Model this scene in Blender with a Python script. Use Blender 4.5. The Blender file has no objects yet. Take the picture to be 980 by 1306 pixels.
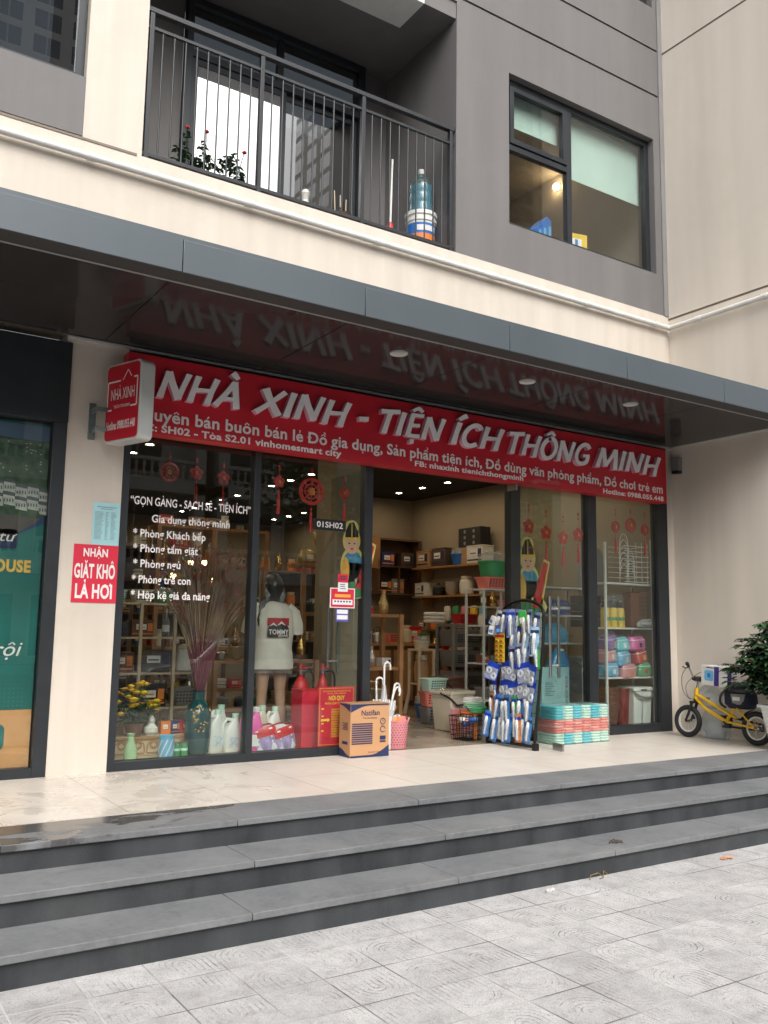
import bpy, bmesh, math, random, unicodedata
from mathutils import Matrix, Vector
R = math.radians
PI = math.pi
rng = random.Random(7)
scene = bpy.context.scene
COL = scene.collection

# ------------------------------------------------------------------ camera
cd = bpy.data.cameras.new('camera')
cd.sensor_fit = 'VERTICAL'; cd.sensor_height = 24.0; cd.sensor_width = 18.0
cd.lens = 20.8105
cd.clip_start = 0.05; cd.clip_end = 2000
cam = bpy.data.objects.new('camera', cd); COL.objects.link(cam)
cm = Matrix(((0.8368285,-0.0848237,-0.5408539),(-0.5472353,-0.1009868,-0.8308641),(0.0158579,0.9912652,-0.1309271))).to_4x4()
cm.translation = Vector((-2.12067,-7.2,1.14984))
cam.matrix_world = cm
scene.camera = cam

# ------------------------------------------------------------------ sky, sun, exposure
SUN_EL, SUN_AZ = 44, 190          # azimuth measured from +Y, clockwise
world = bpy.data.worlds.new("World"); scene.world = world
world.use_nodes = True
wn = world.node_tree
bg = wn.nodes['Background']
sky = wn.nodes.new('ShaderNodeTexSky')
sky.sky_type = 'NISHITA'; sky.sun_disc = False
sky.sun_elevation = R(SUN_EL); sky.sun_rotation = R(SUN_AZ)
sky.air_density = 1.2; sky.dust_density = 6.0; sky.ozone_density = 1.0
hs = wn.nodes.new('ShaderNodeHueSaturation'); hs.inputs['Saturation'].default_value = 0.22
wn.links.new(sky.outputs[0], hs.inputs['Color'])
wn.links.new(hs.outputs[0], bg.inputs[0])
bg.inputs[1].default_value = 0.13
sl = bpy.data.lights.new('sun', 'SUN'); sl.energy = .75; sl.angle = R(50); sl.color = (1.0, 0.97, 0.93)
so = bpy.data.objects.new('sun', sl); COL.objects.link(so)
sd = Vector((math.sin(R(SUN_AZ))*math.cos(R(SUN_EL)), math.cos(R(SUN_AZ))*math.cos(R(SUN_EL)), math.sin(R(SUN_EL))))
so.rotation_euler = sd.to_track_quat('Z', 'Y').to_euler()
so.location = sd*40
vs = scene.view_settings
vs.view_transform = 'Standard'; vs.look = 'None'; vs.gamma = 1.0; vs.use_curve_mapping = False
vs.exposure = 1.1
cy = scene.cycles
cy.max_bounces = 8; cy.diffuse_bounces = 4; cy.glossy_bounces = 3; cy.transparent_max_bounces = 24
cy.transmission_bounces = 4; cy.caustics_reflective = False; cy.caustics_refractive = False
cy.sample_clamp_indirect = 4.0; cy.blur_glossy = 0.5
cy.use_denoising = True

# ------------------------------------------------------------------ materials
MATS = {}
def new_mat(name):
    m = bpy.data.materials.new(name); m.use_nodes = True
    MATS[name] = m
    return m, m.node_tree, m.node_tree.nodes['Principled BSDF']
def mat(name, col, rough=.5, metal=0., var=.12, scale=8., bump=0., bscale=60., spec=.5, coat=0., dirt=0., dirtcol=(.06,.055,.05), streak=False, emit=None, alpha=None, sheen=0.):
    m, nt, p = new_mat(name)
    N, L = nt.nodes, nt.links
    tc = N.new('ShaderNodeTexCoord'); co = tc.outputs['Object']
    p.inputs['Roughness'].default_value = rough; p.inputs['Metallic'].default_value = metal
    p.inputs['Specular IOR Level'].default_value = spec
    p.inputs['Coat Weight'].default_value = coat
    if sheen: p.inputs['Sheen Weight'].default_value = sheen
    if len(col) == 3: col = (*col, 1)
    if var > 0:
        nz = N.new('ShaderNodeTexNoise'); nz.inputs['Scale'].default_value = scale; nz.inputs['Detail'].default_value = 5
        if streak:
            mp = N.new('ShaderNodeMapping'); mp.inputs['Scale'].default_value = (1, 1, .08)
            L.new(co, mp.inputs[0]); L.new(mp.outputs[0], nz.inputs['Vector'])
        else: L.new(co, nz.inputs['Vector'])
        mr = N.new('ShaderNodeMapRange'); mr.inputs[1].default_value = .3; mr.inputs[2].default_value = .7
        mr.inputs[3].default_value = 1-var; mr.inputs[4].default_value = 1+var
        L.new(nz.outputs[0], mr.inputs[0])
        mx = N.new('ShaderNodeMix'); mx.data_type = 'RGBA'; mx.blend_type = 'MULTIPLY'; mx.inputs[0].default_value = 1
        mx.inputs[6].default_value = col
        L.new(mr.outputs[0], mx.inputs[7])
        out = mx.outputs[2]
        if dirt > 0:
            n2 = N.new('ShaderNodeTexNoise'); n2.inputs['Scale'].default_value = scale*.35; n2.inputs['Detail'].default_value = 9; n2.inputs['Roughness'].default_value = .7
            L.new(co, n2.inputs['Vector'])
            r2 = N.new('ShaderNodeMapRange'); r2.inputs[1].default_value = .5; r2.inputs[2].default_value = .75; r2.inputs[4].default_value = dirt
            L.new(n2.outputs[0], r2.inputs[0])
            m2 = N.new('ShaderNodeMix'); m2.data_type = 'RGBA'; L.new(r2.outputs[0], m2.inputs[0]); L.new(out, m2.inputs[6]); m2.inputs[7].default_value = (*dirtcol, 1)
            out = m2.outputs[2]
        L.new(out, p.inputs['Base Color'])
        rr = N.new('ShaderNodeMapRange'); rr.inputs[3].default_value = max(0, rough-.08); rr.inputs[4].default_value = min(1, rough+.08)
        L.new(nz.outputs[0], rr.inputs[0]); L.new(rr.outputs[0], p.inputs['Roughness'])
    else:
        p.inputs['Base Color'].default_value = col
    if bump > 0:
        bn = N.new('ShaderNodeTexNoise'); bn.inputs['Scale'].default_value = bscale; bn.inputs['Detail'].default_value = 4
        L.new(co, bn.inputs['Vector'])
        bp = N.new('ShaderNodeBump'); bp.inputs['Strength'].default_value = bump; bp.inputs['Distance'].default_value = .01
        L.new(bn.outputs[0], bp.inputs['Height']); L.new(bp.outputs[0], p.inputs['Normal'])
    if emit: p.inputs['Emission Color'].default_value = (*emit[:3], 1); p.inputs['Emission Strength'].default_value = emit[3]
    if alpha is not None: p.inputs['Alpha'].default_value = alpha
    return m
def math_node(nt, op, a, b=None, c=None):
    n = nt.nodes.new('ShaderNodeMath'); n.operation = op
    for i, v in enumerate((a, b, c)):
        if v is None: continue
        if isinstance(v, (int, float)): n.inputs[i].default_value = v
        else: nt.links.new(v, n.inputs[i])
    return n.outputs[0]
def glass_mat(name, tint=(.93, .96, .95), ior=1.5, rough=0.0, gain=1.0, bump=0., milk=0., milkcol=(.8,.85,.88)):
    """see-through sheet: clear transmission plus a fresnel reflection"""
    m, nt, p = new_mat(name); N, L = nt.nodes, nt.links
    N.remove(p); out = N['Material Output']
    geo = N.new('ShaderNodeNewGeometry')
    iv = math_node(nt, 'ADD', math_node(nt, 'MULTIPLY', geo.outputs['Backfacing'], 1/ior-ior), ior)
    fr = N.new('ShaderNodeFresnel'); L.new(iv, fr.inputs['IOR'])
    tr = N.new('ShaderNodeBsdfTransparent'); tr.inputs[0].default_value = (*tint, 1)
    gl = N.new('ShaderNodeBsdfGlossy'); gl.inputs['Roughness'].default_value = rough; gl.inputs[0].default_value = (1, 1, 1, 1)
    mx = N.new('ShaderNodeMixShader')
    f = fr.outputs[0] if gain == 1 else math_node(nt, 'MINIMUM', math_node(nt, 'MULTIPLY', fr.outputs[0], gain), 1.0)
    L.new(f, mx.inputs[0]); L.new(tr.outputs[0], mx.inputs[1]); L.new(gl.outputs[0], mx.inputs[2])
    last = mx.outputs[0]
    if bump:
        tc = N.new('ShaderNodeTexCoord'); nz = N.new('ShaderNodeTexNoise'); nz.inputs['Scale'].default_value = 22; nz.inputs['Detail'].default_value = 3; nz.inputs['Distortion'].default_value = 1.2
        L.new(tc.outputs['Object'], nz.inputs['Vector'])
        bp = N.new('ShaderNodeBump'); bp.inputs['Strength'].default_value = bump; bp.inputs['Distance'].default_value = .02
        L.new(nz.outputs[0], bp.inputs['Height'])
        L.new(bp.outputs[0], gl.inputs['Normal']); L.new(bp.outputs[0], fr.inputs['Normal'])
    if milk:
        df = N.new('ShaderNodeBsdfDiffuse'); df.inputs[0].default_value = (*milkcol, 1)
        m2 = N.new('ShaderNodeMixShader'); m2.inputs[0].default_value = milk
        L.new(last, m2.inputs[1]); L.new(df.outputs[0], m2.inputs[2]); last = m2.outputs[0]
    L.new(last, out.inputs[0])
    return m
def M(x):
    return MATS[x] if isinstance(x, str) else x

# ------------------------------------------------------------------ mesh builder
class MB:
    def __init__(self):
        self.v = []; self.f = []; self.mi = []; self.m = 0; self.T = Matrix.Identity(4)
    def add(self, vs, fs):
        b = len(self.v); T = self.T
        self.v += [tuple(T @ Vector(p)) for p in vs]
        self.f += [tuple(b+i for i in f) for f in fs]
        self.mi += [self.m]*len(fs)
        return self
    def box(self, x0, y0, z0, x1, y1, z1):
        return self.add([(x0,y0,z0),(x1,y0,z0),(x1,y1,z0),(x0,y1,z0),(x0,y0,z1),(x1,y0,z1),(x1,y1,z1),(x0,y1,z1)],
                 [(0,3,2,1),(4,5,6,7),(0,1,5,4),(1,2,6,5),(2,3,7,6),(3,0,4,7)])
    def taper(self, cx, cy, z0, z1, a0, b0, a1, b1):
        """square-section frustum, half sizes a (x) and b (y)"""
        return self.add([(cx-a0,cy-b0,z0),(cx+a0,cy-b0,z0),(cx+a0,cy+b0,z0),(cx-a0,cy+b0,z0),(cx-a1,cy-b1,z1),(cx+a1,cy-b1,z1),(cx+a1,cy+b1,z1),(cx-a1,cy+b1,z1)],
                 [(0,3,2,1),(4,5,6,7),(0,1,5,4),(1,2,6,5),(2,3,7,6),(3,0,4,7)])
    def cyl(self, p, q, r0, r1=None, n=14, cap=True):
        r1 = r0 if r1 is None else r1
        p, q = Vector(p), Vector(q); d = (q-p).normalized()
        a = d.orthogonal().normalized(); b = d.cross(a)
        vs = []
        for c, r in ((p, r0), (q, r1)):
            vs += [c + (a*math.cos(t)+b*math.sin(t))*r for t in (2*PI*i/n for i in range(n))]
        fs = [(i, (i+1)%n, n+(i+1)%n, n+i) for i in range(n)]
        if cap: fs += [tuple(range(n-1,-1,-1)), tuple(range(n, 2*n))]
        return self.add(vs, fs)
    def tube(self, pts, r, n=8, closed=False, cap=True):
        pts = [Vector(p) for p in pts]; k = len(pts)
        rs = r if isinstance(r, (list, tuple)) else [r]*k
        vs = []; prev = None
        for i, p in enumerate(pts):
            if closed: d = pts[(i+1)%k]-pts[i-1]
            else: d = pts[min(i+1,k-1)]-pts[max(i-1,0)]
            d.normalize()
            if prev is None: a = d.orthogonal().normalized()
            else:
                a = prev - d*prev.dot(d)
                a = a.normalized() if a.length > 1e-6 else d.orthogonal().normalized()
            prev = a; b = d.cross(a)
            vs += [p+(a*math.cos(2*PI*j/n)+b*math.sin(2*PI*j/n))*rs[i] for j in range(n)]
        fs = []
        for i in range(k if closed else k-1):
            o, o2 = i*n, ((i+1)%k)*n
            fs += [(o+j, o+(j+1)%n, o2+(j+1)%n, o2+j) for j in range(n)]
        if not closed and cap: fs += [tuple(range(n-1,-1,-1)), tuple(range((k-1)*n, k*n))]
        return self.add(vs, fs)
    def lathe(self, prof, c=(0,0,0), n=20, sx=1., sy=1.):
        vs = []; k = len(prof)
        for r, z in prof:
            vs += [(c[0]+r*sx*math.cos(2*PI*j/n), c[1]+r*sy*math.sin(2*PI*j/n), c[2]+z) for j in range(n)]
        fs = []
        for i in range(k-1):
            fs += [(i*n+j, i*n+(j+1)%n, (i+1)*n+(j+1)%n, (i+1)*n+j) for j in range(n)]
        if prof[0][0] > 1e-5: fs.append(tuple(range(n-1,-1,-1)))
        if prof[-1][0] > 1e-5: fs.append(tuple(range((k-1)*n, k*n)))
        return self.add(vs, fs)
    def loft(self, rings, n=20, cap=True, power=2.0):
        """rings: (cx,cy,cz,rx,ry[,tilt]) horizontal superellipses"""
        vs = []
        for rg in rings:
            cx, cy, cz, rx, ry = rg[:5]; tl = rg[5] if len(rg) > 5 else 0
            for j in range(n):
                t = 2*PI*j/n; c, s = math.cos(t), math.sin(t)
                x = math.copysign(abs(c)**(2/power), c)*rx; y = math.copysign(abs(s)**(2/power), s)*ry
                vs.append((cx+x, cy+y, cz+y*tl))
        k = len(rings); fs = []
        for i in range(k-1):
            fs += [(i*n+j, i*n+(j+1)%n, (i+1)*n+(j+1)%n, (i+1)*n+j) for j in range(n)]
        if cap: fs += [tuple(range(n-1,-1,-1)), tuple(range((k-1)*n, k*n))]
        return self.add(vs, fs)
    def sph(self, c, r, n=14, m=9):
        rx, ry, rz = r if isinstance(r, (tuple, list)) else (r, r, r)
        vs = [(c[0], c[1], c[2]-rz)]
        for i in range(1, m):
            a = -PI/2+PI*i/m
            vs += [(c[0]+rx*math.cos(a)*math.cos(2*PI*j/n), c[1]+ry*math.cos(a)*math.sin(2*PI*j/n), c[2]+rz*math.sin(a)) for j in range(n)]
        vs.append((c[0], c[1], c[2]+rz)); t = len(vs)-1
        fs = [(0, 1+(j+1)%n, 1+j) for j in range(n)]
        for i in range(m-2):
            fs += [(1+i*n+j, 1+i*n+(j+1)%n, 1+(i+1)*n+(j+1)%n, 1+(i+1)*n+j) for j in range(n)]
        fs += [(t, 1+(m-2)*n+j, 1+(m-2)*n+(j+1)%n) for j in range(n)]
        return self.add(vs, fs)
    def torus(self, c, axis, R0, r, n=28, k=8):
        axis = Vector(axis).normalized(); a = axis.orthogonal().normalized(); b = axis.cross(a); c = Vector(c)
        return self.tube([c+(a*math.cos(2*PI*i/n)+b*math.sin(2*PI*i/n))*R0 for i in range(n)], r, k, closed=True)
    def prism(self, poly, h, T=None):
        """2-D outline (x,y) -> extruded 0..h along local z, placed by T"""
        T = T or Matrix.Identity(4); n = len(poly)
        area = sum(poly[i][0]*poly[(i+1)%n][1]-poly[(i+1)%n][0]*poly[i][1] for i in range(n))
        if area < 0: poly = poly[::-1]
        vs = [T @ Vector((x, y, 0)) for x, y in poly]+[T @ Vector((x, y, h)) for x, y in poly]
        fs = [tuple(range(n-1,-1,-1)), tuple(range(n, 2*n))]+[(i, (i+1)%n, n+(i+1)%n, n+i) for i in range(n)]
        return self.add(vs, fs)
    def build(self, name, mats, parent=None, bevel=0., seg=2, smooth=30, sub=0):
        me = bpy.data.meshes.new(name); me.from_pydata(self.v, [], self.f)
        for m in (mats if isinstance(mats, (list, tuple)) else [mats]): me.materials.append(M(m))
        if len(set(self.mi)) > 1 or (self.mi and self.mi[0]): me.polygons.foreach_set('material_index', self.mi)
        if bevel > 0:
            bm = bmesh.new(); bm.from_mesh(me)
            ed = [e for e in bm.edges if len(e.link_faces) == 2 and e.calc_face_angle(0) > R(35)]
            bmesh.ops.bevel(bm, geom=ed, offset=bevel, segments=seg, affect='EDGES', profile=.5, clamp_overlap=True)
            bm.to_mesh(me); bm.free()
        if smooth:
            me.polygons.foreach_set('use_smooth', [True]*len(me.polygons))
            me.set_sharp_from_angle(angle=R(min(smooth, 22) if bevel > 0 else smooth))
        me.update()
        o = bpy.data.objects.new(name, me); COL.objects.link(o)
        if parent is not None: o.parent = parent
        return o

LABELS = {}
def tag(o, label, cat, group=None, kind=None):
    o['label'] = label; o['category'] = cat
    if group: o['group'] = group
    if kind: o['kind'] = kind
    n = len(label.split())
    if n < 4 or n > 16: print('LABEL LENGTH', n, label)
    if label in LABELS: print('LABEL TWICE', label)
    LABELS[label] = 1
    return o
def thing(name, label, cat, loc=(0,0,0), rotz=0., group=None):
    o = bpy.data.objects.new(name, None); COL.objects.link(o)
    o.empty_display_size = .1
    o.location = loc; o.rotation_euler = (0, 0, rotz)
    return tag(o, label, cat, group)
def structure(o):
    o['kind'] = 'structure'; return o
def dup(root, loc, rotz=None, label=None, group=None):
    r = root.copy(); COL.objects.link(r); r.location = loc
    if rotz is not None: r.rotation_euler = (0, 0, rotz)
    if label: tag(r, label, r['category'], group or r.get('group'))
    for ch in list(root.children):
        c = ch.copy(); COL.objects.link(c); c.parent = r
        for g in list(ch.children):
            d = g.copy(); COL.objects.link(d); d.parent = c
    return r
def basis(o, r, u):
    """local (x,y,z) -> world with x along r, y along u, z = r x u"""
    r, u = Vector(r).normalized(), Vector(u).normalized(); n = r.cross(u)
    m = Matrix((r, u, n)).transposed().to_4x4(); m.translation = Vector(o); return m

# ------------------------------------------------------------------ lettering
_gl = {}
def _curve(s, off):
    c = bpy.data.curves.new('lettering', 'FONT'); c.body = s; c.size = 1.0; c.offset = off; c.resolution_u = 3
    o = bpy.data.objects.new('lettering', c); me = o.to_mesh()
    vs = [tuple(v.co) for v in me.vertices]; fs = [tuple(p.vertices) for p in me.polygons]
    o.to_mesh_clear(); bpy.data.objects.remove(o); bpy.data.curves.remove(c)
    return vs, fs
def _w(s):
    vs, _ = _curve(s, 0)
    return max(v[0] for v in vs)-min(v[0] for v in vs)
CAP = max(v[1] for v in _curve('H', 0)[0]); _II = _w('II')
XH = max(v[1] for v in _curve('x', 0)[0])
def glyph(ch, off):
    k = (ch, off)
    if k not in _gl:
        adv = CAP*.36 if ch == ' ' else _w('I'+ch+'I')-_II
        _gl[k] = (*(([], []) if ch == ' ' else _curve(ch, off)), adv)
    return _gl[k]
def stroke(pts, w):
    """flat polygon along a polyline with half widths w"""
    L, Rr = [], []
    ws = w if isinstance(w, (list, tuple)) else [w]*len(pts)
    for i, p in enumerate(pts):
        a = pts[max(i-1,0)]; b = pts[min(i+1,len(pts)-1)]
        dx, dy = b[0]-a[0], b[1]-a[1]; l = math.hypot(dx, dy) or 1
        nx, ny = -dy/l*ws[i], dx/l*ws[i]
        L.append((p[0]+nx, p[1]+ny)); Rr.append((p[0]-nx, p[1]-ny))
    return L, Rr
def strip(vs, fs, pts, w, z):
    L, Rr = stroke(pts, w); b = len(vs); n = len(L)
    vs += [(x, y, z) for x, y in L]+[(x, y, z) for x, y in Rr]
    fs += [(b+i, b+n+i, b+n+i+1, b+i+1) for i in range(n-1)]
def text2d(s, off=.02, track=0.):
    """flat lettering at size 1; returns verts, faces, width"""
    V, F = [], []; x = 0.
    hw = CAP*.055+off*.45
    for c in unicodedata.normalize('NFC', s):
        d = unicodedata.normalize('NFD', c); base = d[0]; marks = d[1:]
        bar = base in 'đĐ'
        if bar: base = 'd' if base == 'đ' else 'D'
        top = any(ord(k) in (0x300,0x301,0x302,0x303,0x306,0x309) for k in marks)
        g = base
        if base == 'i' and top: g = 'ı'
        vs, fs, adv = glyph(g, off)
        if vs:
            b = len(V); V += [(vx+x, vy, 0) for vx, vy, _ in vs]; F += [tuple(b+i for i in f) for f in fs]
            x0 = min(v[0] for v in vs)+x; x1 = max(v[0] for v in vs)+x; cx = (x0+x1)/2
            h = CAP if base.isupper() else XH
            y = h+CAP*.13; zz = .004
            stacked = any(ord(k) in (0x302,0x306) for k in marks)
            for k in marks:
                k = ord(k)
                if k == 0x302: strip(V, F, [(cx-.17*CAP*1.2, y), (cx, y+.17*CAP), (cx+.17*CAP*1.2, y)], hw*.8, zz)
                elif k == 0x306: strip(V, F, [(cx-.19*CAP, y+.16*CAP), (cx-.1*CAP, y+.03*CAP), (cx+.1*CAP, y+.03*CAP), (cx+.19*CAP, y+.16*CAP)], hw*.8, zz)
                elif k == 0x31B: strip(V, F, [(x1-.06*CAP, h-.06*CAP), (x1+.06*CAP, h), (x1+.1*CAP, h+.13*CAP)], hw*.8, zz)
                elif k == 0x323: strip(V, F, [(cx-.075*CAP, -.2*CAP), (cx+.075*CAP, -.2*CAP)], .075*CAP, zz)
            for k in marks:
                k = ord(k); yy = y+(.2*CAP if stacked else 0); xx = cx+(.16*CAP if stacked else 0)
                if k == 0x301: strip(V, F, [(xx-.06*CAP, yy), (xx+.1*CAP, yy+.2*CAP)], [hw*.7, hw], zz)
                elif k == 0x300: strip(V, F, [(xx+.06*CAP, yy), (xx-.1*CAP, yy+.2*CAP)], [hw*.7, hw], zz)
                elif k == 0x303: strip(V, F, [(xx-.19*CAP, yy+.04*CAP), (xx-.09*CAP, yy+.13*CAP), (xx+.07*CAP, yy+.06*CAP), (xx+.19*CAP, yy+.15*CAP)], hw*.75, zz)
                elif k == 0x309: strip(V, F, [(xx-.08*CAP, yy+.2*CAP), (xx+.03*CAP, yy+.23*CAP), (xx+.07*CAP, yy+.13*CAP), (xx, yy+.07*CAP), (xx, yy)], hw*.65, zz)
            if bar:
                yb = CAP*.5 if c == 'Đ' else CAP*.86
                if c == 'Đ': strip(V, F, [(x0-.1*CAP, yb), (x0+.3*CAP, yb)], hw*.7, zz)
                else: strip(V, F, [(x1-.32*CAP, yb), (x1+.08*CAP, yb)], hw*.7, zz)
        x += adv+off*.9+track
    return V, F, x
def put_text(mb, s, o, r, u, cap, width=None, off=.02, shear=0., track=0., align='l', lift=0.):
    """lettering with cap height `cap`, baseline starting at o, along r, upright along u"""
    V, F, w = text2d(s, off, track)
    k = cap/CAP; kx = k if width is None else width/w
    T = basis(o, r, u)
    sh = {'l': 0, 'c': -w*kx/2, 'r': -w*kx}[align]
    mb.add([T @ Vector((x*kx+shear*y*k+sh, y*k, z*k+lift)) for x, y, z in V], F)
    return w*kx
def smooth2(pts, n=6):
    out = []
    P = [pts[0]]+list(pts)+[pts[-1]]
    for i in range(1, len(P)-2):
        p0, p1, p2, p3 = P[i-1], P[i], P[i+1], P[i+2]
        for k in range(n):
            t = k/n
            out.append(tuple(.5*((2*p1[j])+(-p0[j]+p2[j])*t+(2*p0[j]-5*p1[j]+4*p2[j]-p3[j])*t*t+(-p0[j]+3*p1[j]-3*p2[j]+p3[j])*t**3) for j in range(len(p1))))
    out.append(tuple(pts[-1])); return out

# ------------------------------------------------------------------ plain materials
mat('cream_paint', (.61,.545,.47), .75, var=.07, scale=5, bump=.2, bscale=140, dirt=.34, dirtcol=(.48,.41,.33), streak=True)
mat('side_paint', (.68,.615,.535), .75, var=.06, scale=3., bump=.2, bscale=140, dirt=.25, dirtcol=(.55,.47,.38), streak=True)
mat('grey_paint', (.158,.150,.148), .7, var=.09, scale=4, bump=.12, bscale=120, dirt=.25, dirtcol=(.22,.205,.19), streak=True)
mat('strip_paint', (.22,.215,.215), .7, var=.06, scale=3, bump=.1, bscale=120)
mat('groove_dark', (.045,.04,.038), .8, var=.1)
mat('groove_brown', (.20,.165,.135), .8, var=.1)
mat('white_pipe', (.72,.71,.68), .45, var=.08, scale=6, dirt=.35, dirtcol=(.42,.40,.36))
mat('fascia_metal', (.088,.105,.118), .42, metal=.3, var=.06, scale=1.5, streak=True, dirt=.1, dirtcol=(.16,.17,.17))
m = mat('soffit_panel', (.040,.036,.035), .085, var=.06, scale=2, spec=.5); m.node_tree.nodes['Principled BSDF'].inputs['IOR'].default_value = 1.22
mat('soffit_trim', (.30,.31,.31), .4, var=.05)
mat('frame_metal', (.024,.028,.033), .42, metal=.2, var=.1, scale=5, dirt=.12, dirtcol=(.06,.062,.065))
mat('rail_metal', (.030,.032,.036), .45, metal=.2, var=.1)
mat('black_ceiling', (.010,.010,.010), .8, var=.1)
mat('shop_wall', (.31,.26,.19), .85, var=.06, scale=2, bump=.08, bscale=100)
mat('shop_grey', (.20,.18,.15), .85, var=.06, scale=2)
mat('white_paint', (.75,.74,.72), .5, var=.04)
mat('light_trim', (.55,.55,.53), .4, var=.05)
mat('blind', (.50,.64,.58), .9, var=.04, scale=3)
mat('dark_room', (.10,.085,.065), .9, var=.1)
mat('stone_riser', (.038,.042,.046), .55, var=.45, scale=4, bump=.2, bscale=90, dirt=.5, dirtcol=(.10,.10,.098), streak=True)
mat('chrome', (.62,.62,.62), .18, metal=1., var=.05)
mat('steel', (.45,.45,.45), .32, metal=1., var=.06)
mat('white_light_off', (.5,.49,.47), .4, var=.02)
glass_mat('glass', tint=(.90,.93,.91), gain=1.0)
glass_mat('door_glass', tint=(.93,.96,.94), gain=1.0)
glass_mat('window_glass', tint=(.93,.95,.94), gain=1.0)
glass_mat('mirror_glass', tint=(.30,.32,.33), gain=4.0)

def grid_mask(nt, co, axis, step, off, width):
    sp = nt.nodes.new('ShaderNodeSeparateXYZ'); nt.links.new(co, sp.inputs[0])
    t = math_node(nt, 'DIVIDE', math_node(nt, 'SUBTRACT', sp.outputs[axis], off), step)
    fr = math_node(nt, 'FRACT', math_node(nt, 'ADD', t, 100.5))
    d = math_node(nt, 'ABSOLUTE', math_node(nt, 'SUBTRACT', fr, .5))
    return math_node(nt, 'LESS_THAN', d, width/step/2), math_node(nt, 'FLOOR', math_node(nt, 'ADD', t, 100.0))

def noise(nt, co, scale, detail=5, rough=.55, dist=0.):
    n = nt.nodes.new('ShaderNodeTexNoise'); n.inputs['Scale'].default_value = scale; n.inputs['Detail'].default_value = detail
    n.inputs['Roughness'].default_value = rough; n.inputs['Distortion'].default_value = dist
    nt.links.new(co, n.inputs['Vector']); return n.outputs[0]
def ramp(nt, x, a, b, lo=0., hi=1.):
    n = nt.nodes.new('ShaderNodeMapRange'); nt.links.new(x, n.inputs[0])
    for i, v in zip((1, 2, 3, 4), (a, b, lo, hi)): n.inputs[i].default_value = v
    return n.outputs[0]
def mixc(nt, f, a, b, mode='MIX'):
    n = nt.nodes.new('ShaderNodeMix'); n.data_type = 'RGBA'; n.blend_type = mode
    for i, v in ((0, f), (6, a), (7, b)):
        if isinstance(v, (int, float)): n.inputs[i].default_value = v if i == 0 else (v, v, v, 1)
        elif isinstance(v, tuple): n.inputs[i].default_value = (*v, 1) if len(v) == 3 else v
        else: nt.links.new(v, n.inputs[i])
    return n.outputs[2]

# terrace tiles: pale polished stone, thin joints, a wet patch at the left
m, nt, p = new_mat('terrace_tile')
co = nt.nodes.new('ShaderNodeTexCoord').outputs['Object']
gx, ix = grid_mask(nt, co, 0, .735, .424, .007); gy, iy = grid_mask(nt, co, 1, .735, -.145, .006)
joint = math_node(nt, 'MAXIMUM', gx, gy)
base = mixc(nt, ramp(nt, noise(nt, co, 3, 8, .6, .6), .3, .7), (.60,.545,.48), (.68,.63,.565))
sp = nt.nodes.new('ShaderNodeSeparateXYZ'); nt.links.new(co, sp.inputs[0])
wet = math_node(nt, 'MULTIPLY', ramp(nt, sp.outputs[0], .1, 1.7, 1., 0.), ramp(nt, noise(nt, co, 2.3, 9, .68, .8), .42, .62))
grime = math_node(nt, 'MULTIPLY', ramp(nt, sp.outputs[0], -.2, 2.2, 1., .12), ramp(nt, noise(nt, co, 6, 9, .7), .52, .72, 0., .45))
base = mixc(nt, grime, base, (.36,.29,.22))
base = mixc(nt, math_node(nt, 'MULTIPLY', wet, .28), base, (.40,.34,.27))
base = mixc(nt, math_node(nt, 'MULTIPLY', joint, .75), base, (.20,.165,.135))
nt.links.new(base, p.inputs['Base Color'])
nt.links.new(math_node(nt, 'SUBTRACT', .36, math_node(nt, 'MULTIPLY', wet, .20)), p.inputs['Roughness'])

# blue-grey stone treads with dust, wet streaks towards the left of the top one
m, nt, p = new_mat('stone_tread')
co = nt.nodes.new('ShaderNodeTexCoord').outputs['Object']
base = mixc(nt, ramp(nt, noise(nt, co, 2.2, 8, .62, .4), .3, .72), (.120,.126,.133), (.205,.209,.213))
base = mixc(nt, ramp(nt, noise(nt, co, 26, 6, .6), .4, .8, 0., .4), base, (.25,.25,.245))
base = mixc(nt, ramp(nt, noise(nt, co, 7, 7, .7), .55, .68, 0., .45), base, (.085,.088,.092))
sp = nt.nodes.new('ShaderNodeSeparateXYZ'); nt.links.new(co, sp.inputs[0])
topm = math_node(nt, 'GREATER_THAN', sp.outputs[2], -.06)
wl = math_node(nt, 'ADD', math_node(nt, 'MULTIPLY', ramp(nt, sp.outputs[0], -1.2, .95, .33, -.10), topm), math_node(nt, 'MULTIPLY', ramp(nt, sp.outputs[0], -.6, 1.2, .0, -.12), math_node(nt, 'SUBTRACT', 1., topm)))
mp = nt.nodes.new('ShaderNodeMapping'); mp.inputs['Scale'].default_value = (1, 2.6, 1); nt.links.new(co, mp.inputs[0])
edge = math_node(nt, 'MULTIPLY', ramp(nt, sp.outputs[1], -2.0, -1.62, -.10, .14), topm)
wet = ramp(nt, math_node(nt, 'ADD', math_node(nt, 'ADD', noise(nt, mp.outputs[0], 3.1, 8, .6, .5), wl), edge), .62, .72)
base = mixc(nt, math_node(nt, 'MULTIPLY', wet, .72), base, (.040,.037,.036))
nt.links.new(base, p.inputs['Base Color'])
nt.links.new(math_node(nt, 'SUBTRACT', .58, math_node(nt, 'MULTIPLY', wet, .42)), p.inputs['Roughness'])
bp = nt.nodes.new('ShaderNodeBump'); bp.inputs['Strength'].default_value = .15; bp.inputs['Distance'].default_value = .004
nt.links.new(noise(nt, co, 80, 4), bp.inputs['Height']); nt.links.new(bp.outputs[0], p.inputs['Normal'])

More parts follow.
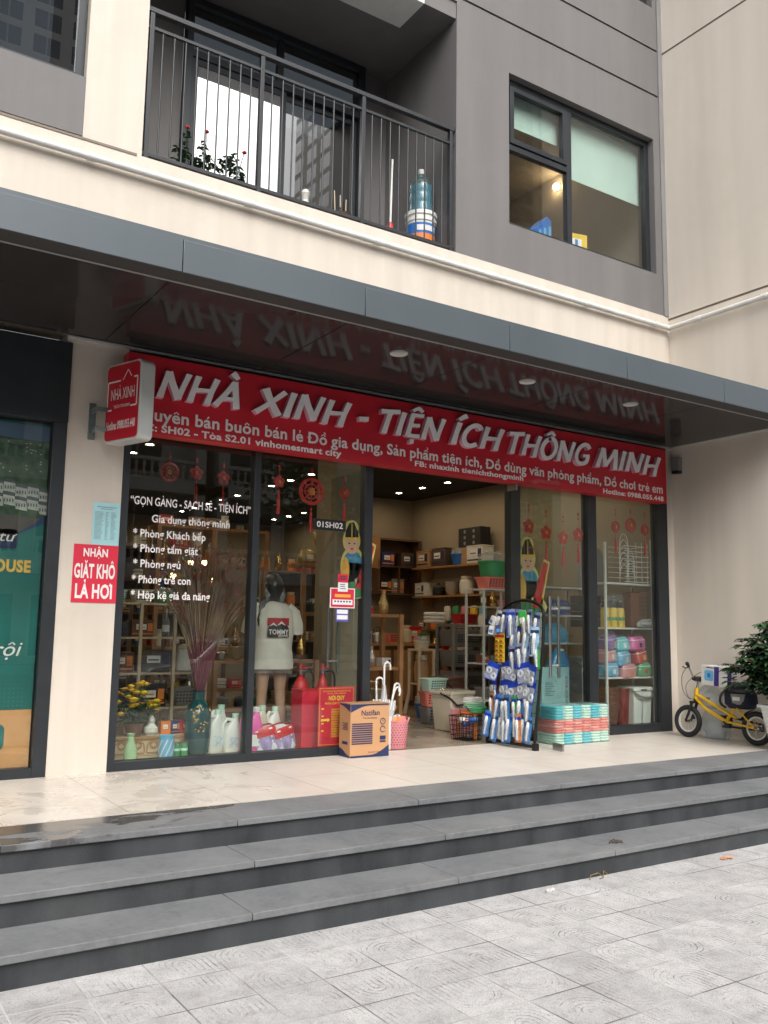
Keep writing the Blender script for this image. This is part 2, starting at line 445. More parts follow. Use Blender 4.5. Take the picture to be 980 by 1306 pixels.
# pavement: square cement tiles embossed with nested arches turned a different way in each tile
m, nt, p = new_mat('pavement_tile')
N, L = nt.nodes, nt.links
co = N.new('ShaderNodeTexCoord').outputs['Object']
SX, SY = .328, .336
gx, ix = grid_mask(nt, co, 0, SX, .045, .008); gy, iy = grid_mask(nt, co, 1, SY, -3.088, .008)
joint = math_node(nt, 'MAXIMUM', gx, gy)
sp = N.new('ShaderNodeSeparateXYZ'); L.new(co, sp.inputs[0])
u = math_node(nt, 'FRACT', math_node(nt, 'ADD', math_node(nt, 'DIVIDE', math_node(nt, 'SUBTRACT', sp.outputs[0], .045), SX), 100.))
v = math_node(nt, 'FRACT', math_node(nt, 'ADD', math_node(nt, 'DIVIDE', math_node(nt, 'SUBTRACT', sp.outputs[1], -3.088), SY), 100.))
cb = N.new('ShaderNodeCombineXYZ'); L.new(ix, cb.inputs[0]); L.new(iy, cb.inputs[1])
wnz = N.new('ShaderNodeTexWhiteNoise'); wnz.noise_dimensions = '3D'; L.new(cb.outputs[0], wnz.inputs['Vector'])
sc_ = N.new('ShaderNodeSeparateColor'); L.new(wnz.outputs['Color'], sc_.inputs[0])
f1 = math_node(nt, 'GREATER_THAN', sc_.outputs[0], .5)
v2 = math_node(nt, 'ABSOLUTE', math_node(nt, 'SUBTRACT', v, f1))
du = math_node(nt, 'SUBTRACT', u, .5)
dv = math_node(nt, 'MAXIMUM', 0., math_node(nt, 'SUBTRACT', v2, math_node(nt, 'MULTIPLY_ADD', sc_.outputs[1], .25, .35)))
rad = math_node(nt, 'SQRT', math_node(nt, 'ADD', math_node(nt, 'MULTIPLY', du, du), math_node(nt, 'MULTIPLY', dv, dv)))
rf = math_node(nt, 'ABSOLUTE', math_node(nt, 'SUBTRACT', math_node(nt, 'FRACT', math_node(nt, 'MULTIPLY', rad, 11.)), .5))
ring = math_node(nt, 'MULTIPLY', ramp(nt, rf, .06, .16, 1., 0.), math_node(nt, 'LESS_THAN', rad, .5))
worn = math_node(nt, 'MULTIPLY', ramp(nt, noise(nt, co, 4.3, 7, .7), .46, .64), ramp(nt, noise(nt, co, 60, 3, .6), .36, .56))
ring = math_node(nt, 'MULTIPLY', ring, worn)
tone = math_node(nt, 'MULTIPLY_ADD', sc_.outputs[2], .16, .92)
base = mixc(nt, ramp(nt, noise(nt, co, 4, 9, .68), .3, .72), (.40,.392,.385), (.58,.57,.56))
base = mixc(nt, 1., base, tone, 'MULTIPLY')
base = mixc(nt, ramp(nt, noise(nt, co, 160, 2, .5), .55, .72, 0., .5), base, (.50,.485,.47))
base = mixc(nt, ramp(nt, noise(nt, co, 130, 2, .5, .2), .60, .72, 0., .75), base, (.17,.16,.155))
base = mixc(nt, ramp(nt, noise(nt, co, 1.1, 5, .6), .52, .75, 0., .4), base, (.22,.21,.205))
base = mixc(nt, ramp(nt, noise(nt, co, 9, 8, .75), .48, .66, 0., .45), base, (.225,.213,.205))
base = mixc(nt, ramp(nt, noise(nt, co, 330, 2, .6), .54, .64, 0., .75), base, (.15,.145,.14))
base = mixc(nt, ramp(nt, noise(nt, co, 260, 2, .6, .3), .60, .70, 0., .6), base, (.62,.61,.59))
base = mixc(nt, math_node(nt, 'MULTIPLY', ring, .75), base, (.15,.145,.14))
jn = ramp(nt, noise(nt, co, 1.7, 4), .42, .6)
base = mixc(nt, math_node(nt, 'MULTIPLY', joint, .85), base, mixc(nt, jn, (.09,.085,.08), (.52,.51,.49)))
L.new(base, p.inputs['Base Color']); p.inputs['Roughness'].default_value = .85
h = math_node(nt, 'SUBTRACT', math_node(nt, 'MULTIPLY', noise(nt, co, 120, 3), .35), math_node(nt, 'ADD', math_node(nt, 'MULTIPLY', ring, .6), joint))
bp = N.new('ShaderNodeBump'); bp.inputs['Strength'].default_value = 1.0; bp.inputs['Distance'].default_value = .008
L.new(h, bp.inputs['Height']); L.new(bp.outputs[0], p.inputs['Normal'])
mat('asphalt', (.06,.06,.062), .85, var=.2, scale=12, bump=.4, bscale=200)
mat('shop_floor_tile', (.30,.255,.20), .22, var=.18, scale=2.5, dirt=.2, dirtcol=(.2,.16,.12))

# ------------------------------------------------------------------ ground, steps, terrace
GZ = -.4565
b = MB(); b.add([(-14,-9.5,GZ),(30,-9.5,GZ),(30,0,GZ),(-14,0,GZ)], [(0,1,2,3)])
structure(b.build('pavement', 'pavement_tile', smooth=0))
b = MB(); b.add([(-400,-400,GZ-.13),(400,-400,GZ-.13),(400,400,GZ-.13),(-400,400,GZ-.13)], [(0,1,2,3)])
structure(b.build('ground', 'asphalt', smooth=0))
b = MB(); b.box(-14,-9.68,GZ-.13,30,-9.505,GZ+.012)
structure(b.build('kerb', 'stone_tread', bevel=.02))
# three stone steps: treads in 1.33 m lengths with open joints, risers set back under a nosing
SX0, SX1 = -13.2, 20.
b = MB()
for k, (z, ny, by) in enumerate(((0., -2.092, -1.621), (-.147, -2.475, -2.070), (-.302, -2.848, -2.452))):
    x = SX0; off = (.19, .13, -.05)[k]
    n0 = math.floor((SX0-off)/1.335)
    for i in range(n0, n0+28):
        b.box(off+i*1.335+.0016, ny, z-.038, off+(i+1)*1.335-.0016, by, z)
structure(b.build('step_tread', 'stone_tread', bevel=.005))
b = MB()
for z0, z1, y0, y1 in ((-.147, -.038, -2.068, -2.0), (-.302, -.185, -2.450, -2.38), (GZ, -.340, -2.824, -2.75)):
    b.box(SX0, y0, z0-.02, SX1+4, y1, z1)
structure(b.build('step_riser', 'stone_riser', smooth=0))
b = MB(); b.box(SX0, -1.619, -.05, SX1+4, .04, 0.)
structure(b.build('terrace', 'terrace_tile', smooth=0))
b = MB(); b.box(-.1, .042, -.05, 6.9, 10.6, -.002)
structure(b.build('shop_floor', 'shop_floor_tile', smooth=0))

# ------------------------------------------------------------------ the apartment building
B = thing('apartment_building', 'cream and grey apartment block with a balcony above the red shop front', 'building')
def part(name, mats, fn, parent=None, bevel=0., smooth=30):
    b = MB(); fn(b); return b.build(name, mats, parent or B, bevel, smooth=smooth)
# cream masonry: piers beside the shop, the band over it, the pier beside the balcony
def cream(b):
    b.box(-.50, 0, 0, -.001, .3, 3.5)
    b.box(-14, .0, 3.5, 6.858, .3, 5.165)
    b.box(-.487, 0, 5.165, .012, 1.6, 16)
    b.box(6.742, .002, 0, 6.858, .3, 3.5)
part('cream_wall', 'cream_paint', cream, smooth=0)
def sidewall(b):
    b.box(6.86, -2.05, 0, 12, .3, 5.115); b.box(6.86, -2.05, 5.145, 12, .3, 8.785); b.box(6.86, -2.05, 8.815, 12, .3, 16)
part('side_wall', 'side_paint', sidewall, smooth=0)
for z in (5.11, 8.78): part('wall_groove', 'groove_brown', lambda b: b.box(6.872, -2.04, z, 11.9, .29, z+.04), smooth=0)
WX0, WX1, WZ0, WZ1 = 4.19, 6.66, 5.70, 7.535
GR = (8.15, 8.18, 8.80, 8.83)
def grey(b):
    z0 = 5.166
    b.box(3.43, .004, z0, WX0, .28, GR[0]); b.box(WX0, .004, z0, WX1, .28, WZ0); b.box(WX0, .004, WZ1, WX1, .28, GR[0]); b.box(WX1, .004, z0, 6.775, .28, GR[0])
    b.box(3.43, .004, GR[1], 6.775, .28, GR[2])
    b.box(3.43, .004, GR[3], 6.2, .28, 16); b.box(6.2, .004, GR[3], 6.775, .28, 9.42); b.box(6.2, .004, 11.2, 6.775, .28, 16); b.box(6.7, .004, 9.42, 6.775, .28, 11.2)
    b.box(3.43, .28, z0, 3.7, 1.7, 16)                      # return of the balcony
    b.box(-14, .004, z0+.02, -.489, .28, 5.71); b.box(-14, .004, 5.71, -2.9, .28, 7.7); b.box(-14, .004, 7.7, -.489, .28, 16)
part('grey_wall', 'grey_paint', grey, smooth=0)
part('corner_strip', 'strip_paint', lambda b: b.box(6.777, -.012, 5.166, 6.857, .28, 16), smooth=0)
for z in (GR[0], GR[2]): part('wall_groove', 'groove_dark', lambda b: b.box(3.44, .022, z-.01, 6.77, .2, z+.04), smooth=0)
part('ledge_groove', 'groove_brown', lambda b: b.box(-14, -.006, 5.150, -.03, -.0005, 5.172), smooth=0)
# white pipe along the slab edge with couplings
def pipe(b):
    b.cyl((-14, -.06, 4.99), (6.815, -.06, 4.99), .031); b.tube([(6.79,-.06,4.99),(6.80,-.075,4.99),(6.80,-.1,4.99),(6.80,-2.1,4.99)], .031, 12)
    for x in (-8.2,-5.4,-2.6,-.42,1.0,2.4,3.9,5.35,6.55): b.cyl((x-.035,-.06,4.99), (x+.035,-.06,4.99), .037)
    for y in (-.5,-1.4): b.cyl((6.80,y-.04,4.99), (6.80,y+.04,4.99), .037)
part('water_pipe', 'white_pipe', pipe)

# upper windows: frame, sash, panes, blind, and the lit rooms behind
def ring(b, x0, z0, x1, z1, w, y0, y1):
    b.box(x0, y0, z0, x0+w, y1, z1); b.box(x1-w, y0, z0, x1, y1, z1); b.box(x0+w, y0, z1-w, x1-w, y1, z1); b.box(x0+w, y0, z0, x1-w, y1, z0+w)
W = thing('tmp', 'tmp tmp tmp tmp', 'tmp'); bpy.data.objects.remove(W); LABELS.pop('tmp tmp tmp tmp')
def win(b):
    ring(b, WX0, WZ0, WX1, WZ1, .075, .09, .17)
    b.box(5.185, .092, WZ0+.075, 5.265, .168, WZ1-.075)
    b.box(WX0+.075, .094, 6.66, 5.185, .166, 6.73)
wf = part('window', 'frame_metal', win, bevel=.004)
def sash(b): ring(b, WX0+.085, 6.74, 5.175, WZ1-.085, .06, .078, .15)
part('sash', 'frame_metal', sash, wf, bevel=.004)
for x0, z0, x1, z1 in ((WX0+.145, 6.80, 5.115, WZ1-.145), (WX0+.076, WZ0+.076, 5.184, 6.659), (5.266, WZ0+.076, WX1-.076, WZ1-.076)):
    part('pane', 'window_glass', lambda b: b.box(x0, .118, z0, x1, .128, z1), wf, smooth=0)
# roller blinds in the room behind
def blinds(b):
    b.box(4.28, .24, 7.06, 5.18, .246, 7.5); b.box(5.24, .24, 6.70, 6.64, .246, 7.5)
part('blind', 'blind', blinds, wf)
def room(b):
    b.box(4.0, 3.0, 5.2, 6.85, 3.1, 8.0); b.box(4.0, .29, 5.2, 4.05, 3.0, 8.0); b.box(6.78, .29, 5.2, 6.85, 3.0, 8.0)
    b.box(4.05, .29, 7.9, 6.78, 3.0, 8.0); b.box(4.05, .29, 5.2, 6.78, 3.0, 5.3)
mat('room_wall', (.40,.37,.32), .85, var=.06, scale=2)
part('room_wall', 'room_wall', room, smooth=0)
def win2(b):
    ring(b, -2.9, 5.71, -.491, 7.7, .07, .09, .17); b.box(-1.75, .092, 5.78, -1.68, .168, 7.63)
w2 = part('window', 'frame_metal', win2, bevel=.004)
part('pane', 'mirror_glass', lambda b: b.box(-1.68, .118, 5.781, -.562, .128, 7.629), w2, smooth=0)
part('pane', 'mirror_glass', lambda b: b.box(-2.83, .118, 5.781, -1.751, .128, 7.629), w2, smooth=0)
w3 = part('window', 'frame_metal', lambda b: ring(b, 6.2, 9.42, 6.7, 11.2, .07, .09, .17), bevel=.004)
part('pane', 'mirror_glass', lambda b: b.box(6.27, .118, 9.49, 6.63, .128, 11.13), w3, smooth=0)

# balcony: recess, sliding doors, railing
def balc(b):
    b.box(.0125, 1.42, 5.1, .82, 1.6, 8.1); b.box(3.05, 1.42, 5.1, 3.43, 1.6, 8.1); b.box(.82, 1.42, 7.88, 3.05, 1.6, 8.1)
    b.box(.0125, .5, 7.9, 3.43, 1.42, 8.1); b.box(3.0, .02, 7.9, 3.43, .5, 8.1)
part('balcony_wall', 'grey_paint', balc, smooth=0)
part('balcony_ceiling', 'white_paint', lambda b: b.box(.0125, .02, 7.9, 2.999, .499, 8.1), smooth=0)  # outer strip of the ceiling, paler than the grey rest
part('cream_lintel', 'grey_paint', lambda b: b.box(.0125, .0, 8.1, 3.43, 1.6, 16), smooth=0)
part('balcony_floor', 'stone_tread', lambda b: b.box(.0125, .301, 5.10, 3.43, 1.42, 5.162), smooth=0)
def bdoor(b):
    ring(b, .82, 5.17, 3.05, 7.88, .07, 1.30, 1.42)
    ring(b, .89, 5.24, 2.02, 7.2, .075, 1.33, 1.36); ring(b, 1.95, 5.24, 2.98, 7.2, .075, 1.37, 1.40)
    b.box(.89, 1.31, 7.2, 2.98, 1.41, 7.28); b.box(1.9, 1.32, 7.28, 1.97, 1.40, 7.81)
bd = part('balcony_door', 'frame_metal', bdoor, bevel=.004)
glass_mat('bright_mirror', tint=(.25,.27,.28), gain=14.0)
for x0, y0, x1, z0, z1 in ((.965,1.34,1.945,5.315,7.125), (2.025,1.38,2.905,5.315,7.125), (.89,1.35,1.90,7.28,7.81), (1.97,1.35,2.98,7.28,7.81)):
    part('pane', 'bright_mirror' if x0 < .97 and z0 < 6 else 'mirror_glass', lambda b: b.box(x0, y0, z0, x1, y0+.01, z1), bd, smooth=0)
part('room_wall', 'dark_room', lambda b: (b.box(.3, 3.5, 5.1, 3.6, 3.6, 8.2), b.box(.2, 1.62, 5.1, .3, 3.6, 8.2), b.box(3.6, 1.72, 5.1, 3.7, 3.6, 8.2)), smooth=0)
RY = .05
def rail_top(b):
    b.box(.014, RY-.03, 6.555, 3.428, RY+.03, 6.60); b.box(.014, RY-.015, 6.40, 3.428, RY+.015, 6.43); b.box(.014, RY-.02, 5.20, 3.428, RY+.02, 5.235)
    b.cyl((3.40, RY, 6.577), (3.47, RY, 6.577), .03)
part('railing', 'rail_metal', rail_top, bevel=.003)
for x in (.055, 1.13, 2.265, 3.385):
    part('railing_post', 'rail_metal', lambda b: b.box(x-.02, RY-.025, 5.17, x+.02, RY+.025, 6.554), bevel=.003)
x = .055
for k in range(3):
    x0 = (.055, 1.13, 2.265)[k]; x1 = (1.13, 2.265, 3.385)[k]
    for i in range(1, 10):
        xx = x0+(x1-x0)*i/10
        part('baluster', 'rail_metal', lambda b: b.cyl((xx, RY, 5.236), (xx, RY, 6.399), .0085, n=8))

# canopy over the terrace
CY = -1.815; CZ = 3.444
part('canopy', 'fascia_metal', lambda b: [b.box(x, CY, CZ, x+1.4035, CY+.17, 3.668) for x in [-.215+1.4085*i for i in range(-9, 5)]]+[b.box(-.215+5*1.4085, CY, CZ, 6.858, CY+.17, 3.668)], bevel=.003)
part('canopy_trim', 'soffit_trim', lambda b: b.box(-13, CY+.176, CZ-.003, 6.858, CY+.197, CZ+.03), smooth=0)
part('canopy_joint', 'groove_dark', lambda b: (b.box(-13, CY+.03, CZ+.012, 6.858, CY+.16, 3.64), b.box(-13, CY+.16, CZ+.026, 6.857, -.02, 3.6)), smooth=0)
part('soffit_panel', 'soffit_panel', lambda b: [b.box(x, CY+.20, CZ+.016, min(x+1.398, 6.84), -.03, CZ+.022) for x in [-.215+1.4085*i for i in range(-9, 6)]], smooth=0)
part('canopy_lip', 'groove_dark', lambda b: b.box(-13, CY+.006, CZ-.004, 6.857, CY+.168, CZ-.0005), smooth=0)  # added dark strip: shade on the fascia's underside put in as colour
part('canopy_roof', 'fascia_metal', lambda b: b.box(-13, CY+.01, 3.668, 6.858, -.001, 3.70), smooth=0)
part('soffit_edge', 'light_trim', lambda b: (b.box(6.82, CY+.2, CZ+.008, 6.856, -.04, CZ+.02), b.box(-.5, -.028, CZ-.01, 6.83, -.002, CZ+.01)), smooth=0)
for x in (1.916, 3.358, 4.757):
    d = part('downlight', 'light_trim', lambda b: b.lathe([(.050,CZ+.016),(.075,CZ+.004),(.077,CZ+.014)], (x,-1.19,0), 24))
    part('lamp_glass', 'white_light_off', lambda b: b.lathe([(0,CZ+.010),(.05,CZ+.0085)], (x,-1.19,0), 24), d)

# shop front frames and glass
FY0, FY1 = 0., .11
FT = 3.44
def fr(b):
    b.box(0, FY0, 0, .062, FY1, FT); b.box(1.183, FY0, .0, 1.245, FY1, FT); b.box(2.355, FY0, 0, 2.44, FY1, FT)
    b.box(4.20, FY0, 0, 4.335, FY1, FT); b.box(5.36, FY0, 0, 5.50, FY1, FT); b.box(6.55, FY0, 0, 6.74, FY1, FT)
    for x0, x1 in ((.062, 1.183), (1.245, 2.355), (4.335, 5.36), (5.50, 6.55)):
        b.box(x0, FY0+.002, .0, x1, FY1, .075 if x0 < 3 else .10); b.box(x0, FY0+.002, 2.74, x1, FY1, FT)
    b.box(2.44, FY0+.002, 2.735, 4.20, FY1, FT)
SF = part('shop_front_frame', 'frame_metal', fr, bevel=.004)
PANES = []
for x0, x1, z0 in ((.062, 1.183, .075), (1.245, 2.355, .075), (4.335, 5.36, .10), (5.50, 6.55, .10)):
    PANES.append(part('shop_pane', 'glass', lambda b: b.box(x0, .04, z0, x1, .05, 2.74), smooth=0))
# glass doors on pivots: the left leaf stands open inwards, the right one outwards
def leaf(name, pivot, ang, hx):
    d = part(name, 'door_glass', lambda b: b.box(.012, -.006, .012, .84, .006, 2.72), smooth=0)
    d.location = pivot; d.rotation_euler = (0, 0, ang)
    part('pivot_plate', 'steel', lambda b: (b.box(.011, -.011, .006, .16, .011, .075), b.box(.011, -.011, 2.65, .16, .011, 2.724), b.box(.70, -.011, .006, .842, .011, .075)), d, bevel=.002)
    def hd(b):
        for s in (-1, 1):
            b.cyl((hx, s*.055, .70), (hx, s*.055, 1.50), .016)
        for z in (.82, 1.38): b.cyl((hx, -.055, z), (hx, .055, z), .011)
    part('door_handle', 'chrome', hd, d)
    return d
leaf('glass_door', (2.455, .055, 0), R(88), .73)
leaf('glass_door', (4.195, .055, 0), R(-92), .73)

# the shop's shell
def shell(b):
    b.box(-.08, .3, -.01, .04, 10.6, 3.5); b.box(6.70, .112, -.01, 6.74, 10.6, 3.5); b.box(.04, 10.5, -.01, 6.7, 10.6, 3.5)
    b.box(5.55, 5.45, -.01, 6.7, 5.6, 3.5)
part('shop_wall', 'shop_wall', shell, smooth=0)
part('shop_ceiling', 'black_ceiling', lambda b: b.box(-.08, .111, 3.38, 6.74, 10.6, 3.42), smooth=0)
part('shop_pillar', 'shop_wall', lambda b: b.box(2.83, 1.4, 0, 3.22, 1.85, 3.379), bevel=.01)

# neighbouring shop front at the left: dark header, frame, poster behind the glass
def nb(b):
    b.box(-14, -.02, 2.74, -.46, .1, 3.40); b.box(-.565, -.012, 0, -.462, .1, 2.739); b.box(-14, -.012, 0, -.566, .1, .075)
part('neighbour_frame', 'frame_metal', nb, bevel=.004)
part('neighbour_pane', 'glass', lambda b: b.box(-6, .045, .076, -.566, .055, 2.739), smooth=0)
part('neighbour_wall', 'dark_room', lambda b: b.box(-14, .4, 0, -.5, .5, 3.5), smooth=0)

# ------------------------------------------------------------------ the red shop sign
mat('sign_red', (.50,.012,.027), .42, var=.07, scale=2, streak=True, dirt=.06, dirtcol=(.25,.02,.03))
mat('letter_white', (.80,.78,.80), .45, var=.04)
mat('letter_side', (.62,.36,.45), .5, var=.05)
mat('print_white', (.78,.74,.73), .5, var=.03)
mat('print_black', (.02,.02,.022), .5, var=0)
mat('print_yellow', (.85,.62,.06), .5, var=.03)
mat('print_navy', (.018,.03,.09), .5, var=.05)
mat('paper_red', (.62,.018,.05), .6, var=.06, scale=5)
mat('paper_white', (.78,.78,.78), .7, var=.04)
mat('paper_blue', (.36,.62,.66), .8, var=.06, scale=6, bump=.1, bscale=12)
mat('print_grey', (.22,.30,.32), .7, var=.05)

LW = .099      # half stroke weight of the brush letters, in cap heights
LET = {
 'N': (.86, [([(.02,.0),(.06,.5),(.12,1.0)], 1), ([(.10,.98),(.32,.55),(.60,.03)], 1.15), ([(.58,.04),(.66,.5),(.76,1.02)], .95)]),
 'H': (.84, [([(.04,.0),(.08,.5),(.14,1.0)], 1), ([(.60,-.02),(.66,.5),(.76,1.0)], 1), ([(.06,.46),(.40,.50),(.72,.52)], .8)]),
 'A': (.86, [([(-.04,.0),(.22,.5),(.46,1.0)], 1), ([(.42,1.0),(.56,.5),(.68,-.02)], 1.12), ([(.18,.30),(.38,.33),(.62,.32)], .75)]),
 'X': (.84, [([(.10,1.0),(.34,.56),(.70,.0)], 1.15), ([(-.04,.02),(.34,.45),(.76,.98)], .95)]),
 'I': (.34, [([(.04,.0),(.08,.5),(.14,1.0)], 1.05)]),
 'T': (.74, [([(.26,.0),(.32,.5),(.38,.96)], 1.05), ([(.0,.90),(.3,.94),(.76,1.0)], .9)]),
 'E': (.66, [([(.06,.0),(.10,.5),(.15,1.0)], 1), ([(.13,.95),(.36,.96),(.60,.98)], .8), ([(.10,.50),(.3,.51),(.50,.53)], .75), ([(.06,.05),(.3,.04),(.56,.06)], .85)]),
 'C': (.74, [([(.68,.80),(.56,.96),(.36,.96),(.14,.74),(.04,.40),(.14,.10),(.36,.02),(.60,.14)], .98)]),
 'G': (.82, [([(.72,.80),(.58,.96),(.36,.96),(.14,.74),(.04,.40),(.14,.10),(.38,.02),(.62,.14),(.68,.44)], .98), ([(.40,.42),(.56,.43),(.76,.45)], .75)]),
 'O': (.86, [([(.42,.97),(.16,.78),(.04,.42),(.18,.06),(.44,.02),(.68,.24),(.76,.62),(.62,.92),(.42,.97),(.3,.93)], 1)]),
 'M': (1.08, [([(.0,.0),(.08,.5),(.18,1.0)], 1), ([(.16,.98),(.30,.5),(.42,.12)], 1.1), ([(.40,.12),(.62,.55),(.82,1.0)], .9), ([(.80,1.0),(.88,.5),(.92,-.02)], 1.1)]),
 '-': (.42, [([(.02,.42),(.16,.45),(.34,.47)], .9)]),
}
def brush_word(word, x0, x1, z, cap, parent):
    tot = sum(LET[unicodedata.normalize('NFD', c)[0]][0] for c in word)
    k = (x1-x0)/(tot-.12+.10)
    cx = x0
    for i, c in enumerate(word):
        d = unicodedata.normalize('NFD', c); w, strokes = LET[d[0]]
        S = [(pts, [LW*wt*f for f in (1.12, .92, 1.05)]) for pts, wt in strokes]
        mid = w*.45
        for mk in d[1:]:
            o = ord(mk)
            if o == 0x302: S += [([(mid-.20,1.12),(mid-.04,1.24),(mid+.06,1.30)], [LW*.7]*3), ([(mid+.03,1.30),(mid+.10,1.23),(mid+.22,1.13)], [LW*.7]*3)]
            if o == 0x300: S += [([(mid-.10,1.34),(mid+.02,1.24),(mid+.14,1.12)], [LW*1.15,LW,LW*.7])]
            if o == 0x301: S += [([(mid-.06,1.12),(mid+.06,1.24),(mid+.22,1.36)], [LW*.7,LW,LW*1.15])]
            if o == 0x323: S += [([(mid-.10,-.20),(mid-.02,-.20),(mid+.06,-.20)], [LW*.95]*3)]
        b = MB(); jz = (i % 3-1)*.012; dz = 0
        for pts, ws in S:
            P = smooth2([(p[0], p[1]) for p in pts], 6)
            n = len(P); W3 = [ws[0], ws[1], ws[-1]]
            wv = [W3[0]+(W3[1]-W3[0])*(2*t) if t < .5 else W3[1]+(W3[2]-W3[1])*(2*t-1) for t in (q/(n-1) for q in range(n))]
            # slanted brush ends
            Lf, Rt = stroke(P, wv)
            out = Lf+Rt[::-1]
            poly = [(cx+(x*.92+.20*y*.8)*k, z+(y+jz)*cap) for x, y in out]
            dep = .052+dz; dz += .0006
            T = basis((0, -.151, 0), (1,0,0), (0,0,1))      # local z points to -y
            b.m = 1; n2 = len(poly)
            ar = sum(poly[q][0]*poly[(q+1)%n2][1]-poly[(q+1)%n2][0]*poly[q][1] for q in range(n2))
            if ar < 0: poly = poly[::-1]
            vs = [T @ Vector((x, y, 0)) for x, y in poly]+[T @ Vector((x, y, dep)) for x, y in poly]
            b.add(vs, [(q, (q+1)%n2, n2+(q+1)%n2, n2+q) for q in range(n2)])
            b.m = 0
            # face as a strip of quads (the outline is not convex)
            h = len(Lf); ix = list(range(n2))
            vs2 = [T @ Vector((cx+(x*.92+.16*y)*k, z+(y+jz)*cap, dep)) for x, y in Lf]+[T @ Vector((cx+(x*.92+.16*y)*k, z+(y+jz)*cap, dep)) for x, y in Rt]
            b.add(vs2, [(q, h+q, h+q+1, q+1) for q in range(h-1)])
        b.build('raised_letter', ['letter_white', 'letter_side'], parent, smooth=25)
        cx += w*k
SG = thing('shop_sign', 'long red shop sign with raised white letters over the glass shop front', 'shop sign', (0, 0, 0))
part('board', 'sign_red', lambda b: b.box(-.045, -.15, 2.716, 6.555, -.003, 3.374), SG, bevel=.004)
for w, x0, x1 in (('NHÀ', .205, .955), ('XINH', 1.085, 2.02), ('-', 2.11, 2.25), ('TIỆN', 2.345, 3.135), ('ÍCH', 3.245, 3.90), ('THÔNG', 3.965, 5.20), ('MINH', 5.315, 6.365)):
    brush_word(w, x0, x1, 3.020, .232, SG)
FX, FU = (1, 0, 0), (0, 0, 1)
def line(parent, name, s, x, y, z, cap, width=None, m='print_white', off=.02, **k):
    b = MB(); put_text(b, s, (x, y, z), FX, FU, cap, width, off, **k)
    return b.build(name, m, parent, smooth=0)
line(SG, 'lettering', 'Chuyên bán buôn bán lẻ Đồ gia dụng, Sản phẩm tiện ích, Đồ dùng văn phòng phẩm, Đồ chơi trẻ em', -.01, -.153, 2.828, .098, 6.50, off=.024)
line(SG, 'lettering', 'ĐC: SH02 - Tòa S2.01 vinhomesmart city', .03, -.153, 2.738, .056, 1.95, off=.034)
line(SG, 'lettering', 'FB: nhaxinh tienichthongminh', 2.815, -.153, 2.750, .050, 1.43, off=.034)
line(SG, 'lettering', 'Hotline: 0988.055.448', 5.45, -.153, 2.736, .052, 1.045, off=.034)

# ------------------------------------------------------------------ blade sign on a wall bracket
BS = thing('blade_sign', 'small red and white double sided sign box sticking out from the cream pier', 'sign', (0, 0, 0))
def rrect(x0, y0, x1, y1, r, n=6):
    pts = []
    for cx, cy, a in ((x1-r, y1-r, 0), (x0+r, y1-r, 90), (x0+r, y0+r, 180), (x1-r, y0+r, 270)):
        pts += [(cx+r*math.cos(R(a+90*i/n)), cy+r*math.sin(R(a+90*i/n))) for i in range(n+1)]
    return pts
# local (u,v): u from the wall outwards, v up; faces look left and right
BS.location = (-.20, -.10, 2.585); BS.rotation_euler = (0, 0, R(20.5))
L_, H_, TH_ = .44, .645, .135
mat('sign_aluminium', (.62,.64,.63), .35, metal=.25, var=.05, scale=3)
part('housing', 'sign_aluminium', lambda b: b.prism(rrect(0, 0, L_, H_, .05), TH_, basis((TH_,0,0), (0,-1,0), (0,0,1))), BS, bevel=.008)
def face(b):
    b.prism(rrect(.018, .018, L_-.018, H_-.018, .036), .004, basis((0,0,0), (0,-1,0), (0,0,1)))
    b.prism(rrect(.018, .018, L_-.018, H_-.018, .036), .004, basis((TH_+.004,0,0), (0,-1,0), (0,0,1)))
part('face_panel', 'sign_red', face, BS, smooth=0)
def bltext(b):
    T = basis((-.0055, 0, 0), (0,-1,0), (0,0,1)); O = lambda u, v: T @ Vector((u, v, 0)); k = L_/.62
    put_text(b, 'NHÀ XINH', O(.075, .345), (0,-1,0), (0,0,1), .088, .30, .008)
    put_text(b, 'TIỆN ÍCH THÔNG MINH', O(.12, .275), (0,-1,0), (0,0,1), .024, .20, .004)
    put_text(b, 'Hotline: 0988.055.448', O(.035, .105), (0,-1,0), (0,0,1), .062, .36, .03)
    def bar(u0, v0, u1, v1, w=.0065):
        V, F = [], []; strip(V, F, [(u0*k, v0+.02), (u1*k, v1+.02)], w, 0); b.add([T @ Vector(p) for p in V], F)
    bar(.05, .245, .05, .475); bar(.05, .475, .27, .475); bar(.05, .245, .13, .245)
    bar(.565, .255, .565, .485); bar(.565, .485, .50, .485); bar(.565, .255, .46, .255)
    bar(.31, .475, .395, .555, .004); bar(.395, .555, .46, .495, .004)
part('lettering', 'print_white', bltext, BS, smooth=0)
def brk(b):
    b.box(-.30, -.012, 2.63, -.245, -.0005, 2.93)
    for z in (2.70, 2.86):
        b.box(-.285, -.13, z-.018, -.26, -.012, z+.018); b.box(-.285, -.15, z-.018, -.19, -.13, z+.018)
bk_ = part('bracket', mat('galvanised', (.18,.22,.22), .5, metal=.5, var=.2), brk, None, bevel=.003)
bk_.parent = BS; bk_.matrix_parent_inverse = (Matrix.Translation(BS.location) @ Matrix.Rotation(R(20.5), 4, 'Z')).inverted()

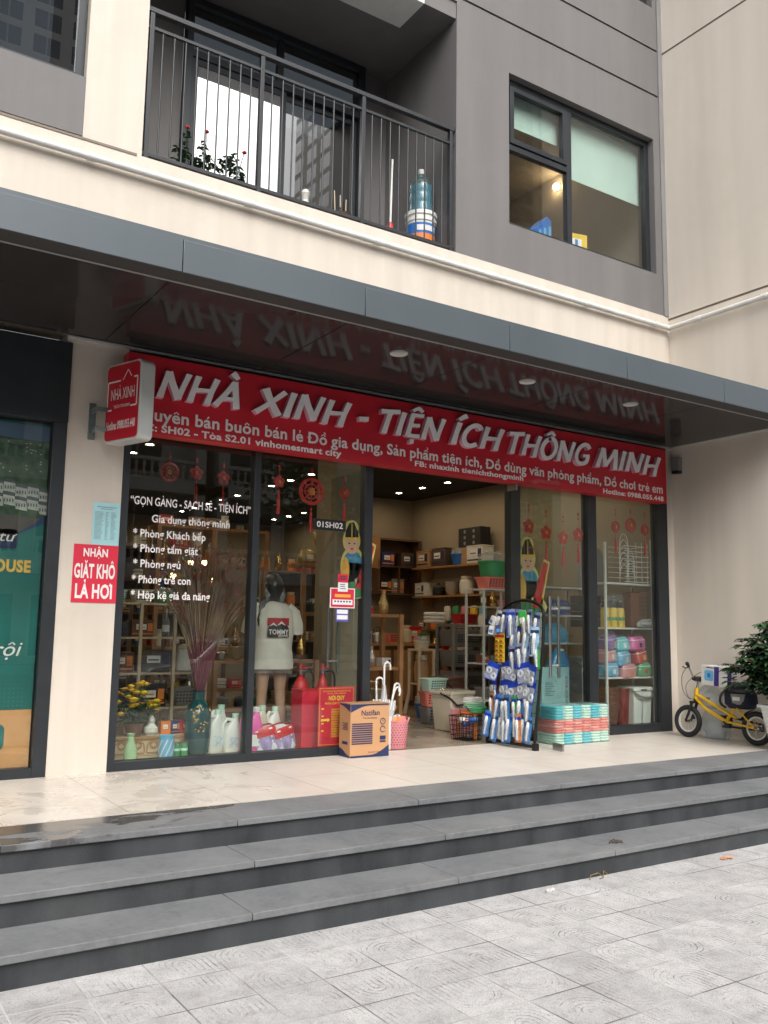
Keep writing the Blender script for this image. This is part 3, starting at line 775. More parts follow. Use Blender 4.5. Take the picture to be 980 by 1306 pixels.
# ------------------------------------------------------------------ papers on the cream pier
PB = thing('price_list', 'pale blue printed sheet taped to the cream pier above the red notice', 'paper notice', (-.10, -.003, 1.795))
b = MB(); b.box(-.122, -.002, -.01, .095, .0005, .335); b.build('sheet', 'paper_blue', PB, smooth=0)
b = MB()
b.box(-.09, -.004, .295, .065, -.0025, .301); b.box(-.06, -.004, .28, .035, -.0025, .285)
for i in range(24):
    for x0, x1 in ((-.105, -.035), (-.02, .01), (.025, .07)):
        b.box(x0, -.0035, .255-i*.0095, x1-rng.random()*.02, -.0026, .258-i*.0095)
b.build('printed_lines', 'print_grey', PB, smooth=0)
PR = thing('laundry_notice', 'red and white notice on the cream pier beside the shop window', 'paper notice', (-.185, -.003, 1.325))
b = MB(); b.box(-.168, -.003, -.003, .184, .0005, .458); b.build('sheet', 'paper_red', PR, smooth=0)
for s, w, cap, z, m in (('NHẬN', .20, .060, .365, 'print_white'), ('GIẶT KHÔ', .325, .105, .195, 'print_white'), ('LÀ HƠI', .30, .105, .035, 'print_white')):
    b = MB(); put_text(b, s, (.005-w/2, -.005, z), FX, FU, cap, w, .034); b.build('lettering', m, PR, smooth=0)

# white film lettering on the first pane, house number plate, stickers
p0, p1, p2, p3 = PANES
for s, x0, x1, z, cap in (('“GỌN GÀNG - SẠCH SẼ - TIỆN ÍCH”', .088, 1.183-.01, 2.148, .066), ('Gia dụng thông minh', .273, .981, 2.008, .062),
        ('* Phòng Khách bếp', .125, .760, 1.880, .062), ('* Phòng tắm giặt', .131, .693, 1.755, .062), ('* Phòng ngủ', .138, .547, 1.628, .062),
        ('* Phòng trẻ con', .132, .643, 1.498, .062), ('* Hộp kệ giá đa năng', .132, .819, 1.371, .062)):
    line(p0, 'lettering', s, x0, .0385, z, cap, x1-x0, 'print_white', off=.018)
mat('plate_black', (.012,.012,.013), .35, var=.05)
hp = part('number_plate', 'plate_black', lambda b: b.prism(rrect(1.80, 2.062, 2.155, 2.166, .016), .008, basis((0,.030,0), (1,0,0), (0,0,1))), SF, bevel=.002)
hp.data.transform(Matrix.Translation((0, .006, 0)))
line(hp, 'lettering', '01SH02', 1.838, .0265, 2.088, .052, .285, 'print_white', off=.008)
ST = thing('door_sticker', 'stack of red and white stickers on the second shop pane beside the door', 'sticker', (2.14, .037, 1.22))
def stk(name, m, x0, z0, x1, z1, y=0.): 
    b = MB(); b.box(x0, y-.0015, z0, x1, y+.0005, z1); return b.build(name, m, ST, smooth=0)
stk('red_label', 'paper_red', -.055, .36, .055, .44); stk('white_label', 'paper_white', -.053, .275, .055, .36, -.001)
stk('red_card', 'paper_red', -.125, .13, .125, .30); stk('white_strip', 'paper_white', -.108, .152, .108, .20, -.002)
stk('yellow_strip', mat('sticker_orange', (.85,.40,.05), .6, var=.05), -.085, .222, .085, .25, -.002)
stk('card_border', 'paper_white', -.135, .122, .135, .308, .0015)
mat('sticker_purple', (.10,.09,.36), .5, var=.05)
stk('purple_card', 'sticker_purple', -.07, -.005, .07, .112); stk('white_strip', 'paper_white', -.058, .015, .058, .055, -.002); stk('white_strip', 'paper_white', -.058, .068, .058, .105, -.002)
b = MB()
for i in range(6): b.box(-.09+i*.032, -.0045, .175, -.072+i*.032, -.0030, .190)
for i, z in enumerate((.385, .40, .415)): b.box(-.038, -.004, z, .038, -.0020, z+.006)
for z in (.30, .32, .338): b.box(-.03, -.0048, z, .03-.01*(z>.31), -.003, z+.006)
b.build('printed_lines', 'print_navy', ST, smooth=0)

# ------------------------------------------------------------------ property advert behind the neighbour's glass
AD = thing('advert_poster', 'tall teal property advert poster behind the glass at the far left', 'poster', (-1.5, .075, .05))
X = lambda x: x+1.5
mat('ad_teal', (.012,.135,.125), .5, var=.25, scale=1.2); mat('ad_orange', (.62,.30,.12), .5, var=.06); mat('ad_photo', (.03,.045,.05), .5, var=.6, scale=14)
mat('ad_blue', (.02,.05,.16), .5, var=.1); mat('ad_house', (.50,.48,.46), .6, var=.25, scale=20); mat('ad_roof', (.10,.11,.13), .6, var=.2, scale=20)
mat('ad_green', (.045,.085,.05), .6, var=.6, scale=18); mat('ad_road', (.10,.08,.075), .6, var=.2); mat('ad_sky', (.10,.15,.26), .6, var=.2, scale=3)
def adp(name, m, poly, y): 
    b = MB(); b.prism([(X(x), z-.05) for x, z in poly], .001, basis((0, -y, 0), (1,0,0), (0,0,1))); return b.build(name, m, AD, smooth=0)
adp('poster_sheet', 'ad_teal', [(-2.6,.05),(-.575,.05),(-.575,2.72),(-2.6,2.72)], 0)
adp('orange_band', 'ad_orange', [(-2.6,.05),(-.575,.05),(-.575,.50),(-2.6,.50)], .002)
arc = [(-.575, 1.985)]+[(-.575-.02-(1.6)*(i/12), 1.97-.33*math.sin(PI/2*min(1, i/7))-.0) for i in range(1, 13)]
adp('photo_edge', 'ad_blue', [(-.575,2.70),(-.575,1.93)]+[(x, z-.045) for x, z in arc[1:]]+[(-2.6,1.6),(-2.6,2.70)], .002)
ph = adp('photo', 'ad_green', [(-.575,2.70)]+arc+[(-2.6,1.7),(-2.6,2.70)], .004)
adp('photo_sky', 'ad_sky', [(-.575,2.70),(-.575,2.58),(-2.6,2.62),(-2.6,2.70)], .006)
adp('photo_road', 'ad_road', [(-.60,1.97),(-.64,1.93),(-.82,1.80),(-1.5,1.83),(-1.5,2.02),(-.9,1.98)], .006)
b = MB()
for i in range(9):
    x0 = -1.33+i*.088; z0 = 2.20-i*.012
    for r in range(2):
        zz = z0-r*.10+(.02 if i % 2 else 0)
        b.m = 0; b.add([(X(x0+.01*r), -.0075, zz-.05), (X(x0+.085+.01*r), -.0075, zz-.06), (X(x0+.085), -.0075, zz+.015), (X(x0), -.0075, zz+.025)], [(0,1,2,3)])
        b.m = 1; b.add([(X(x0), -.0076, zz+.025), (X(x0+.085), -.0076, zz+.015), (X(x0+.075), -.0076, zz+.045), (X(x0+.012), -.0076, zz+.052)], [(0,1,2,3)])
        for j in range(4):
            b.add([(X(x0+.008+j*.02), -.0078, zz-.03), (X(x0+.018+j*.02), -.0078, zz-.03), (X(x0+.018+j*.02), -.0078, zz-.005), (X(x0+.008+j*.02), -.0078, zz-.005)], [(0,1,2,3)])
b.build('photo_houses', ['ad_house', 'ad_roof'], AD, smooth=0)
b = MB()
for i in range(60):
    x = -1.4+rng.random()*.8; z = 2.30+rng.random()*.25; b.box(X(x), -.0072, z-.05, X(x+.012), -.0066, z-.043)
b.build('photo_lights', 'ad_house', AD, smooth=0)
adp('navy_plaque', 'print_navy', rrect(-1.5, 1.72, -.76, 1.87, .03), .006)
mat('ad_gold', (.72,.45,.08), .5, var=.05)
def adt(s, xr, z, cap, w, m, **k):
    b = MB(); put_text(b, s, (X(xr)-w, -.0085, z-.05), FX, FU, cap, w, **k); b.build('lettering', m, AD, smooth=0)
adt('đầu tư', -.79, 1.775, .075, .34, 'print_white', off=.004, shear=.3)
adt('SHOPHOUSE', -.65, 1.545, .085, .62, 'ad_gold', off=.045)
adt('vượt trội', -.69, .905, .105, .62, 'print_white', off=.002, shear=.3)
b = MB()
for i in range(26):
    for j in range(9):
        r = .006*(1-j/11)
        b.cyl((X(-1.45+i*.032), -.003, .53+j*.032-.05), (X(-1.45+i*.032), -.0036, .53+j*.032-.05), r, n=6)
b.build('dot_pattern', mat('ad_dot', (.03,.24,.22), .5, var=0), AD, smooth=0)
adp('green_logo', 'ad_teal', rrect(-1.2, .20, -.76, .40, .05), .004)

# ------------------------------------------------------------------ more materials for goods
PAL = {}
def pm(name, col, rough=.45, var=.06, **k):
    if name not in MATS: mat(name, col, rough, var=var, **k)
    return name
for n, c in dict(plastic_white=(.74,.74,.71), plastic_cream=(.62,.56,.44), plastic_pink=(.68,.27,.30), plastic_blue=(.03,.16,.52), plastic_sky=(.16,.45,.70), plastic_navy=(.02,.035,.14),
                 plastic_green=(.05,.30,.12), plastic_mint=(.55,.80,.68), plastic_turquoise=(.10,.58,.66), plastic_coral=(.82,.24,.19), plastic_red=(.55,.02,.025), plastic_orange=(.75,.22,.04),
                 plastic_yellow=(.80,.52,.03), plastic_brown=(.16,.07,.045), plastic_grey=(.22,.22,.21), plastic_black=(.014,.014,.016), plastic_magenta=(.75,.10,.38), plastic_purple=(.22,.10,.38),
                 carton_tan=(.42,.25,.13), carton_white=(.72,.71,.68), carton_dark=(.09,.06,.045), cloth_grey=(.25,.25,.24), cloth_white=(.72,.70,.66), cloth_black=(.02,.02,.022), cloth_green=(.28,.52,.36)).items():
    pm(n, c, .55 if n.startswith('cloth') else .42, scale=6)
mat('wire_black', (.012,.012,.013), .35, metal=.3, var=.05)
mat('wire_white', (.62,.62,.60), .4, var=.05)
mat('wood_light', (.38,.20,.085), .5, var=.25, scale=3, streak=False)
mat('wood_pale', (.58,.47,.33), .5, var=.12, scale=4)
mat('wood_dark', (.12,.06,.03), .5, var=.25, scale=4)
mat('porcelain', (.72,.70,.64), .15, var=.04, coat=.3)
mat('rubber', (.014,.014,.014), .7, var=.15, scale=30, bump=.2, bscale=150)
mat('clear_label', (.55,.62,.68), .3, var=.3, scale=30)
glass_mat('clear_film', tint=(.97,.98,.98), gain=1.6, bump=.9, milk=.03, rough=.06)
glass_mat('clear_plastic', tint=(.90,.93,.95), gain=1.2, bump=.5, milk=.22, rough=.12)
glass_mat('bottle_glass', tint=(.70,.82,.80), gain=1.2, milk=.12, milkcol=(.3,.5,.5), rough=.03)

glass_mat('umbrella_film', tint=(.92,.94,.95), gain=1.3, bump=.5, milk=.5, milkcol=(.72,.73,.74), rough=.1)
def mk(name, mats, parent, fn, **k):
    b = MB(); fn(b); return b.build(name, mats, parent, **k)

# ------------------------------------------------------------------ the fan carton by the door
pm('kraft', (.50,.27,.13), .7, scale=4, bump=.08, bscale=40)
pm('kraft_edge', (.40,.21,.10), .75)
t = thing('carton', 'tall brown fan carton with navy corners standing at the shop door', 'carton', (2.10, -.22, 0), R(-1.5))
CW, CD, CH = .41, .205, .475
mk('box_body', 'kraft', t, lambda b: b.box(0, 0, .001, CW, CD, CH), bevel=.004)
def flaps(b):
    b.box(.003, .003, CH+.0005, CW-.003, CD/2-.002, CH+.004); b.box(.003, CD/2+.002, CH+.0005, CW-.003, CD-.003, CH+.004)
mk('top_flap', 'kraft_edge', t, flaps, smooth=0)
mk('packing_tape', pm('tape', (.46,.33,.2), .25), t, lambda b: b.box(.0, CD/2-.024, CH+.0045, CW, CD/2+.024, CH+.0055), smooth=0)
TF = basis((0,-.0015,0), (1,0,0), (0,0,1)); TS = basis((-.0015,CD,0), (0,-1,0), (0,0,1))
def fn_(b):
    P = lambda pts, T: b.prism(pts, .0008, T)
    n = 10
    P([(.002,CH-.002),(.002,CH-.075)]+[(.002+.20*i/n, CH-.075+.06*math.sin(PI/2*i/n)) for i in range(1, n+1)]+[(CW-.002,CH-.015),(CW-.002,CH-.002)], TF)
    P([(CW-.002,.002),(CW-.002,.105)]+[(CW-.002-.20*i/n, .105-.085*math.sin(PI/2*i/n)) for i in range(1, n+1)]+[(.002,.018),(.002,.002)], TF)
    P([(.002,CH-.002),(CD-.002,CH-.002),(CD-.002,CH-.07)]+[(CD-.002-(CD-.004)*i/n, CH-.07+.055*math.sin(PI/2*i/n)) for i in range(1, n+1)], TS)
    P([(.002,.002),(CD-.002,.002),(CD-.002,.018)]+[(CD-.002-(CD-.004)*i/n, .018+.06*math.sin(PI/2*i/n)**2) for i in range(1, n+1)], TS)
mk('corner_print', 'print_navy', t, fn_, smooth=0)
def fn_(b):
    for i in range(10):
        z = .118+i*.0192; b.box(.015, -.0026, z, .232, -.0016, z+.012)
mk('grille_print', 'print_navy', t, fn_, smooth=0)
def fn_(b):
    put_text(b, 'Natifan', (.108, -.003, .372), FX, FU, .046, .20, .012)
    put_text(b, 'Trao yêu thương', (.125, -.003, .342), FX, FU, .015, .15, .004)
    put_text(b, 'QUẠT HỘP CAO CẤP', (.118, -.0042, CH-.012), FX, FU, .007, .17, .02)
    put_text(b, 'Bảo hành 12 tháng', (.19, -.003, .040), FX, (-.17*0, 0, 1), .012, .13, .01)
    for cz in (.315, .245):
        V, F = [], []; strip(V, F, [(.34+.026*math.cos(R(a)), cz+.026*math.sin(R(a))) for a in range(0, 361 if cz > .3 else 301, 20)], .0035, 0); b.add([(x, -.003, z) for x, z, _ in V], F)
    V, F = [], []; strip(V, F, [(.34,.315),(.34,.332)], .002, 0); strip(V, F, [(.34,.315),(.352,.315)], .002, 0); strip(V, F, [(.352,.226),(.368,.222)], .003, 0); b.add([(x, -.003, z) for x, z, _ in V], F)
    b.box(.31, -.003, .128, .372, -.002, .142); b.box(.31, -.003, .150, .372, -.002, .185)
    for i in range(5): b.box(CW*0-.0026, .04, .30-i*.014, -.0016, .15-.02*(i % 2), .305-i*.014)
    b.box(-.0026, .045, .115, -.0016, .14, .140)
mk('lettering', 'print_navy', t, fn_, smooth=0)

# ------------------------------------------------------------------ basket, umbrellas
def basket_rd(b, r0, r1, h, holes=True):
    n = 40
    b.lathe([(r0*.98,.002),(r0,.006),(r1,h),(r1+.006,h),(r1+.008,h+.014),(r1-.004,h+.014),(r0-.006,.012),(0,.012)], n=n)
t = thing('laundry_basket', 'round pink plastic basket of shoes and packets beside the fan carton', 'basket', (2.86, .20, 0))
mk('tub', 'plastic_pink', t, lambda b: basket_rd(b, .115, .135, .255))
def fn_(b):
    for k in range(9):
        z = .045+k*.023; r = .115+.02*z/.255+.0012
        for j in range(26):
            a = 2*PI*j/26+(k % 2)*.12
            T = Matrix.Translation((r*math.cos(a), r*math.sin(a), z)) @ Matrix.Rotation(a, 4, 'Z')
            b.T = T; b.box(-.001, -.008, -.006, .0006, .008, .006)
    b.T = Matrix.Identity(4)
mk('perforation', pm('pink_hole', (.40,.12,.15)), t, fn_, smooth=0)
for s in (-1, 1): mk('handle', 'plastic_pink', t, lambda b: b.tube([(s*.132,-.04,.258),(s*.152,-.03,.285),(s*.152,.03,.285),(s*.132,.04,.258)], .008))
for i, (dx, dy, c, lab) in enumerate(((-.04,-.05,'plastic_orange','orange and white packet in the front of the pink basket'), (.05,-.035,'plastic_coral','coral packet lying at the right in the pink basket'), (.0,.055,'plastic_white','white packet standing at the back of the pink basket'))):
    t = thing('packet', lab, 'packet', (2.86+dx, .20+dy, .17), R(20*i-20), 'packets in the pink basket')
    mk('pouch', c, t, lambda b: b.loft([(0,0,0,.045,.012),(0,0,.04,.055,.03),(0,0,.10,.055,.028),(0,0,.135,.05,.008)], 16, power=3))
    mk('label_patch', 'paper_white', t, lambda b: b.loft([(0,-.003,.045,.04,.029),(0,-.003,.09,.04,.028)], 16, cap=False, power=3))
for i, (dx, dy, a) in enumerate(((-.02,.0,30), (.05,.04,60))):
    t = thing('slipper', ('black and white slipper standing on end in the pink basket', 'second black slipper leaning right in the pink basket')[i], 'slipper', (2.86+dx, .22+dy, .25), R(a), 'slippers in the pink basket')
    t.rotation_euler = (R(60), R(10-30*i), R(a))
    mk('sole', 'plastic_black', t, lambda b: b.prism([(.045*math.cos(q)*(1+.15*math.sin(q)), .11*math.sin(q)) for q in (2*PI*i/20 for i in range(20))], .02), bevel=.004)
    mk('strap', 'plastic_white', t, lambda b: b.tube([(-.045,.03,.01),(-.03,.03,.045),(0,.03,.06),(.03,.03,.045),(.045,.03,.01)], .012))
t = thing('umbrella_stand', 'low white umbrella stand hidden behind the fan carton', 'stand', (2.715, .20, 0))
mk('tub', 'plastic_white', t, lambda b: b.lathe([(.09,.0),(.105,.32),(.11,.32),(.10,.31),(.085,.01),(0,.01)]))
UM = (((2.71,.17),.84,0,0,'tallest clear umbrella with a white crook handle'), ((2.655,.20),.69,-2,-60,'clear umbrella furthest left in the stand with white crook handle'),
      ((2.745,.14),.655,12,30,'clear umbrella leaning right in front of the tallest umbrella'), ((2.79,.26),.635,20,20,'clear umbrella furthest right in the stand with white crook handle'))
for (x, y), h, tilt, rz, lab in UM:
    t = thing('umbrella', lab, 'umbrella', (x-math.sin(R(tilt))*.2, y, .02), R(rz*.3), 'clear umbrellas in the stand')
    t.rotation_euler = (0, R(tilt), R(rz*.3)); H = h-.03
    mk('handle', 'plastic_white', t, lambda b: b.tube([(0,0,H-.26)]+[(0,0,H-.04)]+[(.035-.035*math.cos(R(q)), 0, H-.04+.04*math.sin(R(q))) for q in range(20,181,20)]+[(.072,0,H-.075)], .0095, 10))
    mk('canopy', 'umbrella_film', t, lambda b: b.lathe([(.008,.0),(.03,.12),(.042,.34),(.035,.44),(.016,H-.22)], n=14))
    mk('rib', 'plastic_white', t, lambda b: b.cyl((0,0,0),(0,0,H-.2), .006))
    def tips(b):
        for j in range(8):
            a = 2*PI*j/8; b.tube([(.04*math.cos(a),.04*math.sin(a),.36),(.034*math.cos(a),.034*math.sin(a),.455)], .0035, 5)
    mk('rib_tips', 'plastic_white', t, tips)

# ------------------------------------------------------------------ black wire display rack with hanging packs
RK = thing('display_rack', 'black arched wire display rack hung with blister packs at the doorway', 'display rack', (3.985, -.235, 0), 0)
# local: panel runs along y (-.35 .. .35), faces -x, leans +x going up
LEAN = .115
def rp(y, z, off=0.): return (LEAN*z-off, y, z)
arch = [rp(-.335,.0), rp(-.345,.5), rp(-.345,1.1), rp(-.325,1.32)]+[rp(-.325+.325*(1-math.cos(R(q))), 1.32+.15*math.sin(R(q))) for q in range(15,91,15)]
arch = arch+[(x, -y, z) for x, y, z in arch[-2::-1]]
mk('frame', 'wire_black', RK, lambda b: b.tube(arch, .016, 10))
def fn_(b):
    for k in range(12): z = .14+k*.105; b.tube([rp(-.34, z), rp(.34, z)], .0032, 6)
    for k in range(8): y = -.26+k*.0743; b.tube([rp(y, .05), rp(y, 1.44)], .0028, 6)
mk('wire_grid', 'wire_black', RK, fn_)
mk('base_bar', 'wire_black', RK, lambda b: (b.box(-.014,-.36,.02,.014,.36,.05), b.box(-.02,-.375,0,.03,-.325,.07), b.box(-.02,.325,0,.03,.375,.07)), bevel=.003)
mk('back_leg', 'wire_black', RK, lambda b: b.tube([rp(.05,1.15),(.36,.05,.0)], .010))
pm('pack_blue', (.05,.20,.52), .35, var=.35, scale=25); pm('pack_deep_blue', (.012,.05,.42), .3, var=.3, scale=18); pm('pack_sky', (.30,.50,.70), .35, var=.35, scale=22); pm('pack_silver', (.20,.24,.42), .3, var=.5, scale=22)
pm('pack_green', (.05,.42,.08), .4, var=.2, scale=20); pm('pack_yellow', (.80,.58,.04), .45, var=.12, scale=30)
def pack_world(y, z, off): 
    v = Vector(rp(y, z, off)); return tuple(v+Vector((3.985,-.235,0)))
pm('pack_white', (.62,.62,.63), .4, var=.35, scale=30); pm('pack_black', (.03,.03,.035), .35, var=.4, scale=25); pm('pack_orange', (.62,.22,.05), .4, var=.3, scale=25)
def hook(b, h): b.tube([(0,.0,h),(.012,0,h+.014),(.045,0,h+.012)], .002, 5)
def make_slim(lab, cols, loc, rz=0, group='slim blister packs on the rack'):
    t = thing('blister_pack', lab, 'blister pack', loc, rz, group)
    t.rotation_euler = (R(rng.uniform(-11,11)), R(rng.uniform(0,8)), R(rng.uniform(-24,24))); q = rng.uniform(1.25,1.55); t.scale = (q, q, q)
    mk('card', cols, t, lambda b: b.box(-.0015,-.034,-.20,.0,.034,.0), smooth=0)
    mk('bubble', 'clear_plastic', t, lambda b: b.loft([(-.008,0,-.185,.008,.016),(-.012,0,-.16,.011,.018),(-.012,0,-.08,.011,.018),(-.006,0,-.06,.006,.012)], 14, power=3))
    mk('brush', 'plastic_white', t, lambda b: (b.tube([(-.010,0,-.185),(-.012,0,-.11)], .006), b.loft([(-.013,0,-.11,.007,.010),(-.013,0,-.085,.011,.013),(-.013,0,-.05,.009,.012),(-.013,0,-.042,.004,.006)], 10)))
    mk('printed_band', ('print_navy','paper_white','pack_deep_blue','plastic_red')[len(t.name) % 2 + (2 if rng.random() < .4 else 0)], t, lambda b: (b.box(-.0024,-.032,-.045,-.0016,.032,-.022), b.box(-.0024,.020,-.19,-.0016,.031,-.06)), smooth=0)
    mk('hook', 'wire_black', t, lambda b: hook(b, -.006))
    return t
def make_wide(lab, loc, group='blue twin hook packs on the rack'):
    t = thing('hook_pack', lab, 'hook pack', loc, 0, group)
    t.rotation_euler = (R(rng.uniform(-16,16)), R(rng.uniform(0,8)), R(rng.uniform(-22,22))); q = rng.uniform(1.25,1.5); t.scale = (q, q, q)
    mk('card', 'pack_deep_blue', t, lambda b: b.box(-.0015,-.06,-.15,.0,.06,.0), smooth=0)
    for yy, zz in ((-.028,-.105), (.028,-.07)):
        mk('white_ring', 'plastic_white', t, lambda b: b.torus((-.006,yy,zz), (1,0,0), .019, .0075, 18, 8))
    mk('bubble', 'clear_plastic', t, lambda b: b.box(-.016,-.055,-.14,-.0018,.055,-.04), bevel=.006)
    mk('hook', 'wire_black', t, lambda b: hook(b, -.006))
    return t
ORD = ['first', 'second', 'third', 'fourth', 'fifth', 'sixth', 'seventh', 'eighth', 'ninth', 'tenth', 'eleventh', 'twelfth']
rows = [('slim', 1.36, 7, 'top row', 'pack_silver'), ('slim', 1.20, 6, 'second row', 'pack_sky'), ('mesh', 1.02, 6, 'third row', 'pack_silver'), ('wide', .84, 5, 'fourth row', ''), ('wide', .66, 5, 'fifth row', ''), ('slim', .52, 8, 'row above the bottom', 'pack_blue'), ('slim', .33, 9, 'bottom row', 'pack_blue')]
for kind, z, n, rname, col in rows:
    for i in range(n):
        y = .29-.58*i/(n-1)+rng.uniform(-.012,.012); off = .03+rng.uniform(0,.06); zz = z+rng.uniform(-.02,.02)
        if rname in ('second row', 'third row') and y > .12: continue      # the yellow card hangs there
        loc = pack_world(y, zz, off)
        if kind == 'wide': make_wide('deep blue pack with two white rings, %s from left in rack %s row' % (ORD[i], rname.split()[0]), loc)
        else:
            c2, cn = {'pack_silver': ('pack_silver', 'silver'), 'pack_sky': ('pack_sky', 'pale blue'), 'pack_blue': ('pack_blue', 'blue')}[col]
            if (i*3+int(z*10)) % 4 == 1: c2, cn = (('pack_white','white'),('pack_black','black'),('pack_green','green'),('pack_orange','orange'),('pack_white','white'))[(i+int(z*7)) % 5]
            make_slim('%s blister pack with white brush, %s from left in rack %s' % (cn, ORD[i], rname), c2, loc)
t = thing('card_sheet', 'yellow card sheet of small packets hanging at the left side of the rack', 'card sheet', pack_world(.235, 1.13, .075), R(-10))
mk('card', 'pack_yellow', t, lambda b: b.box(-.003,-.095,-.30,0,.095,.0), smooth=0)
mk('header', 'paper_red', t, lambda b: b.box(-.0045,-.093,-.045,-.0032,.093,-.02), smooth=0)
for r in range(5):
    for c in range(2):
        mk('sachet', 'plastic_yellow', t, lambda b: b.loft([(-.008,-.046+c*.092,-.295+r*.048,.002,.040),(-.010,-.046+c*.092,-.275+r*.048,.007,.038),(-.008,-.046+c*.092,-.256+r*.048,.002,.040)], 12, power=4))
        mk('sachet_print', 'plastic_brown' if (r+c) % 2 else 'plastic_red', t, lambda b: b.box(-.0185,-.075+c*.092,-.284+r*.048,-.0172,-.025+c*.092,-.268+r*.048), smooth=0)
t = thing('green_pouch', 'bright green pouch with a white patch hanging near the top of the rack', 'pouch', pack_world(-.07, 1.36, .07), 0)
t.rotation_euler = (R(-14), 0, R(8))
mk('pouch', 'pack_green', t, lambda b: b.loft([(0,0,-.17,.004,.055),(-.004,0,-.13,.018,.06),(0,0,-.05,.014,.058),(0,0,.0,.003,.05)], 16, power=3))
mk('label_patch', 'paper_white', t, lambda b: b.box(-.0245,-.03,-.13,-.0215,.03,-.07), smooth=0)
for i, (y, z, c, cn) in enumerate(((.33,1.30,'plastic_white','white'), (.35,1.20,'paper_white','white'), (.27,1.21,'plastic_navy','navy'))):
    t = thing('small_box', '%s little box hanging from the upper left of the rack, %s of three' % (cn, ORD[i]), 'box', pack_world(y, z, .08), R(25*i-10), 'little boxes on the rack')
    t.rotation_euler = (R(25-18*i), R(10), R(20*i))
    mk('box_body', c, t, lambda b: b.box(-.025,-.03,-.09,.02,.03,0), bevel=.003)
    mk('label_patch', 'pack_blue', t, lambda b: b.box(-.0262,-.022,-.075,-.0252,.022,-.04), smooth=0)

# ------------------------------------------------------------------ bundle of plastic hangers in shrink film
t = thing('hanger_bundle', 'film wrapped bundle of turquoise, coral and mint plastic hangers by the door', 'hanger bundle', (4.86, -.225, 0), R(1))
LAY = 14; HH = .0275
def layer_col(k, c):
    if k >= 9: return 'plastic_turquoise' if c in (0, 2, 4) else 'plastic_mint'
    if k >= 4: return 'plastic_coral'
    return 'plastic_turquoise' if c in (1, 3) else 'plastic_mint'
pm('coral_pale', (.82,.40,.34))
b5 = {}
for k in range(LAY):
    for c in range(6):
        col = layer_col(k, c)
        if col == 'plastic_coral' and (k+c) % 3 == 0: col = 'coral_pale'
        b = b5.setdefault((col, k//5), MB())
        x0 = -.40+c*.1333; z0 = .004+k*HH; jx = rng.uniform(-.004,.004)
        b.loft([(x0+.066+jx,0,z0+.002,.060,.148),(x0+.066+jx,0,z0+.009,.066,.155),(x0+.066+jx,0,z0+.018,.066,.155),(x0+.066+jx,0,z0+.0255,.060,.148)], 16, power=6)
for (col, g), b in b5.items():
    nm = {'plastic_turquoise': 'turquoise_hangers', 'plastic_mint': 'mint_hangers', 'plastic_coral': 'coral_hangers', 'coral_pale': 'pale_coral_hangers'}[col]
    b.build(nm, col, t, smooth=40)
mk('wrapping_film', 'clear_film', t, lambda b: b.loft([(0,0,.002,.408,.163),(0,0,.2,.411,.166),(0,0,.39,.408,.163),(0,0,.402,.36,.13)], 48, power=14), smooth=30)

# ------------------------------------------------------------------ wire basket and things around the door
def wire_tray(t, w, d, h, m='wire_black', n=6, nz=5, flare=.02):
    def rim(b):
        b.tube([(-w/2-flare,-d/2-flare,h),(w/2+flare,-d/2-flare,h),(w/2+flare,d/2+flare,h),(-w/2-flare,d/2+flare,h)], .005, 6, closed=True)
        b.tube([(-w/2,-d/2,.006),(w/2,-d/2,.006),(w/2,d/2,.006),(-w/2,d/2,.006)], .005, 6, closed=True)
    mk('rim', m, t, rim)
    def wires(b):
        for k in range(1, nz):
            z = h*k/nz; f = flare*k/nz
            b.tube([(-w/2-f,-d/2-f,z),(w/2+f,-d/2-f,z),(w/2+f,d/2+f,z),(-w/2-f,d/2+f,z)], .003, 5, closed=True)
        for i in range(n+1):
            x = -w/2+w*i/n; fx = flare*(2*i/n-1)
            for s in (-1, 1): b.tube([(x,s*d/2,.006),(x+fx,s*(d/2+flare),h)], .003, 5)
            b.tube([(x,-d/2,.006),(x,d/2,.006)], .003, 5)
        for i in range(1, n):
            y = -d/2+d*i/n; fy = flare*(2*i/n-1)
            for s in (-1, 1): b.tube([(s*w/2,y,.006),(s*(w/2+flare),y+fy,h)], .003, 5)
    mk('wire_mesh', m, t, wires)
t = thing('wire_basket', 'black wire basket on the floor just left of the display rack', 'basket', (3.93, .42, 0), R(12))
wire_tray(t, .20, .24, .25)
mk('handle', 'wire_black', t, lambda b: b.tube([(-.12,-.02,.25),(-.11,0,.37),(.02,.02,.34),(.12,.02,.25)], .005))
for i, (dx, dy, c) in enumerate(((-.04,-.05,'plastic_navy'), (.04,.03,'plastic_red'), (.0,.07,'plastic_white'), (.05,-.06,'plastic_blue'))):
    cn = c.split('_')[1]
    t = thing('small_packet', '%s small packet lying inside the black wire basket' % cn, 'packet', (3.93+dx, .42+dy, .15+.012*i), R(40*i), 'packets in the wire basket')
    mk('pouch', c, t, lambda b: b.loft([(0,0,0,.05,.03),(0,0,.025,.055,.035),(0,0,.05,.045,.025)], 14, power=3))
    mk('label_patch', 'paper_white', t, lambda b: b.box(-.02,-.012,.0505,.02,.012,.0525), smooth=0)
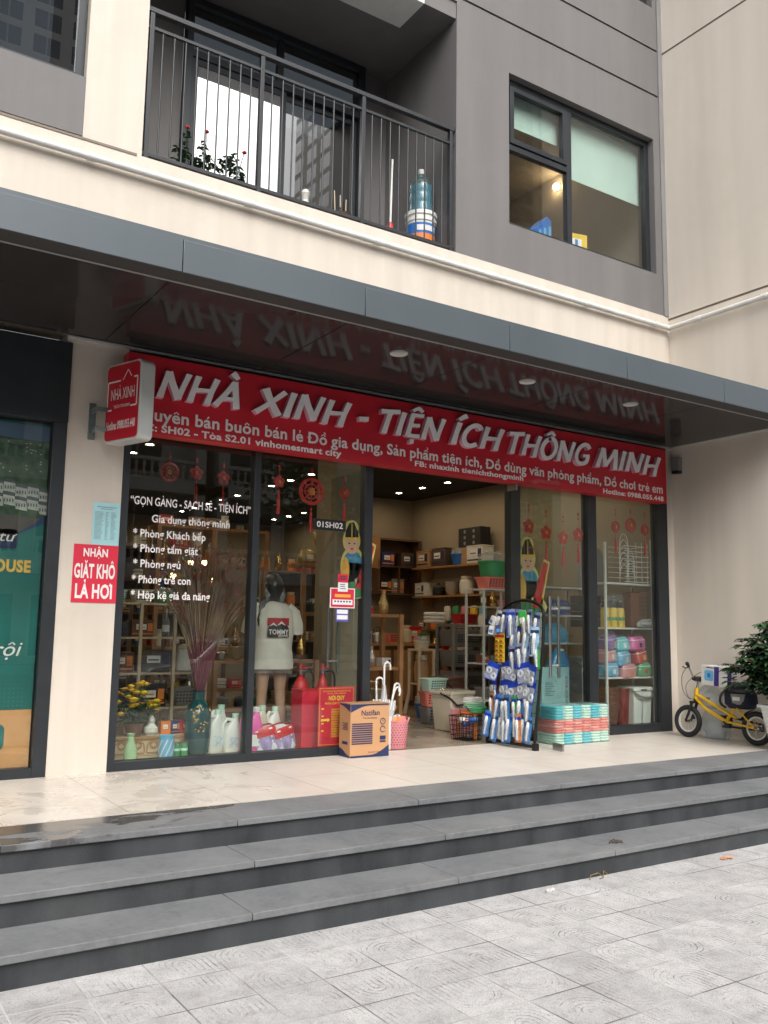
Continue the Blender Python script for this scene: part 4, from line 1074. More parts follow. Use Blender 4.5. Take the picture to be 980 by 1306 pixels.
def swing_bin(lab, loc, w, d, h, m, rz=0, group=None, bag=False, handle='plastic_black'):
    t = thing('waste_bin', lab, 'bin', loc, rz, group)
    mk('bin_body', m, t, lambda b: b.taper(0,0,.002,h,w*.42,d*.42,w*.5,d*.5), bevel=.015)
    mk('rim', m, t, lambda b: ring_top(b, w, d, h), bevel=.004)
    mk('handle', handle, t, lambda b: b.tube([(-w*.52,0,h+.01),(-w*.5,-d*.5,h-.05),(-w*.3,-d*.56,h-.12),(w*.3,-d*.56,h-.12),(w*.5,-d*.5,h-.05),(w*.52,0,h+.01)], .011))
    if bag: mk('bin_liner', 'clear_film', t, lambda b: b.loft([(0,0,h-.05,w*.515,d*.515),(0,0,h+.02,w*.53,d*.53),(0,0,h+.05,w*.42,d*.40),(0,0,h+.03,w*.2,d*.2)], 32, power=7))
    return t
def ring_top(b, w, d, h):
    b.box(-w*.53,-d*.53,h-.002,w*.53,-d*.47,h+.03); b.box(-w*.53,d*.47,h-.002,w*.53,d*.53,h+.03); b.box(-w*.53,-d*.469,h-.002,-w*.47,d*.469,h+.03); b.box(w*.47,-d*.469,h-.002,w*.53,d*.469,h+.03)
swing_bin('cream waste bin with black handle and plastic liner standing inside the doorway', (4.36, 1.22, 0), .40, .32, .42, 'plastic_cream', R(10), bag=True)
t = thing('flat_box', 'flat pink box leaning against the cream bin in the doorway', 'box', (4.28, .92, 0), R(10))
mk('box_body', 'plastic_pink', t, lambda b: b.box(-.16,0,.001,.16,.05,.27), bevel=.004)
mk('label_patch', 'paper_white', t, lambda b: b.box(-.09,-.0022,.08,.09,-.0008,.19), smooth=0)
for i, (x, y, z, c, l) in enumerate(((4.12,.52,.32,'cloth_green','pale green folded cloth bundle above the wire basket'), (4.16,.60,.37,'cloth_white','off white folded cloth bundle on the green one'), (4.10,.42,.28,'plastic_green','bright green folded pouch over the wire basket'))):
    t = thing('folded_cloth', l, 'cloth', (x, y, z), R(15*i), 'folded bundles by the rack')
    mk('fold', c, t, lambda b: [b.loft([(0,0,.018*k,.13-.01*k,.07),(0,0,.018*k+.008,.14-.01*k,.078),(0,0,.018*k+.016,.13-.01*k,.07)], 18, power=3) for k in range(3)])
t = thing('stool', 'low orange plastic stool holding folded bundles beside the rack', 'stool', (4.13, .52, 0), R(10))
mk('seat', 'plastic_orange', t, lambda b: b.box(-.14,-.13,.255,.14,.13,.278), bevel=.01)
for sx in (-1, 1):
    for sy in (-1, 1): mk('leg', 'plastic_orange', t, lambda b: b.tube([(sx*.12,sy*.11,.256),(sx*.14,sy*.13,.0)], [.022,.018], 8))

# ------------------------------------------------------------------ wall box under the canopy corner, litter
t = thing('wall_box', 'small grey box lamp fixed high on the side wall under the canopy', 'wall lamp', (6.86, -.10, 3.15))
mk('housing', 'plastic_grey', t, lambda b: b.box(-.075,-.055,.0,-.001,.055,.17), bevel=.006)
mk('lens', 'plastic_black', t, lambda b: b.box(-.085,-.05,-.035,-.005,.05,-.001), bevel=.004)
t = tag(mk('crumpled_paper', pm('paper_worn', (.50,.49,.47), .8, var=.2, scale=40), None, lambda b: (b.loft([(0,0,0,.035,.02),(.006,.002,.015,.045,.024),(.0,.0,.03,.02,.018)], 9), b.loft([(.045,.01,0,.03,.018),(.05,.01,.014,.03,.012),(.05,.01,.03,.008,.006)], 7)), smooth=20), 'crumpled white paper on the pavement at the foot of the steps', 'litter')
t.location = (1.93, -2.93, GZ+.001); t.scale = (.75,.75,.75)
t = tag(mk('torn_wrapper', pm('wrapper_orange', (.62,.25,.12), .6, var=.3, scale=40), None, lambda b: (b.add([(-.06,-.01,.004),(-.02,-.03,.01),(.0,.0,.018),(-.03,.025,.006)], [(0,1,2,3)]), b.add([(.0,.0,.012),(.05,-.025,.004),(.09,.0,.014),(.04,.02,.006)], [(0,1,2,3)])), smooth=0), 'torn orange wrapper lying on the pavement right of the steps', 'litter')
t.location = (3.62, -2.97, GZ+.003)
t = tag(mk('string_knot', pm('string_dark', (.07,.06,.045), .8), None, lambda b: (b.tube([(-.05,0,.006),(-.02,.02,.012),(.02,-.015,.016),(.0,-.03,.01),(-.03,-.01,.014),(.01,.02,.02),(.05,.01,.006)], .005, 6), b.tube([(.02,0,.01),(.05,-.03,.006),(.07,-.01,.006),(.04,.015,.012)], .005, 6))), 'dark knotted string lying on the lowest stone step', 'litter')
t.location = (2.77, -2.70, -.302)
t = tag(mk('dry_twig', pm('twig', (.25,.18,.07), .8), None, lambda b: (b.tube([(-.07,0,.006),(-.03,.03,.02),(.03,.02,.03),(.05,-.01,.006),(.0,-.02,.006)], .003, 5), b.tube([(.08,.02,.004),(.10,.04,.03),(.13,.03,.006)], .003, 5))), 'thin curled dry twig at the foot of the steps', 'litter')
t.location = (2.42, -2.87, GZ)

# ------------------------------------------------------------------ child's bicycle: local x forward, z up
BK = thing('bicycle', "yellow child's bicycle leaning beside the side wall", 'bicycle', (6.385, -.93, 0), R(90))
BK.rotation_euler = (R(4), 0, R(91))
WR = .178; XF, XR = .43, -.43
pm('bike_yellow', (.80,.47,.015), .3, var=.04, coat=.4)
def wheel(x):
    w = mk('wheel', 'chrome', BK, lambda b: (b.torus((0,0,0), (0,1,0), WR-.060, .011, 40, 8), b.cyl((0,-.035,0), (0,.035,0), .016), [b.tube([(.014*math.cos(2*PI*i/18+(.5 if i % 2 else -.5)),(-1)**i*.022,.014*math.sin(2*PI*i/18+(.5 if i % 2 else -.5))),((WR-.045)*math.cos(2*PI*i/18),0,(WR-.045)*math.sin(2*PI*i/18))], .0014, 4) for i in range(18)]))
    w.location = (x, 0, WR); w.rotation_euler = (0, R(7), 0)
    mk('tyre', 'rubber', w, lambda b: b.torus((0,0,0), (0,1,0), WR-.029, .0295, 44, 12))
    mk('rim_band', 'plastic_white', w, lambda b: b.torus((0,0,0), (0,1,0), WR-.060, .0125, 44, 6))
wheel(XF); wheel(XR)
HT, HB = Vector((.315,0,.555)), Vector((.335,0,.43)); BB = Vector((-.06,0,.215)); SC = Vector((-.215,0,.45)); RA = Vector((XR,0,WR))
def fn_(b):
    b.tube([HT, HB], .023, 12)
    for s in (-1, 1): b.tube([HB+Vector((0,s*.012,.06)), (.10,s*.02,.385), (-.10,s*.02,.30), (-.19,s*.02,.262)], .0125, 10)
    b.tube([HB+Vector((0,0,.01)), (.2,0,.33), BB], .019, 12)
    b.tube([BB, SC], .0175, 12)
    for s in (-1, 1):
        b.tube([BB+Vector((0,s*.02,0)), (-.24,s*.05,.20), RA+Vector((0,s*.055,0))], .0105, 8)
        b.tube([SC-Vector((-.02,-s*.012,.08)), (-.33,s*.05,.27), RA+Vector((0,s*.055,0))], .0095, 8)
    b.cyl(BB+Vector((0,-.04,0)), BB+Vector((0,.04,0)), .024)
mk('frame', 'bike_yellow', BK, fn_)
def fn_(b):
    b.tube([HB+Vector((.0,0,-.0)), HB+Vector((.012,0,-.05))], .02, 10)
    for s in (-1, 1): b.tube([(.348,s*.045,.395),(.375,s*.047,.30),(XF,s*.047,WR)], [.017,.015,.012], 10)
    b.box(.325,-.06,.378,.372,.06,.405)
    b.tube([(XF-.03,-.05,WR+.03),(XF-.055,-.05,WR+.11)], .02, 8)
mk('fork', 'rubber', BK, fn_, bevel=0)
def fn_(b):
    b.tube([HT, HT+Vector((-.012,0,.07))], .013, 10)
    b.tube([(.26,-.245,.80),(.285,-.2,.785),(.305,-.11,.70),(.303,-.05,.625),(.303,.05,.625),(.305,.11,.70),(.285,.2,.785),(.26,.245,.80)], .0105, 10)
mk('handlebar', 'chrome', BK, fn_)
for s in (-1, 1):
    mk('grip', 'rubber', BK, lambda b: (b.tube([(.285,s*.2,.785),(.245,s*.275,.808)], .0165, 10), b.sph((.243,s*.278,.808), .021, 10, 6)))
    mk('brake_lever', 'rubber', BK, lambda b: b.tube([(.295,s*.175,.775),(.335,s*.19,.76),(.325,s*.25,.775)], .0065, 6))
mk('stem_pad', 'rubber', BK, lambda b: b.tube([(.30,-.09,.655),(.30,.09,.655)], .026, 10))
mk('brake_cable', 'plastic_black', BK, lambda b: (b.tube(smooth2([(.335,-.18,.76),(.42,-.12,.70),(.50,-.05,.58),(.46,-.03,.45),(.38,-.02,.42)]), .003, 6), b.tube(smooth2([(.335,.18,.76),(.45,.10,.66),(.47,.04,.50),(.39,.02,.42)]), .003, 6)))
mk('saddle', 'plastic_black', BK, lambda b: b.loft([(-.20,0,.52,.05,.03),(-.215,0,.535,.13,.075),(-.22,0,.56,.135,.08),(-.22,0,.575,.11,.06)], 18, power=2.4))
mk('seat_post', 'chrome', BK, lambda b: b.tube([SC, (-.222,0,.525)], .0125, 10))
mk('chain_guard', 'rubber', BK, lambda b: b.tube([BB+Vector((.05,-.045,.0)), BB+Vector((.02,-.045,.055)), (-.25,-.05,.245), RA+Vector((-.03,-.06,.04)), RA+Vector((-.04,-.06,-.02)), (-.2,-.05,.16), BB+Vector((.03,-.045,-.05))], .012, 8, closed=True))
mk('crank', 'rubber', BK, lambda b: (b.cyl(BB+Vector((0,-.05,0)), BB+Vector((0,-.04,0)), .052, n=20), b.tube([BB+Vector((0,-.055,0)), BB+Vector((.085,-.06,.05))], .009), b.tube([BB+Vector((0,.055,0)), BB+Vector((-.085,.06,-.05))], .009)))
for s, dx, dz in ((-1,.085,.05), (1,-.085,-.05)): mk('pedal', 'rubber', BK, lambda b: b.box(BB.x+dx-.04, s*.07-(.07 if s < 0 else 0), BB.z+dz-.011, BB.x+dx+.04, s*.07+(.07 if s > 0 else 0), BB.z+dz+.011), bevel=.005)
mk('kickstand', 'steel', BK, lambda b: (b.tube([(RA.x+.02,-.06,WR),(RA.x+.10,-.13,.06),(RA.x+.135,-.16,.006)], .007), b.cyl((RA.x,-.075,WR),(RA.x,-.06,WR),.03)))
mk('mudguard', 'rubber', BK, lambda b: [b.add([(RA.x+(WR+.014)*math.cos(R(q)),-.03,WR+(WR+.014)*math.sin(R(q))),(RA.x+(WR+.014)*math.cos(R(q)),.03,WR+(WR+.014)*math.sin(R(q))),(RA.x+(WR+.014)*math.cos(R(q+12)),.03,WR+(WR+.014)*math.sin(R(q+12))),(RA.x+(WR+.014)*math.cos(R(q+12)),-.03,WR+(WR+.014)*math.sin(R(q+12)))], [(0,1,2,3)]) for q in range(20,170,12)])
t = thing('gift_carton', 'white carton with a blue picture resting on the yellow bicycle', 'carton', (6.50, -.86, .585), R(-2))
t.rotation_euler = (R(3), 0, R(-3))
mk('box_body', 'carton_white', t, lambda b: b.box(-.09,-.16,0,.09,.19,.215), bevel=.003)
mk('purple_panel', pm('print_purple', (.06,.03,.22), .45), t, lambda b: (b.box(-.0912,-.05,.002,-.0902,.015,.213), b.box(-.088,-.1612,.002,-.02,-.1602,.213)), smooth=0)
mk('blue_picture', 'plastic_sky', t, lambda b: b.prism(rrect(.045, .05, .165, .165, .02), .001, basis((-.0905,.19-.0,0), (0,-1,0), (0,0,1))), smooth=0)
mk('picture_detail', 'plastic_blue', t, lambda b: (b.prism(rrect(.085, .085, .125, .135, .018), .0012, basis((-.0918,.19,0), (0,-1,0), (0,0,1)))), smooth=0)
mk('printed_lines', 'print_navy', t, lambda b: [b.box(.0,-.1615,.05+.03*i,.07,-.1603,.06+.03*i) for i in range(4)]+[b.box(-.0915,.02+.0,.19,-.0904,.12,.20)], smooth=0)
t = thing('backpack', 'dark navy backpack with grey straps slumped over the bicycle saddle', 'backpack', (6.50, -1.12, .36), R(8))
mk('bag_body', pm('cloth_navy', (.010,.014,.034), .7, bump=.3, bscale=40), t, lambda b: b.loft([(0,0,0,.10,.13),(-.01,.0,.05,.125,.17),(0,.01,.15,.12,.17),(.01,.02,.24,.09,.13),(.02,.03,.28,.03,.05)], 22, power=2.6))
mk('grey_panel', 'cloth_grey', t, lambda b: b.loft([(-.035,-.01,.05,.10,.10),(-.035,-.01,.16,.098,.10)], 18, power=3))
mk('white_print', 'paper_white', t, lambda b: b.box(-.143,-.05,.09,-.136,.03,.13), smooth=0)
mk('strap', 'cloth_black', t, lambda b: b.tube(smooth2([(-.06,.12,.22),(-.12,.17,.14),(-.10,.19,.05),(-.03,.17,.0)]), .013))
t = thing('helmet_bag', 'clear bag with white and black wrapped helmet behind the bicycle', 'bag', (6.57, -.66, .41), R(10))
mk('bag_body', 'clear_plastic', t, lambda b: b.loft([(0,0,-.09,.06,.08),(0,0,-.03,.11,.15),(0,.0,.08,.11,.16),(0,0,.15,.05,.09),(0,0,.19,.02,.03)], 24))
mk('helmet', 'plastic_white', t, lambda b: b.loft([(0,0,-.05,.085,.115),(0,0,.02,.09,.12),(0,0,.08,.06,.08),(0,0,.105,.015,.02)], 20))
mk('dark_patch', 'plastic_black', t, lambda b: b.loft([(-.012,-.02,-.005,.085,.05),(-.012,-.02,.04,.08,.045)], 16))
t = thing('plastic_sack', 'clear plastic sack standing on the tiles behind the bicycle frame', 'sack', (6.56, -.74, 0), 0)
mk('film', 'clear_plastic', t, lambda b: b.loft([(0,0,.002,.10,.15),(0,0,.04,.13,.19),(0,.01,.16,.13,.18),(0,0,.28,.10,.14),(0,.02,.34,.05,.09)], 30))
mk('contents', pm('cloth_pale', (.40,.40,.39), .7), t, lambda b: b.loft([(0,0,.012,.07,.11),(0,0,.10,.10,.14),(0,0,.20,.07,.1)], 18))
for i, (y, z, s) in enumerate(((-.53,.30,.04), (-.66,.40,.05), (-.78,.44,.06))): pass

# ------------------------------------------------------------------ potted tree at the right
t = thing('potted_plant', 'glossy dark green bushy plant in a square white ribbed pot at the right', 'potted plant', (6.30, -1.80, 0), 0)
def fn_(b):
    n = 24
    # ribbed sides: wavy horizontal ridges
    prof = [(z, .13+.07*z/.43) for z in [.43*i/26 for i in range(27)]]
    rings = []
    for i, (z, h) in enumerate(prof): rings.append((0, 0, z, h+(.0035 if i % 2 else 0), h+(.0035 if i % 2 else 0)))
    b.loft(rings, 64, cap=True, power=12)
    
pot = mk('pot', None or pm('pot_white', (.70,.70,.68), .45, var=.05), t, fn_, smooth=15)
# zig-zag the ridges as on the real pot
for v in pot.data.vertices:
    if .01 < v.co.z < .42: 
        s = v.co.y if abs(v.co.x) > abs(v.co.y) else v.co.x
        v.co.z += .006*math.sin(s*140)
mk('pot_rim', 'pot_white', t, lambda b: ring_top(b, .41, .41, .425), bevel=.006)
mk('soil', pm('soil', (.05,.035,.025), .9, bump=.5), t, lambda b: b.box(-.185,-.185,.38,.185,.185,.40), smooth=0)
pr = random.Random(5)
stems = []
def leafv(b, base, d, up, L, w, fold=.25, droop=.35):
    d = Vector(d).normalized(); s = d.cross(Vector(up)).normalized(); u = s.cross(d)
    base = Vector(base); P = []
    prof = [(0,.03),(.2,.7),(.45,1),(.7,.78),(.88,.4),(1,.02)]
    for tt, ww in prof:
        c = base+d*L*tt-Vector((0,0,1))*droop*L*tt*tt
        P.append((c+s*w*ww+u*w*ww*fold, c, c-s*w*ww+u*w*ww*fold))
    vs = [q for p in P for q in p]
    fs = []
    for i in range(len(prof)-1):
        o = i*3; fs += [(o,o+3,o+4,o+1), (o+1,o+4,o+5,o+2)]
    b.add(vs, fs)
fol = MB(); stm = MB()
for k in range(58):
    a = pr.uniform(0, 2*PI); sp_ = pr.uniform(.06,.54); top = pr.uniform(.50,1.36)
    if top > 1.12: sp_ *= .7
    r0 = pr.uniform(0,.07)
    p0_ = Vector((r0*math.cos(a), r0*math.sin(a), .40)); p1_ = Vector((sp_*math.cos(a), sp_*math.sin(a), top))
    mid = (p0_+p1_)/2+Vector((0,0,.10)); pts = smooth2([tuple(p0_), tuple(mid), tuple(p1_)], 6)
    stm.tube(pts, [.011-.008*i/(len(pts)-1) for i in range(len(pts))], 6)
    for i in range(4, len(pts)):
        for q in range(3):
            p = Vector(pts[i]); aa = pr.uniform(0, 2*PI)
            d = Vector((math.cos(aa), math.sin(aa), pr.uniform(-.25,.55)))
            fol.m = 0 if pr.random() < .75 else 1
            stm.tube([p, p+d*.05], .002, 4)
            for f in (0, 1, -1):
                dd = Matrix.Rotation(f*.75, 3, 'Z') @ d
                leafv(fol, p+d*.05, dd, (0,0,1), pr.uniform(.085,.14), pr.uniform(.026,.042))
mat('leaf_dark', (.032,.080,.036), .26, var=.35, scale=9, spec=.6); mat('leaf_mid', (.050,.115,.042), .3, var=.3, scale=9, spec=.6)
fol.build('foliage', ['leaf_dark', 'leaf_mid'], t, smooth=60); stm.build('stem', 'twig', t)

# ------------------------------------------------------------------ things on the balcony
t = thing('paint_bucket', 'white paint bucket with blue and orange label on the balcony floor', 'bucket', (3.25, .40, 5.17), R(-70))
mk('tub', 'plastic_white', t, lambda b: b.lathe([(.14,0),(.165,.40),(.175,.40),(.175,.435),(.165,.44),(.165,.47),(.18,.47),(.18,.51),(0,.515)], n=28))
def band(b, r0, z0, r1, z1, a0, a1, n=10, dr=.0015):
    vs = []; fs = []
    for i in range(n+1):
        a = R(a0+(a1-a0)*i/n); vs += [((r0+dr)*math.cos(a),(r0+dr)*math.sin(a),z0), ((r1+dr)*math.cos(a),(r1+dr)*math.sin(a),z1)]
    fs = [(2*i,2*i+2,2*i+3,2*i+1) for i in range(n)]
    b.add(vs, fs)
mk('label_band', 'plastic_blue', t, lambda b: band(b, .147,.12,.163,.37,-120,60,16))
mk('label_patch', 'plastic_orange', t, lambda b: band(b, .1485,.14,.155,.25,-95,30,14,.004))
mk('label_letters', 'plastic_white', t, lambda b: band(b, .158,.28,.162,.34,-70,10,10,.004))
t = thing('small_bucket', 'low white bucket with green label under the paint bucket shelf', 'bucket', (3.22, .75, 5.17))
mk('tub', 'plastic_white', t, lambda b: b.lathe([(.12,0),(.14,.24),(.15,.24),(.15,.27),(0,.275)]))
mk('label_band', 'plastic_green', t, lambda b: band(b, .123,.05,.136,.19,-160,0))
t = thing('water_jug', 'large clear blue water jug standing on the paint bucket', 'water jug', (3.25, .40, 5.686))
mk('jug_body', 'bottle_glass', t, lambda b: b.lathe([(.12,0),(.135,.015),(.135,.10),(.128,.115),(.135,.13),(.135,.22),(.128,.235),(.135,.25),(.135,.33),(.09,.41),(.035,.45),(.03,.50),(.0,.505)], n=26))
mk('water', pm('water_blue', (.10,.24,.36), .1), t, lambda b: b.lathe([(.115,.006),(.128,.02),(.128,.32),(.0,.33)], n=24))
mk('cap', 'plastic_white', t, lambda b: b.lathe([(.034,.48),(.036,.53),(0,.535)]))
t = thing('floor_mop', 'mop with a pale pole and red collar leaning on the balcony railing', 'mop', (2.78, .30, 5.17))
mk('pole', 'plastic_white', t, lambda b: b.tube([(0,0,.12),(.03,.02,1.0)], .012)); mk('collar', 'plastic_red', t, lambda b: b.lathe([(.02,.16),(.035,.18),(.035,.24),(.018,.27)])); mk('mop_head', 'cloth_white', t, lambda b: b.loft([(0,0,0,.13,.09),(0,0,.06,.12,.08),(0,0,.16,.03,.03)], 16))
t = thing('rose_planter', 'planter of thin rose bushes with red blooms behind the balcony railing', 'plant', (.76, .30, 5.17))
mk('planter', 'plastic_brown', t, lambda b: b.taper(0,0,0,.16,.33,.07,.36,.085), bevel=.01)
lf = MB(); bl_ = MB(); st_ = MB()
for i in range(16):
    x = pr.uniform(-.34,.34); tip = (x+pr.uniform(-.14,.14), pr.uniform(-.10,.10), pr.uniform(.28,.55))
    st_.tube([(x,0,.14), ((x+tip[0])/2+.02, tip[1]/2, .3), tip], .004, 5)
    for q in range(14):
        tt = pr.random(); p = Vector((x+(tip[0]-x)*tt, tip[1]*tt, .16+(tip[2]-.16)*tt)); a = pr.uniform(0, 6.3)
        leafv(lf, p, (math.cos(a), math.sin(a), pr.uniform(-.2,.5)), (0,0,1), pr.uniform(.05,.09), .02)
for p in ((-.27,-.06,.54), (-.08,-.06,.56), (.30,-.07,.47)):
    st_.tube([(p[0]*.8,0,.16),(p[0],p[1],p[2])], .004, 5)
    for q in range(7):
        a = q*2*PI/7; bl_.sph((p[0]+.011*math.cos(a), p[1]+.011*math.sin(a), p[2]+.004*(q % 2)), (.013,.013,.012), 7, 5)
    bl_.sph((p[0],p[1],p[2]+.008), .012, 7, 5)
lf.build('foliage', 'leaf_mid', t, smooth=60); st_.build('stem', 'leaf_dark', t); bl_.build('blossom', 'plastic_red', t)
t = thing('gourd_vase', 'small cream vase standing on the balcony floor near the glass door', 'vase', (1.70, .18, 5.17))
mk('vase_body', 'porcelain', t, lambda b: b.lathe([(.04,0),(.065,.05),(.06,.10),(.03,.15),(.035,.19),(.05,.22),(.03,.26),(0,.26)]))
t = thing('herb_pot', 'low pot of sprouts with bamboo sticks on the balcony', 'plant pot', (2.10, .18, 5.17))
mk('pot', 'plastic_brown', t, lambda b: b.lathe([(.08,0),(.11,.10),(.115,.11),(.09,.09),(0,.09)]))
mk('stick', 'wood_pale', t, lambda b: [b.tube([(-.06+.06*i,.0,.08),(-.07+.07*i,.01,.36-.03*i)], .006, 5) for i in range(3)])
lf = MB()
for q in range(40): a = pr.uniform(0, 6.3); leafv(lf, (pr.uniform(-.07,.07), pr.uniform(-.05,.05), .09+pr.random()*.05), (math.cos(a), math.sin(a), .6), (0,0,1), .06, .014)
lf.build('foliage', 'leaf_mid', t, smooth=60)

# things on the sill of the upper window
t = thing('desk_board', 'wooden desk top inside the upper right window', 'desk', (5.45, .75, 5.62))
mk('desk_top', 'wood_light', t, lambda b: b.box(-1.2,-.42,.2,1.2,.42,.235), bevel=.004)
for sx in (-1.1, 1.1): mk('leg', 'wood_light', t, lambda b: b.box(sx-.03,-.38,-.32,sx+.03,.38,.199), smooth=0)
t = thing('file_tray', 'blue plastic file holder on the desk behind the upper window', 'file holder', (5.03, .48, 5.856))
mk('tray_body', 'plastic_blue', t, lambda b: b.prism([(-.17,0),(.17,0),(.17,.30),(.10,.34),(.03,.27),(-.05,.16),(-.17,.13)], .20, basis((0,.1,0), (1,0,0), (0,0,1))), bevel=.006)
mk('slot', 'plastic_sky', t, lambda b: [b.box(-.12+.08*i,-.1035,.04,-.08+.08*i,-.1005,.10+.04*i) for i in range(4)], smooth=0)
t = thing('yellow_box', 'yellow printed box on the desk behind the upper window', 'box', (5.68, .45, 5.856), R(-12))
mk('box_body', 'plastic_yellow', t, lambda b: b.box(-.14,-.05,.001,.14,.05,.27), bevel=.004)
mk('label_patch', 'paper_white', t, lambda b: b.box(-.10,-.0525,.09,.06,-.0505,.20), smooth=0); mk('blue_panel', 'plastic_blue', t, lambda b: b.box(-.04,-.0545,.10,.0,-.0527,.19), smooth=0)
t = thing('magazine_pile', 'loose pile of magazines on the desk behind the upper window', 'magazines', (6.05, .55, 5.856), R(10))
mk('magazine', 'plastic_green', t, lambda b: b.box(-.15,-.1,0,.15,.1,.02)); mk('magazine', 'paper_white', t, lambda b: b.box(-.13,-.11,.021,.14,.09,.035)); mk('magazine', 'plastic_navy', t, lambda b: b.box(-.15,-.09,.036,.12,.1,.05))
t = thing('dark_cushion', 'dark chair back showing at the lower right of the upper window', 'chair', (6.45, .95, 5.3))
mk('backrest', 'cloth_black', t, lambda b: b.loft([(0,0,.45,.24,.04),(0,0,.6,.26,.06),(0,0,.85,.24,.05),(0,0,.93,.16,.03)], 20, power=3)); mk('chair_base', 'steel', t, lambda b: b.cyl((0,0,0),(0,0,.46),.03))
t = thing('room_lamp', 'lit round ceiling lamp glowing in the upper window room', 'lamp', (5.05, 1.6, 7.899))
mk('lamp_shade', mat('lamp_warm', (.9,.75,.5), .5, var=0, emit=(1,.82,.60,9)), t, lambda b: b.lathe([(0,-.09),(.12,-.085),(.16,-.05),(.16,-.001)], n=24))
t = thing('wall_lamp', 'warm lit wall lamp on the side wall of the upper window room', 'lamp', (6.755, 1.86, 7.70)); t.rotation_euler = (0, 0, PI)
mk('bulb', mat('lamp_warm_strong', (.9,.75,.5), .5, var=0, emit=(1,.68,.34,26)), t, lambda b: b.sph((.02,0,0), .05)); mk('wall_plate', 'chrome', t, lambda b: b.box(-.024,-.04,-.05,-.005,.04,.05))

# ------------------------------------------------------------------ downlights in the dark shop ceiling
mat('downlight_on', (.9,.85,.75), .5, var=0, emit=(1, .78, .50, 85))
DLP = None
for r, (x, rn) in enumerate(((1.33, 'left'), (3.96, 'middle'), (5.95, 'right'))):
    for k in range(14):
        y = .80+.66*k
        if r == 2 and 4.9 < y < 5.9: continue
        lab = 'lit round ceiling downlight, number %s from the glass front in the %s row' % (ORD[k] if k < 12 else ('thirteenth', 'fourteenth')[k-12], rn)
        lab = lab.replace('number ', '')
        if DLP is None:
            DLP = thing('downlight', lab, 'ceiling light', (x, y, 3.38), 0, 'downlights in the shop ceiling')
            mk('trim_ring', 'light_trim', DLP, lambda b: b.lathe([(.042,-.004),(.058,-.012),(.062,-.001)], n=20))
            mk('lamp', 'downlight_on', DLP, lambda b: b.lathe([(0,-.006),(.042,-.005)], n=16), smooth=0)
        else: dup(DLP, (x, y, 3.38), None, lab)

# ------------------------------------------------------------------ shop shelving
def rack(name, lab, x0, x1, y0, y1, zs, m, post=.03, board=.022, posts=None, back=None, cat='shelf'):
    t = thing(name, lab, cat, (x0, y0, 0)); w, d = x1-x0, y1-y0
    for z in zs: mk('shelf_board', m, t, lambda b: b.box(.001, .001, z-board, w-.001, d-.001, z), bevel=.002)
    for px_ in (posts or (0, w)):
        for py in (0, d): mk('post', m, t, lambda b: b.box(px_-post/2, py-post/2, 0, px_+post/2, py+post/2, max(zs)+(.0 if not back else .0)), bevel=.002)
    if back: mk('back_panel', back, t, lambda b: b.box(0, d+.003, 0, w, d+.012, max(zs)), smooth=0)
    return t
PROTO = {}
CN = dict(plastic_white='white', plastic_cream='cream', plastic_pink='pink', plastic_blue='blue', plastic_sky='sky blue', plastic_navy='navy', plastic_green='green', plastic_mint='mint', plastic_turquoise='turquoise', plastic_coral='coral', plastic_red='red',
    plastic_orange='orange', plastic_yellow='yellow', plastic_brown='brown', plastic_grey='grey', plastic_black='black', carton_tan='tan', carton_white='white', carton_dark='dark', porcelain='ivory', steel='steel', brass='brass', cloth_grey='grey', cloth_white='white', cloth_black='black', wood_light='wooden', foil_gold='gold', foil_silver='silver')
mat('brass', (.55,.36,.12), .25, metal=1., var=.1); mat('foil_gold', (.60,.46,.22), .25, metal=.6, var=.25, scale=25, bump=.9, bscale=18); mat('foil_silver', (.55,.53,.48), .22, metal=.6, var=.25, scale=25, bump=.9, bscale=18)
